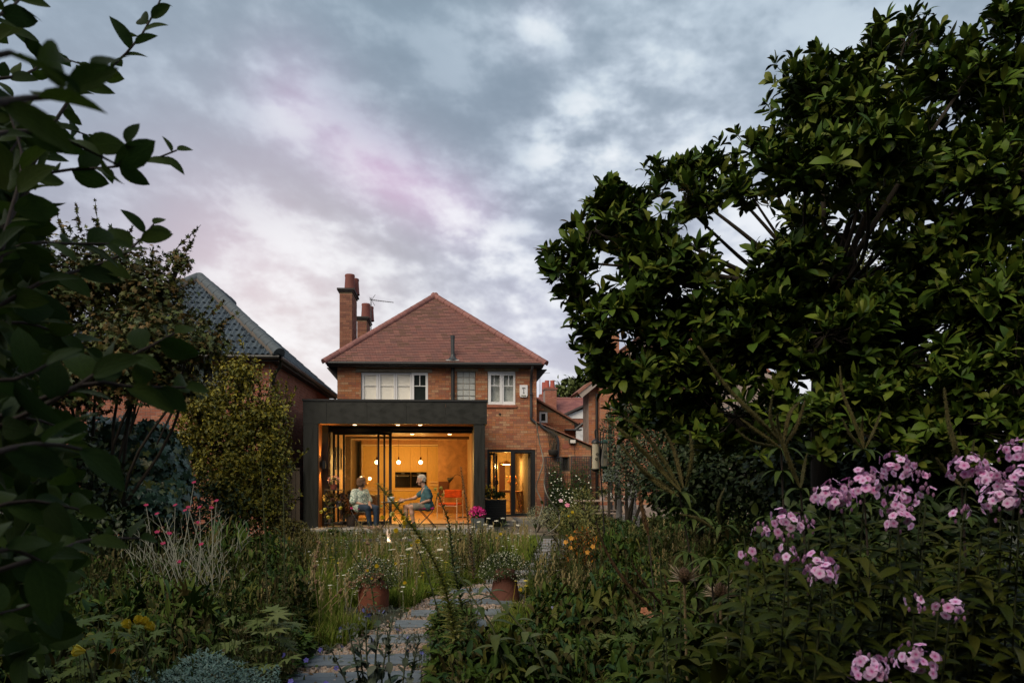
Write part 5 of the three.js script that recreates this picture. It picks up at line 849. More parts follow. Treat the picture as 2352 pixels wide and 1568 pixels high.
shrub('elaeagnus_shrub', 'big rounded evergreen shrub with yellow-edged leaves beside the black extension', 'shrub', [ell(540, 1010, 12.4, 122, 150), ell(552, 862, 12.4, 48, 55), ell(465, 945, 12.2, 66, 75), ell(450, 1040, 12.2, 55, 70), ell(615, 965, 12.5, 58, 75), ell(560, 1120, 12.3, 110, 95), ell(620, 1060, 12.3, 50, 70), ell(598, 1165, 12.1, 62, 55)], 30000, leafG.edged, .070, [[.30, .31, .2], [.38, .38, .2], [.20, .23, .16], [.48, .45, .2], [.13, .16, .12]], { vcol: true, rand: 1.2, lo: .25, shoots: 60, holes: -.15, twigs: 18, trunk: .06, rough: .5 });
shrub('ivy_mound', 'rounded mound of glossy blue-green ivy under the maple', 'ivy', [ell(320, 1065, 10.4, 105, 92), ell(255, 1040, 10.6, 75, 75), ell(375, 1105, 10.3, 62, 70), ell(310, 1150, 10.2, 120, 60)], 4600, leafG.ivy, .095, PAL.ivy, { lo: .8, out: .25, rand: .45, lift: -.95, faceOut: 1.2, yb: .1, twigs: 4, rough: .3, spec: 1 });
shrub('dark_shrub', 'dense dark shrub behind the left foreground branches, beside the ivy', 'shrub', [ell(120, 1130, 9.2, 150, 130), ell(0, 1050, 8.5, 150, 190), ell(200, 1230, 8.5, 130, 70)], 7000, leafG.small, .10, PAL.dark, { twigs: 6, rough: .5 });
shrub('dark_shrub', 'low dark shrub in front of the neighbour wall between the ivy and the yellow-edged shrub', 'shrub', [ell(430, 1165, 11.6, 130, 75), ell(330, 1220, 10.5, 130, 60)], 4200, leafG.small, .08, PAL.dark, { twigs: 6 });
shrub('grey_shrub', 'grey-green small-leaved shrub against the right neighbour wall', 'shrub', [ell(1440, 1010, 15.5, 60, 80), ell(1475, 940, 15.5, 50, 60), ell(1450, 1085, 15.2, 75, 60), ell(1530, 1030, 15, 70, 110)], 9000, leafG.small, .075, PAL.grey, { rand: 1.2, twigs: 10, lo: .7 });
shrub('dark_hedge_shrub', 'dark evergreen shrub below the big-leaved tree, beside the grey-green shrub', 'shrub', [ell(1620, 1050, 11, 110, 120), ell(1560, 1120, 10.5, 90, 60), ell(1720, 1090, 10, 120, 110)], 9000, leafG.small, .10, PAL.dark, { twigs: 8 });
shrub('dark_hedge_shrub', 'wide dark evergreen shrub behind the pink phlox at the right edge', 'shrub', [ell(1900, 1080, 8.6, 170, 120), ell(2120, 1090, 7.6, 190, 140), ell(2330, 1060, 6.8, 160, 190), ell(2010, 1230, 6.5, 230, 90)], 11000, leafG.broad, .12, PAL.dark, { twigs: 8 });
shrub('small_leaved_tree', 'fine-leaved pale tree showing through the gap in the big-leaved crown', 'tree', [ell(1960, 600, 12, 90, 70), ell(1900, 680, 12, 120, 90), ell(2040, 680, 12, 90, 80)], 3800, leafG.small, .075, [[.09, .10, .025], [.07, .085, .02]], { twigs: 24, trunk: .05, lo: .1, base: V(at(1960, PY, 12).x, 0, -12) });
shrub('distant_tree', 'round distant tree behind the red tiled roof between the houses', 'tree', [ell(1312, 892, 58, 36, 20), ell(1290, 900, 58, 22, 14), ell(1345, 890, 58, 30, 26)], 1500, leafG.small, .42, [[.05, .07, .018], [.07, .09, .022]], { twigs: 0, trunk: .2, lo: .4 });
{ // unseen leaf screen added behind the viewer for shade; boundary growth down the right
  rnd = rng(41);
  const L = new Leaves(), h = new THREE.Group(); h.name = 'hedge_and_shade_screen'; h.userData.kind = 'stuff'; h.userData.label = 'unseen evergreen screen added behind the viewer to shade the foreground, and dense evergreen growth along the right side'; scene.add(h);
  for (let i = 0; i < 26000; i++) { const x = R(-20, 16), y = R(0, 9.5), p = V(x, y, 3.8 + R(0, .9) + .4 * Math.sin(x * 1.3) + .3 * Math.sin(y * 2 + x)); L.add(p, rdir(.1), R(.26, .44), V(0, .5, -1).add(rdir().multiplyScalar(.5))); }
  for (let i = 0; i < 16000; i++) { const z = -R(3.5, 19), y = R(0, 2.9), p = V(6.6 + .3 * Math.sin(z * 1.7) + R(-.5, .2) + (z > -8 ? 1.2 : 0), y, z); L.add(p, rdir(.1), R(.12, .2), V(-1, .6, .3).add(rdir().multiplyScalar(.5))); }
  L.emit(h, leafG.broad, 'leaf', PAL.dark, 0); part('stems', bx(-20, 16, 0, 9, 4.6, 4.9), M([.02, .025, .012], 1), h).userData.kind = 'stuff';  // stems here is a solid dark slab backing the added shade screen
}
{ // dark shrub close to the viewer on the left
  rnd = rng(51);
  const t = thing('foreground_shrub', 'dark broad-leaved shrub very close on the left, its twigs reaching into the sky', 'shrub');
  const B = [[[-60, 520, .95], [60, 400, 1.0], [150, 240, 1.05], [250, 158, 1.1], [310, 100, 1.12], [345, 45, 1.14], [372, -10, 1.16]],
    [[-90, 260, .46], [40, 228, .5], [150, 214, .54], [215, 160, .56]], [[-80, 150, .42], [20, 120, .44], [90, 150, .46]],
    [[-80, 330, .6], [60, 300, .64], [180, 330, .66], [270, 380, .68], [290, 330, .68]],
    [[-60, 600, .8], [60, 440, .85], [110, 395, .9], [240, 385, .92], [330, 373, .95], [405, 345, .97]],
    [[-70, 740, .8], [100, 645, .85], [200, 616, .9], [290, 580, .92], [352, 515, .95]], [[-60, 620, .7], [60, 560, .74], [170, 560, .78], [250, 560, .8]],
    [[-70, 1010, .6], [150, 905, .62], [230, 850, .64], [330, 803, .66], [400, 765, .68]], [[210, 880, .63], [300, 888, .65], [425, 890, .68]], [[-60, 880, .55], [40, 870, .56], [120, 830, .58]],
    [[-70, 1060, .46], [80, 1020, .5], [180, 1030, .53], [240, 1055, .55]], [[-60, 1330, .6], [120, 1270, .65], [200, 1240, .7], [320, 1236, .75]], [[-60, 1180, .6], [60, 1150, .62], [180, 1170, .64]], [[-60, 1420, .7], [40, 1400, .74], [130, 1360, .76]],
    [[-60, 760, .9], [40, 740, .95], [120, 760, 1], [200, 800, 1.02]], [[-60, 440, .9], [0, 380, .95], [60, 300, 1], [90, 280, 1]], [[-60, 700, .7], [20, 500, .74], [50, 360, .78], [20, 260, .8]], [[-60, 130, 1.0], [20, 70, 1.05], [70, 95, 1.08], [110, 150, 1.1]], [[-60, 60, .9], [20, 20, .95], [60, -20, 1]], [[-60, 330, 1.05], [70, 260, 1.1], [140, 290, 1.12], [200, 310, 1.15]], [[-60, 190, 1.1], [60, 170, 1.15], [120, 130, 1.2], [180, 145, 1.2]], [[-80, 1290, .5], [20, 1260, .52], [110, 1300, .55]], [[-60, 980, .8], [60, 960, .85], [160, 990, .9]]];
  const L = new Leaves(), root = V(-1.5, 0, -.75), st = M([.03, .018, .014], .8);
  part('stem', tube([root, V(-1.15, .8, -.7), V(-.95, 1.6, -.75), V(-.9, 2.3, -.8)], .03, .012, 8, 12), st, t);
  for (const b of B) {
    const near = b[0][2] < .47 && b[0][1] < 300, pts = b.map(([x, y, D]) => at(x, y, near ? D : D * 1.35)), cv = new THREE.CatmullRomCurve3(pts), len = cv.getLength();
    part('branch', tube([pts[0].clone().add(V(-.25, -.12, .02)), ...pts], .006, .0016, 6, 16), st, t);
    const n = Math.round(len / .021);
    for (let i = 0; i < n; i++) {
      const q = (i + R(.2, .8)) / n, p = cv.getPointAt(q), tg = cv.getTangentAt(q), up = V(R(-.5, .5), R(-.2, 1), R(.2, 1)).normalize(), sd = V().crossVectors(tg, up).normalize().multiplyScalar(i % 2 ? 1 : -1);
      L.add(p, tg.clone().multiplyScalar(R(.25, .9)).addScaledVector(sd, R(.5, 1)).add(V(0, R(-.3, .2), R(-.2, .3))), R(.042, .072) * (q > .93 ? .7 : 1), up.add(rdir().multiplyScalar(.7)), R(.75, 1.05));
    }
    L.add(pts[pts.length - 1], cv.getTangentAt(1), .035, V(0, .5, 1));
  }
  for (let i = 0; i < 1500; i++) { const y = R(230, 1500), w = y < 420 ? 10 : y < 640 ? 60 : y < 1000 ? 100 : y < 1330 ? 170 : 110, x = -160 + (w + 160) * Math.pow(rnd(), .8); L.add(at(x, y, R(1.1, 2.4)), rdir(-.1), R(.05, .09), rdir(.3)); }
  L.emit(t, [leafG.broad, leafGeo(6, .6, ov, .15, .7)], 'leaf', PAL.shrub, 300, { rough: .92, spec: .25, trans: .4, veins: true });
}
// ---------------------------------------------------------------- path of slate treads in gravel
function pathX(D) { const P = [[4, -.70], [5.06, -.66], [5.56, -.64], [6.25, -.25], [6.85, -.08], [7.35, .12], [8.8, .50], [10, 1.2], [11.28, 1.75], [13.2, 2.1], [15.3, 2.5], [17, 2.6]]; let i = 0; while (i < P.length - 2 && D > P[i + 1][0]) i++; return mix(P[i][1], P[i + 1][1], clamp((D - P[i][0]) / (P[i + 1][0] - P[i][0]))); }
{
  rnd = rng(61);
  const t = struct('garden_path'), slate = [[.16, .19, .215], [.14, .17, .20], [.18, .205, .225]].map((c) => M(c, .7, { map: mottle, bumpMap: bumpy, bumpScale: .004 })), pale = [[.30, .29, .30], [.26, .255, .265]].map((c) => M(c, .75, { map: mottle, bumpMap: bumpy, bumpScale: .004 }));
  for (const D of [4.55, 5.06, 5.56, 6.25, 6.85, 7.38, 8.0, 8.75, 9.5, 10.35, 11.28, 12.03, 12.6, 13.17, 13.65, 14.2, 14.77, 15.3]) {
    const far = D > 9, w = far ? R(.33, .37) : R(.46, .50), l = far ? .12 : .15, s = part('paving_stone', rbx(-w, w, -.03, .045, -l, l, .008), far ? pale[Math.floor(R(0, 2))] : slate[Math.floor(R(0, 3))], t);
    s.position.set(pathX(D) + R(-.03, .03), 0, -D); s.rotation.set(R(-.012, .012), R(-.05, .05), R(-.01, .01));
  }
  const peb = new THREE.IcosahedronGeometry(1, 1), pal = [[.30, .22, .17], [.24, .18, .15], [.36, .29, .24], [.20, .17, .16], [.28, .19, .13]].map((c) => C(...c)), N = 13000, im = new THREE.InstancedMesh(peb, M([1, 1, 1], .85), N), m = new THREE.Matrix4();
  for (let i = 0; i < N; i++) { const D = R(4.0, 9.3), s = R(.009, .021) * (rnd() < .1 ? 1.4 : 1), side = R(-1, 1); m.compose(V(pathX(D) + side * R(.42, .66), R(.004, .014) + .012 * (1 - side * side), -D), eul(R(0, 6), R(0, 6), R(0, 6)), V(s, s * R(.5, .8), s * R(.8, 1.3))); im.setMatrixAt(i, m); im.setColorAt(i, pal[Math.floor(R(0, 5))]); }
  im.name = 'gravel'; im.userData.kind = 'stuff'; t.add(im);
  const L = new Leaves(); for (let i = 0; i < 420; i++) { const D = R(4.2, 15.5), w = D < 9 ? .7 : .4; L.add(V(pathX(D) + R(-w, w), .052, -D), V(R(-1, 1), R(-.05, .25), R(-1, 1)), R(.02, .055), V(R(-.3, .3), 1, R(-.3, .3))); } for (let i = 0; i < 500; i++) { const D = R(4.3, 15.5), w = D < 9 ? .5 : .36, e = rnd() < .5 ? .16 : -.16; L.add(V(pathX(D) + R(-w, w), .0, -D), V(R(-.6, .6), 1, R(-.6, .6)), R(.04, .09), V(0, .3, 1), .4); } L.emit(t, leafG.small, 'leaf', [[.16, .10, .05], [.11, .07, .035], [.05, .075, .018], [.06, .08, .02]], 0, { massName: 'leaf_litter', rough: .8 });
}
// ---------------------------------------------------------------- meadow grass
const floret = (() => { const g = []; for (let i = 0; i < 5; i++) g.push(leafG.petal.clone().rotateX(-1.25).rotateY(i * 1.2566)); return merged(g); })();
const onPath = (x, z, w) => Math.abs(x - pathX(-z)) < w;
function tuft(n, lean, wid) {
  const g = []; for (let i = 0; i < n; i++) { const a = R(0, 6.28), b = leafGeo(4, wid, (t) => 1 - Math.pow(t, 1.6), .2, R(.3, 1.3) * lean); b.scale(1, R(.55, 1), 1); b.rotateX(-R(.02, .35) * lean); b.rotateY(a); b.translate(R(-.12, .12), 0, R(-.12, .12)); g.push(b); } return merged(g);
}
function scatter(parent, name, geos, N, place, pal, rough = .7) {
  const lists = geos.map(() => []), P = pal.map((c) => C(...c)), q = new THREE.Quaternion();
  for (let i = 0; i < N; i++) { const r = place(); if (!r) continue; lists[i % geos.length].push([new THREE.Matrix4().compose(r.p, eul(R(-.12, .12), R(0, 6.28), R(-.12, .12)), V(r.w ?? r.h, r.h, r.w ?? r.h)), P[Math.floor((r.k ?? rnd()) * P.length) % P.length]]); }
  geos.forEach((g, k) => { const l = lists[k]; if (!l.length) return; const im = new THREE.InstancedMesh(g, M([1, 1, 1], rough, { transmission: 0, specularIntensity: .12 }), l.length); l.forEach(([m, c], i) => { im.setMatrixAt(i, m); im.setColorAt(i, c); }); im.name = name; im.userData.kind = 'stuff'; im.castShadow = im.receiveShadow = true; parent.add(im); });
}
const inView = (xl, xr, D0, D1) => { const D = Math.sqrt(R(D0 * D0, D1 * D1)), x = hxAt(R(xl, xr), D); return V(x, 0, -D); };
const grassPal = [[.115, .16, .02], [.095, .145, .018], [.145, .17, .026], [.08, .125, .018], [.17, .165, .045], [.125, .175, .022]];
{
  rnd = rng(71);
  const t = new THREE.Group(); t.name = 'meadow_grass'; t.userData.kind = 'stuff'; t.userData.label = 'long meadow grass between the beds and the terrace'; scene.add(t);
  const geos = [tuft(7, 1, .035), tuft(6, 1.4, .03), tuft(8, .7, .04)];
  const far = (D) => smooth(6, 9, D);
  scatter(t, 'grass', geos, 52000, () => { const p = inView(420, 1640, 6, 16.6), D = -p.z; if (onPath(p.x, p.z, D < 9 ? .62 : .43) || (D > 14.6 && p.x > 1.3 && p.x < 2.6 && D > 16.2)) return; if (Math.hypot((p.x + 1.26) / .95, (p.z + 14.9) / .62) < 1) return; for (const [qx, qz] of [[-.81, -7.6], [.70, -8.15]]) if (Math.abs(p.x - qx * (p.z / qz)) < .34 && p.z > qz - .3 && p.z < qz + .8) return; if (D > 15.9 && p.x > -3.2 && p.x < .9 && rnd() < .6) return; const n = fbm(p.x * .6, p.z * .6, 3, 3); return { p, h: (.16 + .16 * rnd() + .12 * n) * mix(1, .5, smooth(12, 15.5, D)), w: R(.18, .3), k: clamp(.45 + n * .9 + R(-.35, .35), 0, .999) }; }, grassPal, .75);
  // short turf right by the treads
  scatter(t, 'grass', geos, 9000, () => { const D = R(8.5, 16), s = R(.40, .8) * (rnd() < .5 ? -1 : 1); return { p: V(pathX(D) + s, 0, -D), h: R(.05, .11), w: R(.12, .18), k: R(0, .9) }; }, grassPal, .75);
  // small white and yellow meadow flowers
  const dot = merged([tube([V(0, 0, 0), V(.02, .5, .01), V(.03, 1, .02)], .006, .004, 3, 3), floret.clone().toNonIndexed().scale(.07, .045, .07).translate(.03, 1, .02), floret.clone().toNonIndexed().rotateY(.6).scale(.05, .03, .05).translate(.10, .86, .06)]);
  scatter(t, 'meadow_flowers', [dot], 520, () => { const p = inView(560, 1560, 7, 16.2); if (onPath(p.x, p.z, .5)) return; return { p, h: R(.24, .42) * (p.z < -13.5 ? .7 : 1), w: R(.35, .5), k: Math.pow(rnd(), 2.2) }; }, [[.55, .53, .44], [.50, .49, .40], [.58, .55, .46], [.55, .42, .05]], .9);
  // pale seed heads above the grass
  const seed = merged([bar(V(0, 0, 0), V(.03, 1, .02), .004, 3, .002), ...[0, 1, 2, 3, 4, 5].map((i) => new THREE.IcosahedronGeometry(.016, 0).scale(1, 2.6, 1).translate(.028 + .018 * Math.sin(i * 2.4), .78 + i * .045, .018 + .018 * Math.cos(i * 2.4)))]);
  scatter(t, 'seed_heads', [seed], 3000, () => { const p = inView(440, 1680, 6.0, 13.8); const pd = 1025 - p.x / p.z * F; if (onPath(p.x, p.z, .45) || (p.z > -8.4 && (Math.abs(pd - 1158) < 75 || Math.abs(pd - 858) < 55))) return; const n = fbm(p.x * .8 + 9, p.z * .8, 5, 3); if (n < -.05) return; return { p, h: R(.3, .62), w: .5, k: rnd() }; }, [[.24, .19, .08], [.30, .24, .12], [.16, .15, .06]], .9);
}
// ---------------------------------------------------------------- undergrowth of the beds
const herbGeo = (() => { const mk = (lf, n, L0, L1, y1, sp) => { const g = []; for (let i = 0; i < n; i++) { const l = lf.clone().toNonIndexed(), s = R(L0, L1), y = R(.05, y1); for (const k of Object.keys(l.attributes)) if (!['position', 'normal', 'uv'].includes(k)) l.deleteAttribute(k); l.scale(s, s, s).rotateX(-R(.5, 1.7)).rotateZ(R(-.4, .4)); l.rotateY(i * 2.4 + R(-.4, .4)).translate(R(-sp, sp), y, R(-sp, sp)); g.push(l); } return merged(g); };
  rnd = rng(77); return { fine: mk(leafG.small, 22, .16, .34, .9, .22), lance: mk(leafG.lanceWide, 18, .3, .6, .9, .14), hand: mk(leafG.hand, 11, .22, .4, .8, .28), round: mk(leafG.broad, 16, .2, .38, .8, .25), feather: mk(leafG.lance, 34, .2, .45, .95, .18) }; })();
function bed(name, label, N, place, geos, pal, rough = .55) { const t = new THREE.Group(); t.name = name; t.userData.kind = 'stuff'; t.userData.label = label; scene.add(t); scatter(t, 'foliage', geos, N, place, pal, rough); return t; }
{
  rnd = rng(81);
  const G = herbGeo, mound = (p, h, f = .8) => { const n = fbm(p.x * f + 5, p.z * f, 2, 3); return h * clamp(.78 + 2.0 * n, .25, 1.9); };
  bed('undergrowth', 'dark mixed leaves of the bed at the lower left', 10500, () => { const p = inView(-120, 690, 2.6, 8.5), D = -p.z; if (onPath(p.x, p.z, .5 + R(0, .12))) return; const edge = smooth(.5, 1.5, pathX(D) - p.x); return { p, h: mound(p, .2 + .36 * edge) * R(.55, 1.3), w: R(.15, .36) }; }, [G.fine, G.hand, G.feather, G.fine, G.round, G.feather], PAL.herb);
  bed('undergrowth', 'brown and green twiggy growth under the silver-stemmed flowers', 3600, () => { const p = inView(180, 640, 6, 11.5); return { p, h: mound(p, .5) * R(.5, 1.1), w: R(.25, .42) }; }, [G.feather, G.fine], [[.06, .072, .024], [.075, .075, .03], [.045, .066, .02], [.07, .052, .026]]);
  bed('undergrowth', 'mixed leafy growth of the bed at the lower middle and right', 14000, () => { const p = inView(1000, 1800, 2.6, 8.2), D = -p.z; const xd = PX; const pd = 1025 + p.x / D * F; if (D > 5.2 && (Math.abs(pd - 1158) < 82 || Math.abs(pd - 858) < 60)) return; const q = p.x - pathX(D); if (q < (D < 7.4 ? .10 : .52)) return; const edge = smooth(.2, 1.6, q); const low = Math.abs(pd - 1295) < 95 && D > 5.8 ? .42 : 1; return { p, h: mound(p, .24 + .36 * edge) * R(.55, 1.3) * low, w: R(.14, .34) }; }, [G.fine, G.lance, G.feather, G.fine, G.feather, G.round], PAL.herb);
  bed('undergrowth', 'tall leafy growth between the lawn and the dark shrubs on the right', 5200, () => { const p = inView(1370, 2050, 6.5, 15); const D = -p.z; return { p, h: mound(p, .55) * R(.5, 1.1) * (1025 + p.x / D * F < 1400 && D < 8.8 ? .4 : 1), w: R(.3, .5) }; }, [G.fine, G.lance, G.feather], [[.038, .066, .016], [.048, .076, .018], [.03, .056, .02], [.065, .07, .022]]);
  bed('undergrowth', 'low plants along the foot of the terrace', 1500, () => { const p = V(R(-4.4, 1.2), 0, -R(15.9, 16.8)); if (p.x > -2.6 && p.x < .2 && rnd() < .72) return; return { p, h: mound(p, .2) * R(.5, 1), w: R(.18, .3) }; }, [G.fine, G.feather], PAL.herb);
  bed('undergrowth', 'leafy planting below the trellises and the picnic table', 2600, () => { const p = V(R(2.9, 7.5), 0, -R(15.5, 20.5)); return { p, h: mound(p, p.x > 3.7 ? .26 : .46) * R(.5, 1.2), w: R(.25, .45) }; }, [G.fine, G.round, G.feather], [[.05, .07, .02], [.075, .085, .025], [.04, .06, .02]]);
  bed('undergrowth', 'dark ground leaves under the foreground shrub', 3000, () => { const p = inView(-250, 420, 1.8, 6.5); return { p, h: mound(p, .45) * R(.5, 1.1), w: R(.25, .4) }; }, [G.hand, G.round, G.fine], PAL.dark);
}
{
  rnd = rng(85);
  const tw = () => { const g = []; for (let i = 0; i < 5; i++) { const a = V(R(-.1, .1), 0, R(-.1, .1)), b = a.clone().add(V(R(-.25, .25), R(.6, 1), R(-.25, .25))); g.push(tube([a, a.clone().lerp(b, .5).add(V(R(-.05, .05), .05, R(-.05, .05))), b], .006, .003, 3, 4)); for (let k = 0; k < 5; k++) { const l = leafG.small.clone().toNonIndexed(), s = R(.05, .12), q = a.clone().lerp(b, R(.3, 1)); l.scale(s, s, s).rotateX(R(-2, 0)).rotateY(R(0, 6)).translate(q.x, q.y, q.z); g.push(l); } } return merged(g); };
  bed('undergrowth', 'thin upright twigs and seed stalks standing through the beds', 2600, () => { const p = rnd() < .5 ? inView(-60, 700, 2.8, 9) : inView(1040, 1850, 2.8, 11); const pd = 1025 - p.x / p.z * F; if (onPath(p.x, p.z, .5) || (p.z > -9.5 && (Math.abs(pd - 1158) < 75 || Math.abs(pd - 858) < 55))) return; return { p, h: R(.35, .95) * (p.z < -6 ? 1 : .8), w: R(.3, .6), k: rnd() }; }, [tw(), tw(), tw()], [[.06, .066, .022], [.045, .066, .018], [.09, .078, .032], [.034, .056, .014], [.055, .045, .02]]);
}
// ---------------------------------------------------------------- plants
const stemGreen = M([.05, .06, .018], .8), stemRed = M([.045, .03, .02], .8), stemStraw = M([.24, .17, .085], .85), stemSilver = M([.30, .30, .24], .85);
// florets: five rounded petals round an eye
const phloxFloret = (() => { const g = []; for (let i = 0; i < 5; i++) g.push(leafG.floretPetal.clone().toNonIndexed().rotateX(-1.3).rotateY(i * 1.2566).translate(0, i * .012, 0)); return mergeGeometries(g); })();
const eyeGeo = new THREE.CircleGeometry(.30, 10).rotateX(-Math.PI / 2).translate(0, .03, 0);
function aim(o, d) { o.quaternion.setFromUnitVectors(V(0, 1, 0), d.clone().normalize()); }
{ // pink phlox
  rnd = rng(91);
  const pm = [[1, 1, 1], [.92, .82, .9], [1, .95, 1], [.95, .75, .88]].map((c) => M(c, .8, { vertexColors: true })), budM = M([.38, .18, .32], .8);
  const plants = [
    ['pale pink phlox with a big double head, left of the others behind the whorled leaves', [[1810, 1205, 1.95, 13], [1858, 1211, 1.97, 2], [1747, 1221, 2.0, 3], [1722, 1280, 2.0, 2]]],
    ['pink phlox with two crowded heads side by side in the middle of the clump', [[1908, 1145, 1.9, 15], [1935, 1150, 1.92, 7], [1985, 1122, 1.88, 19]]],
    ['pink phlox with a tall head and a lower loose head against the dark shrub', [[2062, 1080, 1.95, 15], [2068, 1150, 1.9, 9], [2065, 1192, 1.86, 10], [2128, 1135, 1.95, 2], [2118, 1098, 2.0, 2]]],
    ['pink phlox with the largest head, at the right edge of the photograph', [[2222, 1082, 1.95, 15], [2272, 1105, 1.9, 10], [2300, 1150, 1.82, 20], [2335, 1045, 1.85, 11], [2346, 1100, 1.8, 8], [2210, 1182, 1.85, 3]]],
    ['low loose phlox head hanging left of the clump above the seed thistles', [[1890, 1318, 1.75, 11], [1872, 1295, 1.77, 5], [1806, 1276, 1.8, 4]]],
    ['small pale phlox head low among the leaves at the right', [[2182, 1403, 1.7, 6], [2100, 1388, 1.72, 3]]],
    ['pink phlox with two heads cut by the bottom edge of the photograph', [[2000, 1542, 1.62, 15], [2100, 1525, 1.6, 14]]],
  ];
  for (const [label, heads] of plants) {
    const t = thing('phlox', label, 'flower', [0, 0, 0], 0, 'pink phlox at the lower right'), L = new Leaves(), stems = [];
    heads.forEach(([x, y, D, n], hi) => {
      const p = at(x, y, D), base = V(p.x + R(-.12, .16), 0, p.z + R(-.25, .05)), top = p.clone().add(V(0, -.03, 0));
      const extra = hi < 4 ? 3 : 2;
      for (let e = 0; e < extra; e++) {
        const b = e ? V(base.x + R(-.2, .3), 0, base.z + R(-.4, .2)) : base, tp = e ? V(b.x + R(-.06, .06), p.y * R(.72, .93), b.z + R(-.06, .06)) : top, c = new THREE.CatmullRomCurve3([b, b.clone().lerp(tp, .5).add(V(R(-.03, .03), 0, R(-.03, .03))), tp]);
        stems.push(tube(c.points, .0035, .0025, 5, 8));
        const m = Math.round(tp.y / .029);
        for (let i = 2; i < m; i++) { const q = c.getPointAt(i / m), a = i * 1.57 + R(-.6, .6); for (const s of [0, Math.PI]) L.add(q.clone().add(V(0, R(-.012, .012), 0)), V(Math.cos(a + s), R(-.15, .6), Math.sin(a + s)), R(.06, .125) * (i / m > .92 ? .55 : 1), V(0, 1, .3).add(rdir().multiplyScalar(.3))); }
      }
      const h = new THREE.Group(); h.name = 'flower_head'; h.position.copy(p); t.add(h); const N = n < 4 ? n : Math.round(n * 1.55), r = .0072 * Math.sqrt(N) + .009;
      for (let i = 0; i < N; i++) {
        const k = i + .5, ph = Math.acos(1 - 1.45 * k / N), th = k * 2.39996, d = V(Math.cos(th) * Math.sin(ph), Math.cos(ph), Math.sin(th) * Math.sin(ph) + .25).normalize(), f = part('floret', phloxFloret, pm[Math.floor(R(0, 4))], h), s = R(.012, .0148);
        f.position.copy(d).multiplyScalar(r * R(.8, 1.15)).add(V(R(-.009, .009), R(-.008, .010), R(-.009, .009))); aim(f, d.clone().add(rdir().multiplyScalar(.55))); f.scale.setScalar(s); f.rotateY(R(0, 6));
      }
      const bd = []; for (let i = 0; i < 7; i++) { const d = rdir(.2); bd.push(new THREE.IcosahedronGeometry(.004, 0).scale(1, 2, 1).translate(d.x * r * 1.15, d.y * r * 1.15, d.z * r * 1.15)); } part('bud', bd, budM, h);
    });
    for (const s of stems) part('stem', s, stemGreen, t);
    L.emit(t, [leafG.lanceWide, leafGeo(5, .26, lance, .45, 1.0)], 'leaf', [[.046, .062, .008], [.06, .075, .009], [.034, .05, .008], [.075, .08, .012]], 95, { rough: .5, veins: true });
  }
  bed('undergrowth', 'dark phlox leaves filling the lower right corner', 4200, () => { const p = inView(1640, 2420, 2.0, 5.0); return { p, h: R(.45, 1.12), w: R(.2, .42) }; }, [herbGeo.lance, herbGeo.fine, herbGeo.feather], [[.030, .046, .007], [.040, .056, .008], [.024, .038, .008], [.05, .055, .01]]);
}
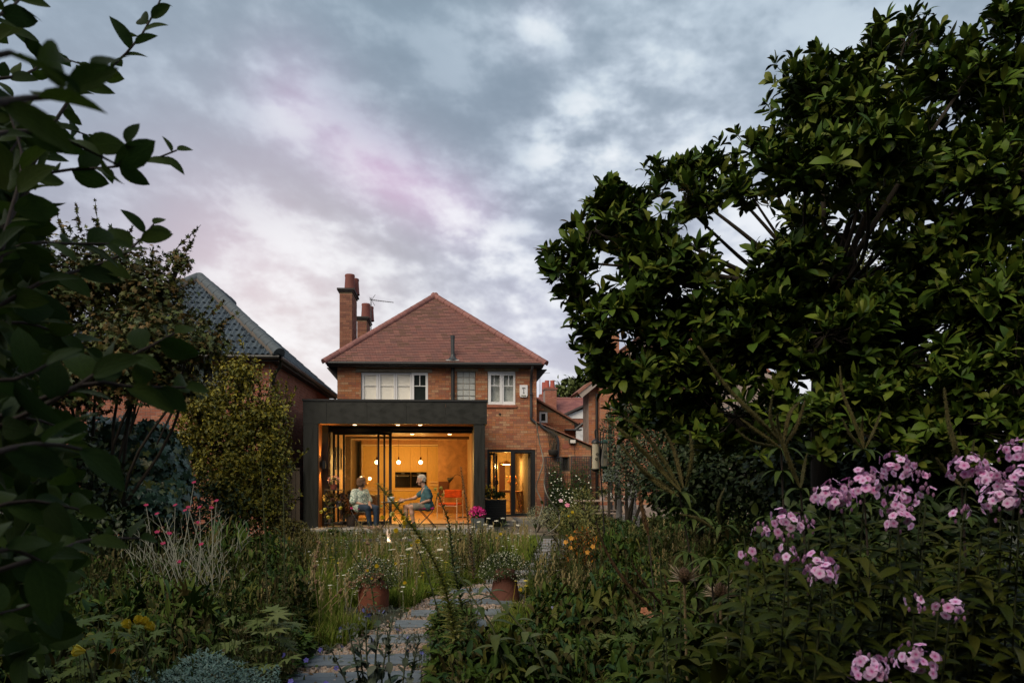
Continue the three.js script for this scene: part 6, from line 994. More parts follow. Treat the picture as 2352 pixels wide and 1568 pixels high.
// whorled stems with long curved seed spikes
{
  rnd = rng(101);
  const spikeM = [[.24, .20, .045], [.20, .175, .04], [.27, .21, .06]].map((c) => M(c, .95, { bumpMap: scaled(bumpy, 6), bumpScale: .03 })), rust = M([.19, .095, .03], .95, { bumpMap: bumpy, bumpScale: .03 });
  const hairy = (pts, r) => { const g = [tube(pts, r * .55, r * .3, 6, 24, (q) => r * (.22 + .55 * Math.sin(Math.PI * Math.pow(q, .75))))], c = new THREE.CatmullRomCurve3(pts), n = Math.round(c.getLength() / .0065); for (let i = 0; i < n; i++) { const q = .12 + .88 * i / n, p = c.getPointAt(q), w = .3 + .75 * Math.sin(Math.PI * Math.pow(q, .75)); for (let k = 0; k < 3; k++) { const d = rdir(.1), e = p.clone().addScaledVector(d, r * w); g.push(new THREE.TetrahedronGeometry(r * .34).translate(e.x, e.y, e.z)); } } return g; };
  const defs = [
    ['whorl-leaved plant whose tallest spike curls over at the top, left of the dark hollow', [1790, 1350, 2.9], [[1795, 1030, 2.9], [1770, 1190, 2.9]], [[[1800, 1025], [1740, 960], [1680, 900], [1640, 850], [1612, 805], [1603, 795]], [[1798, 1022], [1770, 960], [1775, 905]], [[1800, 1020], [1815, 950], [1835, 925]], [[1795, 1030], [1740, 990], [1700, 960]], [[1796, 1030], [1720, 1010], [1690, 985]], [[1802, 1025], [1830, 980], [1850, 920]]], .013],
    ['whorl-leaved plant with one upright spike above the phlox, under the dark crown', [1990, 1350, 3.0], [[1985, 1110, 3.0], [1985, 1035, 3.0]], [[[1985, 1030], [1960, 960], [1936, 900], [1930, 840]], [[1985, 1035], [1955, 1000], [1935, 960]], [[1985, 1030], [1980, 985], [1983, 955]], [[1988, 1030], [2010, 985], [2025, 945]]], .011],
    ['whorl-leaved plant with a tall curved spike rising through the phlox at the right', [2215, 1350, 2.3], [[2210, 1120, 2.3]], [[[2212, 1110], [2195, 1030], [2178, 960], [2170, 890]], [[2215, 1110], [2228, 1060], [2240, 1010]], [[2215, 1110], [2250, 1070], [2268, 1040]], [[2210, 1115], [2180, 1090], [2150, 1050]]], .012],
    ['whorl-leaved plant leaning over the left-hand phlox, with a rod-like spike', [1860, 1330, 2.6], [[1840, 1125, 2.6]], [[[1838, 1120], [1810, 1050], [1790, 990], [1785, 950]], [[1840, 1120], [1850, 1060], [1855, 1040]]], .012],
    ['leaning cluster of thick olive seed spikes beside the bird feeders', [1640, 1330, 3.5], [[1560, 1130, 3.5], [1600, 1190, 3.5]], [[[1565, 1130], [1500, 1060], [1440, 1000], [1390, 962]], [[1565, 1125], [1520, 1050], [1470, 985], [1432, 960]], [[1570, 1120], [1550, 1040], [1525, 985]], [[1562, 1135], [1490, 1090], [1440, 1040], [1425, 1020]], [[1575, 1120], [1590, 1050], [1585, 990]], [[1565, 1130], [1530, 1090], [1500, 1045]], [[1560, 1140], [1510, 1110], [1470, 1080]]], .017],
    ['drooping whorl-leaved plant in front of the seed thistles', [1660, 1500, 2.7], [[1630, 1285, 2.7], [1655, 1210, 2.8]], [[[1640, 1215], [1600, 1190], [1560, 1180]], [[1655, 1205], [1650, 1160], [1665, 1120]]], .010],
    ['low whorl-leaved plant with an arching spike crossing the orange flowers', [1500, 1520, 3.3], [[1560, 1400, 3.2], [1520, 1420, 3.3]], [[[1510, 1410], [1440, 1340], [1390, 1260], [1370, 1200]], [[1530, 1400], [1480, 1340], [1450, 1290]], [[1540, 1400], [1530, 1340], [1525, 1300]]], .011],
  ];
  for (const [label, [bx_, by_, D], whorls, spikes, r] of defs) {
    const t = thing('whorled_plant', label, 'plant', [0, 0, 0], 0, 'whorl-leaved plants with curved spikes'), L = new Leaves(), base = at(bx_, by_, D); base.y = 0; const top = at(whorls[0][0], whorls[0][1], whorls[0][2]);
    part('stem', tube([base, base.clone().lerp(top, .5).add(V(.03, 0, 0)), top], .006, .004, 6, 12), stemRed, t);
    spikes.forEach((s, i) => { const pts = s.map(([x, y], k) => at(x, y, D + (k / s.length - .5) * R(-.2, .2))); part('seed_spike', hairy(pts, r * R(.8, 1) / (i ? 1.15 : 1)), label.includes('orange') ? rust : spikeM[i % 3], t); });
    const add = (q, l) => { const n = 7 + Math.floor(R(0, 2)), ph = R(0, 6); for (let i = 0; i < n; i++) { const a = ph + i / n * 6.28; L.add(q, V(Math.cos(a), R(.0, .5), Math.sin(a)), l * R(.8, 1.1), V(0, 1, 0)); } };
    for (const [x, y, d] of whorls) add(at(x, y, d), .045 * d);
    for (let q = .3; q < .95; q += .16) add(base.clone().lerp(top, q), .042 * D);
    L.emit(t, leafGeo(6, .19, lance, .3, 1.35), 'leaf', [[.055, .085, .016], [.07, .095, .02], [.045, .07, .016]], 60, { rough: .5 });
  }
  // brown spike on its own
  const t = thing('seed_spike', 'single rusty seed spike standing right of the picnic table', 'seed spike'); part('spike', hairy([at(1490, 1230, 5), at(1478, 1180, 5), at(1468, 1128, 5)], .02), rust, t); part('stem', bar(gnd(1520, 1085 + 2430 / 5), at(1490, 1228, 5), .005), stemRed, t);
}
// generic upright plant: stem through points, leaves along it
function stalk(name, label, cat, pts, o = {}) {
  const t = thing(name, label, cat, [0, 0, 0], 0, o.group), c = new THREE.CatmullRomCurve3(pts), len = c.getLength(), L = new Leaves();
  part('stem', tube(pts, o.r ?? .008, o.r1 ?? .004, 6, 20), o.stem ?? stemGreen, t);
  const n = Math.round(len / (o.gap ?? .03)); for (let i = 0; i < n; i++) { const q = (i + .5) / n, s = o.taper ? mix(1, o.taper, q) : 1, a = i * 2.4 + R(-.3, .3); L.add(c.getPointAt(q), V(Math.cos(a), (o.rise ?? .5) + R(-.2, .2), Math.sin(a)), (o.size ?? .09) * s * R(.75, 1.15)); }
  L.emit(t, o.leaf ?? leafG.lanceWide, 'leaf', o.pal ?? [[.085, .11, .02], [.07, .095, .02], [.10, .12, .028], [.055, .08, .02]], o.cap ?? 30, { rough: o.trans ? .95 : .5, trans: o.trans ?? 0, veins: true });
  t.userData.curve = undefined; return [t, c];
}
const yellowM = M([.74, .60, .05], .7, { transmission: .3, thickness: 0 }), yellowPale = M([.74, .66, .20], .7, { transmission: .3, thickness: 0 }), orangeBud = M([.55, .24, .05], .8);
const cup = (() => { const g = []; for (let i = 0; i < 4; i++) g.push(leafGeo(4, .95, (t) => petalS(t) * (t > .95 ? .8 : 1), .35, -.5).rotateX(-.62).rotateY(i * 1.5708 + .1)); return merged(g); })();
function flower(parent, p, d, s, mat = yellowM, geo = cup, name = 'flower') { const f = part(name, geo, mat, parent); f.position.copy(p); aim(f, d); f.rotateY(R(0, 6)); f.scale.setScalar(s); return f; }
{ // evening primroses
  rnd = rng(111);
  const at5 = (l) => l.map(([x, y, D]) => at(x, y, D));
  let [t, c] = stalk('evening_primrose', 'leaning evening primrose with yellow flowers in front of the bistro table', 'flower', at5([[1050, 1480, 4.4], [1015, 1330, 4.4], [965, 1235, 4.4], [915, 1170, 4.4], [868, 1112, 4.45]]), { gap: .0045, size: .115, r: .008, taper: .42, leaf: leafG.lanceWide, rise: .7, cap: 60, pal: [[.30, .31, .06], [.24, .27, .05], [.36, .33, .08]], trans: .45 });
  for (const [x, y, s] of [[895, 1180, .05], [882, 1192, .045], [905, 1195, .04], [925, 1190, .055], [935, 1205, .05], [878, 1160, .03]]) flower(t, at(x, y, 4.35), V(R(-1, 1), R(-.2, .6), .8), s * .8, rnd() < .5 ? yellowM : yellowPale);
  for (let i = 0; i < 26; i++) { const q = c.getPointAt(R(.6, .99)), d = rdir(.4); flower(t, q, d, R(.02, .035), M([.14, .15, .03], .8), leafG.lance, 'bud'); }
  [t, c] = stalk('evening_primrose', 'upright leafy evening primrose stem in front of the orange chair', 'flower', at5([[1062, 1400, 5.2], [1040, 1290, 5.2], [1030, 1200, 5.2], [1006, 1135, 5.2]]), { gap: .008, size: .10, taper: .5, leaf: leafG.lanceWide, rise: 1.0, cap: 50 });
  for (const [x, y, s] of [[1000, 1128, .03], [1015, 1125, .03], [1018, 1140, .025]]) flower(t, at(x, y, 5.2), V(R(-.5, .5), .8, .3), s, yellowPale);
  [t] = stalk('dried_flower_spike', 'brown dried flower spike standing in front of the floor lamp', 'dried flower', at5([[1088, 1330, 6.2], [1080, 1240, 6.2], [1070, 1150, 6.2], [1058, 1072, 6.2]]), { gap: .006, size: .06, taper: .35, leaf: leafG.small, rise: .7, stem: stemStraw, pal: [[.16, .105, .045], [.20, .13, .05], [.10, .09, .03]], cap: 0, r: .007 });
  [t] = stalk('evening_primrose', 'small evening primrose with curled yellow flowers at the left end of the terrace', 'flower', at5([[775, 1330, 8.5], [768, 1250, 8.5], [762, 1180, 8.5], [760, 1160, 8.5]]), { gap: .02, size: .13, taper: .5, cap: 30 });
  for (const [x, y] of [[742, 1168], [778, 1164], [752, 1184], [740, 1172]]) flower(t, at(x, y, 8.5), V(R(-1, 1), -.3, .5), .05, yellowM);
  [t] = stalk('evening_primrose', 'evening primrose opening beside the left chimney-pot planter', 'flower', at5([[860, 1400, 6.9], [850, 1340, 6.9], [820, 1290, 6.9], [790, 1240, 6.9]]), { gap: .02, size: .11, taper: .6, cap: 30 });
  for (const [x, y, s] of [[868, 1303, .055], [846, 1312, .035], [932, 1341, .05], [852, 1330, .03]]) flower(t, at(x, y, 6.8), V(R(-.4, .4), .5, .9), s);
  [t] = stalk('evening_primrose', 'evening primrose with a wide yellow flower standing in the meadow below the terrace', 'flower', at5([[1010, 1420, 5.6], [985, 1330, 5.6], [965, 1275, 5.6], [955, 1248, 5.6]]), { gap: .022, size: .10, taper: .5, cap: 30 });
  for (const [x, y, s] of [[957, 1246, .06], [944, 1254, .03], [912, 1222, .06], [930, 1212, .03], [906, 1296, .035]]) flower(t, at(x, y, 5.6), V(R(-.4, .4), .4, .9), s * .9);
  [t] = stalk('evening_primrose', 'big-leaved evening primrose without flowers over the slate path', 'flower', at5([[1165, 1560, 3.9], [1130, 1440, 4.0], [1090, 1380, 4.1], [1040, 1300, 4.2]]), { gap: .04, size: .2, taper: .6, rise: .25, leaf: leafGeo(6, .3, lance, .3, 1.0), cap: 40, pal: [[.06, .085, .022], [.08, .10, .028], [.05, .075, .022]] });
  [t] = stalk('evening_primrose', 'broad pale-leaved plant arching right of the slate path', 'plant', at5([[1260, 1560, 3.7], [1220, 1470, 3.8], [1180, 1420, 3.9], [1110, 1340, 4.0]]), { gap: .045, size: .2, taper: .6, rise: .2, leaf: leafGeo(6, .34, ov, .3, 1.0), cap: 40, pal: [[.085, .105, .035], [.10, .12, .04], [.07, .09, .03]] });
  // yellow flower in the lower left
  const y = thing('yellow_flower', 'large yellow double flower low on the left with a nodding bud beside it', 'flower'), P = at(325, 1440, 2.6); part('stem', [tube([V(P.x + .35, 0, P.z - .2), P.clone().add(V(.05, -.2, 0)), P.clone().add(V(0, -.03, 0))], .005, .003, 5, 8), tube([P.clone().add(V(.03, -.12, 0)), P.clone().add(V(-.05, -.05, 0)), P.clone().add(V(-.09, -.07, 0))], .003, .002, 5, 6)], stemGreen, y);
  for (const [dx, dy] of [[-.035, .0], [.02, .005], [.045, -.012], [-.01, .012]]) flower(y, P.clone().add(V(dx, dy, R(-.01, .02))), V(R(-.4, .4), .8, .6), .042); flower(y, P.clone().add(V(-.095, -.075, 0)), V(-.6, -.7, .2), .03, orangeBud, leafG.small, 'bud');
  const y2 = thing('yellow_flower', 'half-hidden yellow flower at the lower left behind the dark leaves', 'flower'); const P2 = at(196, 1496, 2.4); flower(y2, P2, V(-.8, .3, .6), .045); part('stem', tube([V(P2.x + .1, 0, P2.z - .1), P2.clone().add(V(.03, -.1, 0)), P2], .004, .003, 5, 6), stemGreen, y2);
  for (const [x, y_, D, l] of [[1150, 1230, 12, 'small yellow flower in the meadow right of the dark planter'], [667, 1240, 11, 'yellow flowers at the left end of the meadow'], [1315, 1180, 11.5, 'yellow lily-like flower in front of the trellis'], [1387, 1240, 8, 'small yellow flower in the grass right of the orange flowers'], [1198, 1358, 6.4, 'yellow bud beside the right chimney-pot planter']]) { const q = at(x, y_, D), f = thing('yellow_flower', l, 'flower'); flower(f, q, V(R(-.4, .4), .6, .7), .04 * D / 9 + .02); if (D > 10) flower(f, q.clone().add(V(-.06, -.05, .02)), V(-.4, .5, .7), .05); part('stem', tube([V(q.x + R(-.1, .1), 0, q.z), q.clone().add(V(R(-.03, .03), -.15, 0)), q], .006, .004, 5, 6), stemGreen, f); }
}
{ // rose campion: forked silver stems, magenta flowers
  rnd = rng(121);
  const mag = M([.26, .006, .055], .8);
  for (const [label, x, D, list] of [['rose campion with the tallest magenta flower at the left of its clump', 430, 7.2, [[445, 1108], [402, 1160], [335, 1160], [360, 1180]]], ['rose campion with dense silver stems and many magenta flowers, nearest the yellow-edged shrub', 470, 7.0, [[497, 1150], [432, 1165], [485, 1166], [458, 1165], [455, 1200], [425, 1172]]], ['rose campion with low magenta flowers at the front of its clump', 420, 6.4, [[388, 1225], [360, 1222], [374, 1248], [410, 1290], [462, 1250]]]]) {
    const t = thing('rose_campion', label, 'flower', [0, 0, 0], 0, 'rose campions with silver stems'), S = [], B = V(hxAt(x, D), 0, -D);
    const grow = (p, d, l, r, k) => { const e = p.clone().addScaledVector(d, l); S.push(tube([p, p.clone().lerp(e, .5).add(V(R(-.01, .01), .01, R(-.01, .01))), e], r, r * .75, 4, 3)); if (k <= 0) return; for (const s of [-1, 1]) if (rnd() < .78) grow(e, d.clone().add(V(s * R(.25, .6), .15, R(-.5, .5))).normalize(), l * R(.4, .75), r * .78, k - 1); };
    for (const [fx, fy] of list) { const q = at(fx, fy, D), b = V(B.x + R(-.2, .2), 0, B.z + R(-.1, .1)); S.push(tube([b, b.clone().lerp(q, .5).add(V(R(-.05, .05), 0, 0)), q], .006, .003, 4, 10)); flower(t, q, V(R(-.3, .3), .8, .5), .026, mag, floret); }
    for (let i = 0; i < 15; i++) grow(V(B.x + R(-.45, .4), R(0, .1), B.z + R(-.4, .4)), V(R(-.25, .25), 1, R(-.15, .15)).normalize(), R(.26, .48), .0045, 4);
    part('stems', S, stemSilver, t).userData.kind = 'stuff';
    const L = new Leaves(); for (let i = 0; i < 130; i++) L.add(V(B.x + R(-.5, .45), R(.02, .4), B.z + R(-.4, .4)), rdir(.5), R(.06, .11)); L.emit(t, leafG.lanceWide, 'leaf', [[.20, .21, .15], [.15, .165, .11]], 0, { rough: .9 });
  }
}
{ // borage, wormwood, thistles, sneezeweed, lobed leaves, tall thin stems, dry stalks
  rnd = rng(131);
  const hairG = [[.085, .11, .075], [.065, .095, .065], [.11, .125, .095]], blueM = M([.13, .14, .42], .7), greyBud = M([.17, .18, .16], .95);
  for (const [label, x, D, tops] of [['grey-haired borage with drooping buds over the slate path', 850, 4.0, [[800, 1445], [840, 1400], [870, 1410], [905, 1405], [825, 1470], [760, 1490]]], ['smaller borage with blue buds beside the lowest slate step', 905, 3.7, [[935, 1470], [962, 1465], [890, 1450], [955, 1500]]]]) {
    const t = thing('borage', label, 'flower'), L = new Leaves(), S = [], B = V(hxAt(x, D), 0, -D);
    for (const [fx, fy] of tops) {
      const q = at(fx, fy, D), c = new THREE.CatmullRomCurve3([B.clone().add(V(R(-.08, .08), 0, R(-.08, .08))), B.clone().lerp(q, .5), q]); S.push(tube(c.points, .008, .004, 6, 10));
      for (let i = 1; i < 22; i++) L.add(c.getPointAt(i / 22), rdir(.25), mix(.16, .045, i / 22) * R(.7, 1.1));
      for (let i = 0; i < 13; i++) { const d = rdir(.1), e = q.clone().add(V(d.x * .06, .02 + d.y * .025, d.z * .06)), g = e.clone().add(V(d.x * .02, -.03, d.z * .02)); S.push(tube([q, e, g], .002, .0015, 3, 4)); const b = part('bud', leafG.small, greyBud, t); b.position.copy(g); b.rotation.set(R(2.2, 3.6), R(0, 6), 0); b.scale.setScalar(R(.02, .03)); if (rnd() < .12) flower(t, g, d, .014, blueM, floret); }
    }
    part('stems', S, M([.10, .12, .08], .9), t).userData.kind = 'stuff'; L.emit(t, leafG.broad, 'leaf', hairG, 50, { rough: .85 });
  }
  const worm = thing('wormwood', 'low feathery silver-blue foliage at the bottom edge left of the path', 'plant'), W = new Leaves();
  for (let i = 0; i < 9000; i++) { const x = R(300, 640), D = R(3.15, 3.9), y0 = .43 + .04 * Math.sin(x * .03) + .10 * Math.sin((x - 300) / 340 * 3.14) + .08 * fbm(x * .03, D * 4, 1, 3), p = V(hxAt(x, D), y0 * (1 - .55 * Math.pow(rnd(), 2)), -D); W.add(p, V(R(-1, 1), R(.2, 1), R(-1, 1)), R(.018, .04)); } W.emit(worm, leafG.lanceWide, 'leaf', [[.10, .165, .15], [.075, .135, .12], [.13, .19, .175]], 0, { rough: .9 });
  const th = M([.40, .31, .22], .9), cone = M([.12, .065, .035], .95, { bumpMap: bumpy, bumpScale: .02 });
  for (const [x, y, D, l] of [[1572, 1332, 3.0, 'spiky dry thistle head, leftmost of the group beside the phlox leaves'], [1655, 1368, 2.9, 'spiky dry thistle head with the tallest brown cone'], [1690, 1480, 2.8, 'low spiky thistle head under the whorled leaves']]) {
    const p = at(x, y, D), t = thing('thistle', l, 'dried flower', [p.x, p.y, p.z]); part('seed_cone', new THREE.SphereGeometry(.026, 14, 10).scale(1, 1.5, 1).translate(0, .02, 0), cone, t);
    const g = []; for (let i = 0; i < 46; i++) { const a = i * 2.4, e = R(-.1, .9), d = V(Math.cos(a) * Math.cos(e), Math.sin(e), Math.sin(a) * Math.cos(e)), l = leafGeo(2, .13, (q) => 1 - q, .3, .2); const ls = R(.07, .11); l.scale(ls, ls, ls).applyQuaternion(new THREE.Quaternion().setFromUnitVectors(V(0, 1, 0), d)); g.push(l); } part('bract', g, th, t); part('stem', tube([V(0, 0, 0), V(.03, -.4, -.05), V(.08, -p.y, -.1)], .006, .008, 6, 8), stemStraw, t);
  }
  const h = thing('sneezeweed', 'clump of rust-orange daisies with dark centres beside the stepping path', 'flower'), HL = new Leaves(), hc = at(1338, 1270, 8.6), rustP = [[.30, .10, .012], [.22, .07, .012], [.40, .17, .015], [.14, .07, .02], [.10, .085, .02]];
  for (let i = 0; i < 900; i++) { const d = rdir(), r = Math.cbrt(rnd()), p = V(hc.x + d.x * r * .27, hc.y + d.y * r * .33, hc.z + d.z * r * .25); HL.add(p, rdir(.3), R(.025, .05)); } HL.emit(h, leafG.small, 'petal', rustP, 0, { massName: 'blossoms' });
  for (const [x, y] of [[1312, 1236], [1310, 1258], [1350, 1268], [1362, 1256], [1300, 1245]]) flower(h, at(x, y, 8.3), V(R(-.6, .6), R(0, .7), .8), .034, M([.50, .22, .015], .7), floret);
  const hs = []; for (let i = 0; i < 34; i++) hs.push(bar(V(hc.x + R(-.15, .15), 0, hc.z + R(-.15, .15)), V(hc.x + R(-.25, .25), hc.y + R(-.2, .2), hc.z + R(-.2, .2)), .005, 4)); part('stems', hs, stemRed, h).userData.kind = 'stuff';
  for (const [x, y, D, l] of [[1430, 1410, 4.6, 'plant with big deeply cut leaves in the middle of the right bed'], [1350, 1470, 4.3, 'pale deep-cut leaves spreading over the path edge'], [1560, 1460, 3.8, 'deep-cut dark leaves below the thistles'], [70, 1430, 3.4, 'dark cranesbill leaves in the lower left corner'], [205, 1450, 3.2, 'bright-edged cranesbill leaves left of the yellow flower'], [610, 1420, 4.6, 'small cranesbill with violet-blue flowers left of the path']]) {
    const p = at(x, y, D), t = thing('cranesbill', l, 'plant', [p.x, 0, p.z]), L = new Leaves(), S = [];
    for (let i = 0; i < 30; i++) { const a = R(0, 6.28), r = R(.03, .30), q = V(Math.cos(a) * r, p.y * R(.55, 1.08) - r * .1, Math.sin(a) * r * .8); L.add(q, V(Math.cos(a), R(-.3, .3), Math.sin(a)), R(.08, .15) * D / 4.4, V(0, 1, .25)); S.push(tube([V(R(-.04, .04), 0, R(-.04, .04)), V(q.x * .5, q.y * .6, q.z * .5), q], .003, .002, 4, 5)); }
    part('stems', S, stemGreen, t).userData.kind = 'stuff'; L.emit(t, leafG.hand, 'leaf', x > 400 && x < 1500 ? [[.09, .115, .035], [.075, .10, .03], [.11, .13, .045]] : [[.045, .07, .02], [.06, .085, .022]], 30, { rough: .6 });
    if (l.includes('violet')) for (let i = 0; i < 12; i++) flower(t, V(R(-.5, .5), R(.12, .35), R(-.4, .5)), V(0, .6, .8), .02, M([.09, .08, .38], .7), floret);
  }
  for (const [x0, y0, x1, y1, D, l] of [[618, 1460, 600, 1060, 5.6, 'tall thin leafy stem, left one of the pair before the yellow-edged shrub'], [655, 1440, 650, 1090, 6.0, 'tall thin seeding stem, right one of the pair before the yellow-edged shrub']]) { const p = gnd(x0, 1085 + 2430 / D); stalk('tall_stem', l, 'plant', [V(hxAt(x0, D), 0, -D), at((x0 + x1) / 2, (y0 + y1) / 2, D), at(x1, y1, D)], { gap: .016, size: .06, taper: .35, leaf: leafG.lance, cap: 0, pal: [[.12, .105, .04], [.09, .09, .03], [.16, .13, .06]], r: .006 }); }
  for (const [pts, l] of [[[[735, 1390], [722, 1300], [735, 1235]], 'upright dry seed stalk left of the left chimney-pot planter'], [[[720, 1385], [800, 1355], [850, 1300], [842, 1235]], 'straw-coloured dry stem arching over the left chimney-pot planter'], [[[700, 1400], [790, 1350], [840, 1310], [838, 1250]], 'fallen dry stem crossing below the left chimney-pot planter'], [[[812, 1362], [850, 1345], [880, 1318]], 'short pale dry stem bowed against the left chimney-pot planter']]) { const D = 6.9, p = pts.map(([x, y], i) => { const q = at(x, y, D + .1 * i); if (!i) q.y = Math.max(.02, q.y - .2); return q; }), t = thing('dry_stalk', l, 'dried flower', [0, 0, 0], 0, 'dry stalks by the left planter'); part('stem', tube(p, .005, .003, 5, 16), stemStraw, t); const c = new THREE.CatmullRomCurve3(p), g = []; for (let i = 0; i < 22; i++) { const q = c.getPointAt(R(.35, 1)), d = rdir(); g.push(new THREE.IcosahedronGeometry(R(.008, .016), 0).translate(q.x + d.x * .018, q.y + d.y * .018, q.z + d.z * .018)); } part('seed_head', g, M([.19, .115, .065], .95), t); }
  // flat white umbels
  const um = M([.62, .58, .47], .9);
  for (const [label, cx, D, list] of [['white flat-topped yarrow in front of the black slatted planter', 1150, 14.5, [[1100, 1198], [1122, 1190], [1140, 1196], [1165, 1203], [1128, 1208], [1180, 1196], [1155, 1190], [1115, 1204], [1190, 1206]]], ['white flat-topped yarrow at the edge of the terrace slab', 1050, 13.5, [[1030, 1205], [1060, 1200], [1085, 1210], [1045, 1215], [1000, 1215], [1075, 1222], [1100, 1225]]], ['white flat-topped yarrow in the middle of the meadow', 990, 11.5, [[985, 1240], [1010, 1235], [1040, 1243], [965, 1236], [950, 1230], [1025, 1252], [1055, 1238], [930, 1235]]], ['white flat-topped yarrow nearest the evening primrose in the meadow', 950, 9.5, [[940, 1260], [965, 1268], [985, 1273], [900, 1262], [1010, 1262], [1005, 1282], [925, 1276]]]]) {
    const t = thing('yarrow', label, 'flower', [0, 0, 0], 0, 'white yarrow in the meadow'), S = [], L = new Leaves();
    for (const [x, y] of list) { const q = at(x, y, D + R(-.5, .5)), g = []; for (let i = 0; i < 24; i++) { const a = i * 2.4, r = .0095 * Math.sqrt(i) * R(.9, 1.1); g.push(new THREE.IcosahedronGeometry(.0095, 0).scale(1, .5, 1).translate(Math.cos(a) * r, R(-.004, .004), Math.sin(a) * r)); } const f = part('flower_head', g, um, t); f.position.copy(q); f.rotation.set(R(-.2, .3), 0, R(-.2, .2)); const b = V(q.x + R(-.06, .06), 0, q.z + R(-.05, .05)); S.push(tube([b, b.clone().lerp(q, .6), q], .005, .003, 4, 5)); for (let i = 0; i < 12; i++) L.add(b.clone().lerp(q, R(.1, .85)), rdir(.4), R(.06, .12)); }
    part('stems', S, stemGreen, t).userData.kind = 'stuff'; L.emit(t, leafG.lance, 'leaf', PAL.herb, 0);
  }
  // pink and white garden flowers below the trellis, small orange and blue ones in the right bed
  for (const [x, y, D, m, s, l] of [[1303, 1160, 14, [.70, .22, .34], .055, 'pink rose-like flower with a deep pink centre below the trellis'], [1288, 1150, 14, [.68, .40, .50], .05, 'pale pink flower left of the deep pink one below the trellis'], [1480, 1403, 4.5, [.42, .16, .08], .03, 'rusty orange flower head, leftmost of a few in the right bed'], [1492, 1412, 4.4, [.40, .19, .10], .028, 'dull orange flower head just below the rusty one in the right bed'], [1525, 1405, 4.5, [.42, .18, .09], .028, 'orange flower head nearest the thistles in the right bed'], [1270, 1400, 5.0, [.30, .30, .5], .03, 'pale blue flower beside the deep-cut leaves right of the path']]) { const q = at(x, y, D), t = thing('small_flower', l, 'flower'); flower(t, q, V(R(-.2, .2), .5, .8), s, M(m, .8), floret); flower(t, q.clone().add(V(0, .004, .004)), V(.1, .6, .8), s * .6, M(m.map((k) => k * .85), .8), floret); part('stem', tube([V(q.x + .03, 0, q.z), q.clone().add(V(.01, -.1, 0)), q], .004, .003, 4, 5), stemGreen, t); }
}
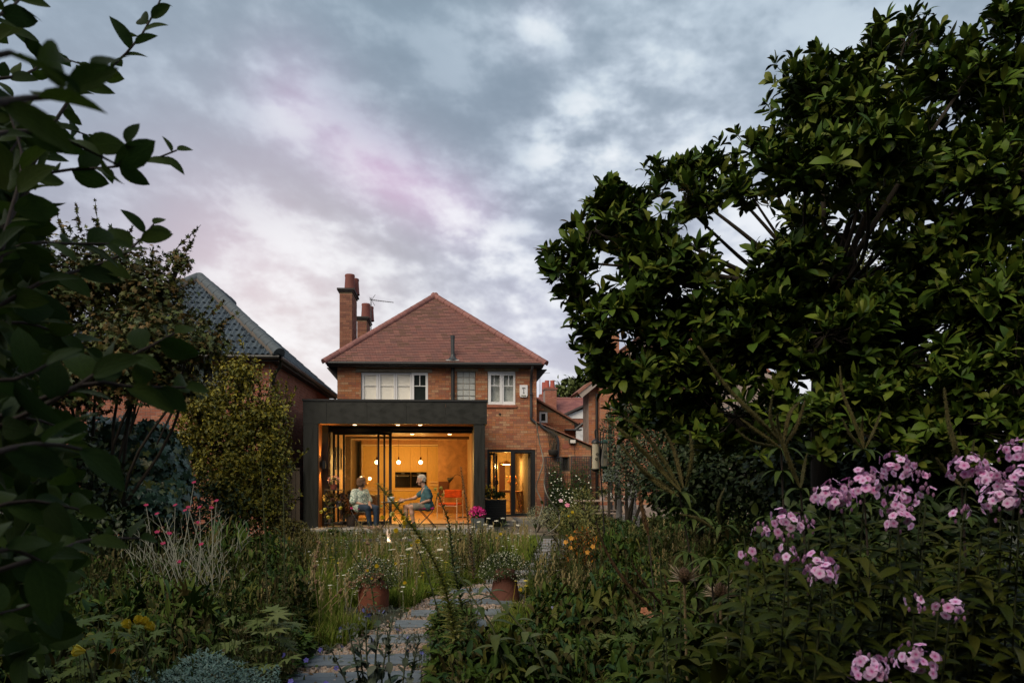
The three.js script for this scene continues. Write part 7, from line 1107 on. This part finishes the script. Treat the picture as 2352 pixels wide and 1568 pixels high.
// ---------------------------------------------------------------- planters, pots, furniture, feeders
{
  rnd = rng(141);
  const terra = M([.25, .075, .04], .8, { map: mottle, bumpMap: bumpy, bumpScale: .004 }), wf = [[.62, .60, .50], [.55, .54, .42], [.70, .68, .58]], soil = M([.03, .022, .015], 1);
  const dome = (t, y, r, h, n) => { const L = new Leaves(), Wf = new Leaves(); for (let i = 0; i < n; i++) { const d = rdir(.1), k = Math.pow(rnd(), .3), lob = 1 - .3 * Math.exp(-d.x * d.x * 14) * (d.z > 0 ? 1 : .3), p = V(d.x * r * k * lob, y + .03 + d.y * h * k * lob - Math.abs(d.x) * .07, d.z * r * .85 * k); L.add(p, d.clone().add(rdir().multiplyScalar(.7)), R(.03, .055)); if (k > .72 && rnd() < .6) Wf.add(p.clone().addScaledVector(d, .02), d.clone().add(rdir().multiplyScalar(.6)), R(.009, .017), d, 1.6); } L.emit(t, leafG.lanceWide, 'leaf', [[.05, .07, .022], [.035, .055, .018]], 0); Wf.emit(t, leafG.tiny, 'blossom', wf, 0, { massName: 'blossoms', rough: .9 }); };
  const p1 = gnd(858, 1405), a = thing('chimney_pot_planter', 'terracotta pot with a bulging ribbed body and tiny white flowers, left of the path', 'planter', [p1.x, 0, p1.z]);
  part('pot', lathe([[0, 0], [.165, 0], [.172, .03], [.166, .04], [.172, .055], [.166, .065], [.172, .08], [.167, .09], [.172, .2], [.165, .27], [.135, .325], [.10, .35], [.10, .385], [.115, .39], [.115, .42], [.09, .42], [.085, .35], [0, .34]], 40), terra, a); part('soil', new THREE.CircleGeometry(.088, 20).rotateX(-Math.PI / 2).translate(0, .4, 0), soil, a); dome(a, .42, .30, .17, 1500);
  const p2 = gnd(1160, 1382), b = thing('chimney_pot_planter', 'tapered terracotta chimney pot with a round mound of tiny white flowers, beside the path', 'planter', [p2.x, 0, p2.z]);
  part('pot', lathe([[0, 0], [.175, 0], [.178, .05], [.165, .13], [.145, .25], [.135, .29], [.142, .295], [.142, .335], [.118, .345], [.118, .39], [.095, .39], [.09, .33], [0, .3]], 40), M([.16, .055, .035], .85, { map: mottle, bumpMap: bumpy, bumpScale: .005 }), b); part('soil', new THREE.CircleGeometry(.093, 20).rotateX(-Math.PI / 2).translate(0, .37, 0), soil, b); dome(b, .41, .31, .17, 1700);
  // grey cube with magenta flowers on the terrace corner
  const c = thing('cube_planter', 'grey cube planter with bright magenta flowers on the terrace corner', 'planter', [hxAt(1097, 17.0), FL, -17.02]);
  part('box', [rbx(-.16, .16, 0, .25, -.16, .16, .01)], M([.075, .085, .09], .7, { map: mottle }), c); part('soil', bx(-.145, .145, .25, .256, -.145, .145), soil, c); const L = new Leaves(), G = new Leaves(); for (let i = 0; i < 420; i++) { const d = rdir(.5), r = R(.6, 1); L.add(V(d.x * .2 * r - .01, .36 + d.y * .16 * r, d.z * .18 * r), d.clone().add(rdir().multiplyScalar(.5)), R(.028, .045), d, 1.3); if (i < 160) G.add(V(d.x * .16, .29 + d.y * .06, d.z * .14), rdir(.3), R(.05, .08)); } L.emit(c, leafG.petal, 'petal', [[.60, .03, .22], [.66, .06, .30], [.50, .02, .18]], 0, { massName: 'blossoms', rough: .8 }); G.emit(c, leafG.small, 'leaf', PAL.herb, 0);
  // black slatted planter
  const s = thing('slatted_planter', 'black planter of horizontal slats with yellow flowers beside the extension', 'planter', [hxAt(1137, 19.6), .1, -19.5]); for (let i = 0; i < 10; i++) part('slat', rbx(-.28, .28, .01 + i * .068, .066 + i * .068, .25, .28, .004), black, s); part('body', bx(-.275, .275, 0, .68, -.27, .249), M([.01, .01, .011], .7), s); part('corner_post', [bx(-.29, -.275, 0, .69, .24, .285), bx(.275, .29, 0, .69, .24, .285)], black, s);
  const H = new Leaves(), Yf = new Leaves(); for (let i = 0; i < 420; i++) { const x = R(-.28, .28), h = R(.02, .34) * (x < 0 ? 1.15 : .7); H.add(V(x, .68 + h * .7, R(-.25, .25)), V(R(-.5, .5), 1, R(-.5, .5)), R(.08, .15)); if (i < 46) Yf.add(V(R(-.3, -.05), .78 + R(0, .3), R(-.2, .25)), rdir(.4), R(.035, .06), V(0, .3, 1), 1.3); } H.emit(s, leafG.lance, 'leaf', PAL.herb, 0); Yf.emit(s, leafG.petal, 'petal', [[.68, .42, .04], [.6, .34, .03]], 0, { massName: 'blossoms' });
  // plant stand with pots by the reveal
  const st = thing('plant_stand', 'black tiered stand for pot plants at the left end of the terrace', 'plant stand', [-2.83, FL, -17.38]), rod = black; for (const [x, z] of [[-.2, -.14], [.2, -.14], [-.2, .14], [.2, .14]]) part('leg', bar(V(x, 0, z), V(x, .96, z), .01), rod, st); for (const y of [.12, .52, .95]) { part('shelf', rbx(-.22, .22, y - .012, y, -.16, .16, .004), rod, st); }
  const pot = (label, x, y, r, h, m, rib) => { const t = thing('flower_pot', label, 'flower pot', [-2.83 + x, FL + y, -17.38]); const pr = [[0, 0], [r * .75, 0]]; for (let i = 1; i <= 8; i++) pr.push([r * (.75 + .25 * i / 8) + (rib && i % 2 ? .008 : 0), h * i / 8]); pr.push([r * .85, h], [r * .8, h * .8], [0, h * .8]); part('pot', lathe(pr, 24), m, t); return t; };
  const bloom = (t, y, r, n, pal, lp, s = .035) => { const l = new Leaves(), f = new Leaves(); for (let i = 0; i < n; i++) { const d = rdir(.35); f.add(V(d.x * r, y + d.y * r * .7, d.z * r), d, s * R(.7, 1.2), d, 1.2); const e = rdir(.1); l.add(V(e.x * r * .7, y - .05 + e.y * r * .5, e.z * r * .7), e, s * 1.9); } f.emit(t, leafG.petal, 'petal', pal, 0, { massName: 'blossoms' }); l.emit(t, leafG.small, 'leaf', lp, 0); };
  bloom(pot('red ribbed pot with pink and white flowers on top of the plant stand', .0, .951, .085, .13, M([.22, .05, .035], .6), true), .24, .13, 90, [[.62, .30, .24], [.66, .52, .46], [.5, .16, .12]], [[.04, .05, .02]]);
  bloom(pot('dark pot with yellowing leaves on the middle shelf of the plant stand', -.08, .521, .08, .12, M([.08, .05, .04], .7)), .20, .17, 70, [[.42, .28, .06], [.30, .20, .06]], [[.07, .07, .02], [.10, .05, .025]], .06);
  bloom(pot('lavender-grey pot with brown foliage on the right of the middle shelf', .12, .521, .085, .13, M([.26, .22, .27], .5)), .20, .15, 60, [[.10, .045, .03], [.14, .07, .03]], [[.05, .04, .02]], .06);
  bloom(pot('small pot with an orange flower on the lowest shelf of the plant stand', -.1, .121, .07, .1, M([.1, .06, .04], .7)), .17, .1, 30, [[.5, .26, .05], [.1, .08, .03]], [[.04, .05, .02]], .05);
  const k = thing('leafy_pot_plant', 'large brown-leaved pot plant in the shade behind the woman\u2019s chair', 'pot plant', [-2.42, FL, -17.72]); part('pot', lathe([[0, 0], [.13, 0], [.17, .3], [.15, .3], [0, .25]], 24), M([.06, .04, .03], .8), k); const K = new Leaves(); for (let i = 0; i < 240; i++) { const d = rdir(.3); K.add(V(d.x * .24, .55 + d.y * .3, d.z * .2), d, R(.07, .12)); } K.emit(k, leafG.broad, 'leaf', [[.06, .035, .018], [.05, .045, .018], [.08, .05, .02]], 0);
}
{ // pond and fountain
  const pond = part('pond_water', new THREE.CircleGeometry(1, 40).rotateX(-Math.PI / 2).scale(.86, 1, .55).translate(-1.26, .03, -14.9), M([.012, .012, .008], .04, { clearcoat: 1 }), scene); pond.userData.kind = 'structure';
  const rim = part('pond_edge', new THREE.TorusGeometry(1, .05, 8, 44).rotateX(Math.PI / 2).scale(.9, .9, .59).translate(-1.26, .02, -14.9), M([.11, .10, .09], .9, { map: mottle, bumpMap: bumpy, bumpScale: .02 }), scene); rim.userData.kind = 'structure';
  const P = at(893, 1249, 14.9), t = thing('fountain', 'small glowing white fountain jet rising from the pond below the terrace', 'fountain', [P.x, .03, P.z]);
  const w = M([.85, .78, .72], .5, { transmission: .45, thickness: 0 });
  part('jet', lathe([[.028, 0], [.034, .05], [.03, .1], [.048, .15], [.056, .19], [.05, .23], [.034, .28], [.018, .33], [.004, .36]], 18), w, t); part('ripple', [new THREE.TorusGeometry(.17, .012, 6, 30).rotateX(Math.PI / 2).scale(1.2, 1, .6), new THREE.TorusGeometry(.08, .012, 6, 30).rotateX(Math.PI / 2)], w, t);
  part('light', new THREE.SphereGeometry(.022, 12, 8).translate(0, .06, 0), M([1, .85, .6], .5, { emissive: C(1, .75, .5), emissiveIntensity: 6 }), t); lampLight(t, V(0, .06, 0), .10, [1, .72, .45], 1);
}
{ // bird feeders on crooked poles
  const P = V(hxAt(1385, 9), 0, -9), t = thing('feeder_pole', 'dark double-crook pole carrying the bird feeders', 'pole', [P.x, 0, P.z]), h = (y) => EYE + (PY - y) / F * 9, X = (x) => hxAt(x, 9) - P.x;
  part('pole', [tube([V(X(1393), 0, 0), V(X(1386), h(1180), 0), V(X(1380), h(1080), 0), V(X(1379), h(990), 0)], .011, .009, 8, 20)], black, t);
  part('hook', [tube([V(X(1379), h(1070), .02), V(X(1374), h(1010), .02), V(X(1372), h(990), .02), V(X(1369), h(984), .02), V(X(1366), h(990), .02), V(X(1368), h(1008), .02)], .009, .008, 8, 24), tube([V(X(1379), h(1060), 0), V(X(1385), h(1010), 0), V(X(1388), h(987), 0), V(X(1391), h(984), 0), V(X(1393), h(992), 0)], .009, .008, 8, 24)], black, t);
  const clear = M([.66, .60, .46], .3, { transmission: .3, thickness: 0 }), seed = M([.42, .29, .12], .9, { map: mottle });
  for (const [x, y0, y1, r, m, l, D] of [[1368.5, 1078, 1017, .048, black, 'seed-filled tube bird feeder with a black domed lid', 8.95], [1388, 1072, 1017, .042, M([.03, .10, .07], .5), 'green-capped tube bird feeder on the far side of the pole', 9.1]]) {
    const q = at(x, y0, D), f = thing('bird_feeder', l, 'bird feeder', [q.x, q.y, q.z]), H = (y0 - y1) / F * D;
    part('tube', lathe([[r, 0], [r, H]], 24), clear, f); part('seed', cyl(0, .01, H * .82, 0, r * .9), seed, f); part('lid', lathe([[0, H + .055], [r * .5, H + .05], [r * 1.05, H + .03], [r * 1.32, H + .005], [r * 1.25, H]], 24), m, f); part('base', lathe([[0, -.03], [r * .7, -.03], [r * 1.1, -.005], [r * 1.1, .01]], 20), m, f); part('perch', [bar(V(-r * 1.7, .03, 0), V(r * 1.7, .03, 0), .004), bar(V(0, .12, -r * 1.7), V(0, .12, r * 1.7), .004)], black, f); part('port', [new THREE.TorusGeometry(.014, .005, 6, 14).translate(0, .14, r), new THREE.TorusGeometry(.014, .005, 6, 14).translate(.01, .2, r * .98)], m, f);
  }
}
{ // picnic table with pot
  const t = thing('picnic_table', 'weathered wooden picnic table by the right-hand shrubs', 'table', [hxAt(1385, 19), 0, -19]), wd = M([.34, .25, .20], .85, { map: scaled(woodTex, 3, .3) });
  for (let i = 0; i < 4; i++) part('board', rbx(-.8, .72, .74, .775, -.3 + i * .155, -.155 + i * .155, .006), wd, t); for (const z of [-.72, .62]) for (let i = 0; i < 2; i++) part('bench_board', rbx(-.8, .72, .43, .46, z + i * .12, z + .11 + i * .12, .006), wd, t); for (const x of [-.6, .52]) { part('leg', bar(V(x, 0, -.6), V(x, .74, -.15), .035, 4), wd, t); part('leg', bar(V(x, 0, .6), V(x, .74, .15), .035, 4), wd, t); part('bearer', rbx(x - .03, x + .03, .36, .43, -.78, .78, .006), wd, t); }
  const bb = thing('garden_bench', 'pale slatted bench back showing beyond the picnic table', 'bench', [hxAt(1428, 20), 0, -20]); part('back_slat', [rbx(-.24, .24, .80, .85, -.02, .02, .006)], M([.52, .44, .42], .8), bb); part('back_slat', rbx(-.24, .24, .68, .74, -.02, .02, .006), wd, bb); part('leg', [bx(-.22, -.18, 0, .8, -.02, .02), bx(.18, .22, 0, .8, -.02, .02)], wd, bb); part('seat', rbx(-.24, .24, .4, .44, 0, .4, .006), wd, bb);
  const q = at(1384, 1148, 18.9), p = thing('flower_pot', 'pinkish-white pot with a dome of grass on the picnic table', 'flower pot', [q.x, .776, q.z]); part('pot', lathe([[0, 0], [.07, 0], [.10, .2], [.085, .2], [0, .17]], 22), M([.60, .52, .53], .6), p); const L = new Leaves(); for (let i = 0; i < 420; i++) { const d = rdir(.6); L.add(V(d.x * .03, .19, d.z * .03), d.clone().add(V(0, .25, 0)), R(.12, .19), V(0, 1, 0), .6); } L.emit(p, leafG.lance, 'leaf', [[.16, .17, .07], [.11, .13, .05]], 0);
  const w = thing('flower_pot', 'small pot of white flowers right of the grass dome on the picnic table', 'flower pot', [hxAt(1400, 18.8), .776, -18.85]); part('pot', lathe([[0, 0], [.045, 0], [.06, .08], [.05, .08], [0, .06]], 18), M([.2, .18, .16], .7), w); const f = new Leaves(); for (let i = 0; i < 70; i++) { const d = rdir(.4); f.add(V(d.x * .07, .13 + d.y * .06, d.z * .07), d, R(.03, .05), d, 1.2); } f.emit(w, leafG.petal, 'petal', [[.68, .70, .66], [.1, .13, .06]], 0, { massName: 'blossoms' });
  const s = at(1450, 1130, 17), g = thing('garden_statue', 'pale grey draped stone figure half sunk in the dark shrubs', 'statue', [s.x, 0, s.z]); const gm = M([.36, .34, .36], .85, { map: mottle, bumpMap: bumpy, bumpScale: .02 }); part('figure', skin([cap(V(0, .55, 0), .12, V(.02, .95, 0), .09), cap(V(.02, .95, 0), .10, V(0, 1.2, 0), .085), cap(V(-.02, 1.2, 0), .09, V(.01, 1.32, 0), .06), cap(V(0, 1.4, 0), .065, V(0, 1.46, 0), .06), cap(V(-.1, 1.2, 0), .045, V(-.11, .95, .08), .04), cap(V(.1, 1.2, 0), .045, V(.11, .95, .06), .04), ...[-2, -1, 0, 1, 2].map((i) => cap(V(i * .05, .5, .07), .035, V(i * .028, 1.0, .07), .02))], .015, .03), gm, g); part('plinth', rbx(-.18, .18, 0, .48, -.18, .18, .02), gm, g);
  const tr = thing('pale_trunk', 'pale grey slender tree trunk behind the picnic table', 'tree trunk'); part('trunk', tube([V(hxAt(1423, 17.5), 0, -17.5), V(hxAt(1421, 17.5), 1.0, -17.5), V(hxAt(1417, 17.5), 1.75, -17.5), V(hxAt(1424, 17.5), 2.6, -17.4)], .085, .05, 10, 16), M([.20, .19, .19], .9, { map: mottle, bumpMap: bumpy, bumpScale: .01 }), tr); part('limb', tube([V(hxAt(1419, 17.5), 1.5, -17.5), V(hxAt(1412, 17.5), 1.1, -17.35), V(hxAt(1410, 17.5), .6, -17.3)], .04, .03, 8, 10), barkMat, tr);
  const nb = at(1399, 1090, 17), bxn = thing('nest_box', 'grey-green box fixed among the shrubs left of the pale trunk', 'box', [nb.x, nb.y, nb.z]); part('body', rbx(-.15, .15, -.18, .15, -.1, .1, .01), M([.13, .16, .15], .8), bxn); part('lid', rbx(-.17, .17, .152, .18, -.12, .12, .008), M([.10, .12, .12], .8), bxn); part('post', bx(-.03, .03, -nb.y, -.18, -.03, .03), barkMat, bxn);
  const rk = gnd(522, 1282), r = thing('boulder', 'rounded pale boulder at the left of the meadow under the yellow-edged shrub', 'rock', [rk.x, 0, rk.z]); const rg = new THREE.IcosahedronGeometry(.3, 4), rp = rg.attributes.position; for (let i = 0; i < rp.count; i++) { const v = V().fromBufferAttribute(rp, i), k = 1 + .25 * fbm(v.x * 4, v.y * 4, v.z * 4, 3); rp.setXYZ(i, v.x * k * 1.15, Math.max(-.02, v.y * k * .8 + .12), v.z * k); } rg.computeVertexNormals(); part('rock', rg, M([.26, .22, .17], .9, { map: mottle, bumpMap: bumpy, bumpScale: .02 }), r);
}
{ // spiral supports and the climbers on the trellises
  rnd = rng(151);
  const rod = M([.20, .19, .16], .55, { metalness: .3 });
  for (const [pts, D, l] of [[[[1232, 970], [1240, 1020], [1248, 1060], [1238, 1095], [1232, 1120], [1246, 1160], [1236, 1195], [1230, 1215], [1240, 1260], [1247, 1290], [1232, 1330], [1238, 1400]], 9, 'wavy metal plant support running up past the garden door'], [[[1254, 1085], [1250, 1110], [1256, 1135], [1268, 1155], [1284, 1178], [1282, 1205], [1262, 1222], [1246, 1230], [1238, 1250]], 9.2, 'wavy metal plant support curling in front of the left trellis'], [[[1268, 1230], [1284, 1255], [1278, 1285], [1270, 1310], [1290, 1330], [1298, 1345], [1296, 1380], [1300, 1420]], 8.6, 'dark wavy plant support beside the stepping path']]) { const t = thing('spiral_support', l, 'plant support', [0, 0, 0], 0, 'wavy plant supports'); part('rod', tube(pts.map(([x, y], i) => at(x, y, D + .04 * Math.sin(i * 1.9))), .008, .008, 7, 70), l.startsWith('dark') ? black : rod, t); part('leaf', (() => { const g = []; for (let i = 0; i < 9; i++) { const k = pts[Math.floor(R(pts.length * .4, pts.length))], q = at(k[0], k[1], D), l2 = leafG.small.clone().toNonIndexed(); l2.scale(.09, .09, .09).rotateX(R(-2, 0)).rotateY(R(0, 6)).translate(q.x, q.y, q.z); g.push(l2); } return g; })(), M([.05, .075, .02], .6), t); }
  for (const [x0, x1, l] of [[1262, 1292, 'dark climber with tiny white flowers on the trellis nearer the garden door'], [1312, 1357, 'dark climber with tiny white flowers on the trellis nearer the bird feeders'], [1292, 1312, 'dark climber below the small lean-to window between the trellises']]) { const t = thing('climbing_plant', l, 'climber'), L = new Leaves(), f = new Leaves(), S = []; for (let i = 0; i < 1100; i++) { const x = hxAt(R(x0, x1), 21.2), y = R(.1, l.includes('window') ? 1.3 : 1.95) * R(.5, 1); L.add(V(x, y, ZH + .17 + R(0, .14)), V(R(-1, 1), R(-1, .5), R(0, .6)), R(.045, .08), V(0, .5, 1)); if (i < 42) f.add(V(x, y, ZH + .32), V(R(-1, 1), R(-.5, 1), 1), R(.04, .06), V(0, .4, 1), 1.3); } for (let i = 0; i < 9; i++) { const x = hxAt(R(x0, x1), 21.2); S.push(tube([V(x, 0, ZH + .2), V(x + R(-.1, .1), .9, ZH + .18), V(x + R(-.2, .2), 1.8, ZH + .18)], .008, .004, 4, 8)); } part('stems', S, barkMat, t).userData.kind = 'stuff'; L.emit(t, leafG.small, 'leaf', PAL.dark, 0); f.emit(t, leafG.petal, 'petal', [[.62, .60, .48], [.68, .66, .56]], 0, { massName: 'blossoms', rough: .9 }); }
  // plume of bushy herbs around the path's far end and by the door
  shrub('santolina_bush', 'silvery bush at the foot of the garden door beside the wavy support', 'shrub', [ell(1235, 1185, 17.5, 34, 22), ell(1262, 1190, 17, 30, 26)], 1500, leafG.lance, .07, [[.17, .18, .11], [.12, .14, .08], [.22, .20, .10]], { twigs: 5, trunk: .02 });
  shrub('fennel_bush', 'yellow-green feathery bush in front of the picnic table', 'shrub', [ell(1340, 1165, 13, 32, 50), ell(1310, 1200, 12.5, 40, 40), ell(1365, 1210, 12, 40, 45)], 2200, leafG.lance, .09, [[.10, .10, .022], [.13, .115, .025], [.075, .085, .02]], { twigs: 8, trunk: .015 });
  shrub('goldenrod_bush', 'yellow-green goldenrod at the left end of the terrace', 'shrub', [ell(672, 1215, 11.8, 42, 20), ell(700, 1238, 11.5, 32, 14), ell(640, 1200, 12, 26, 30)], 1400, leafG.small, .05, [[.15, .125, .02], [.11, .10, .022], [.19, .15, .025]], { twigs: 6, trunk: .015 });
}
renderer.render(scene, camera);
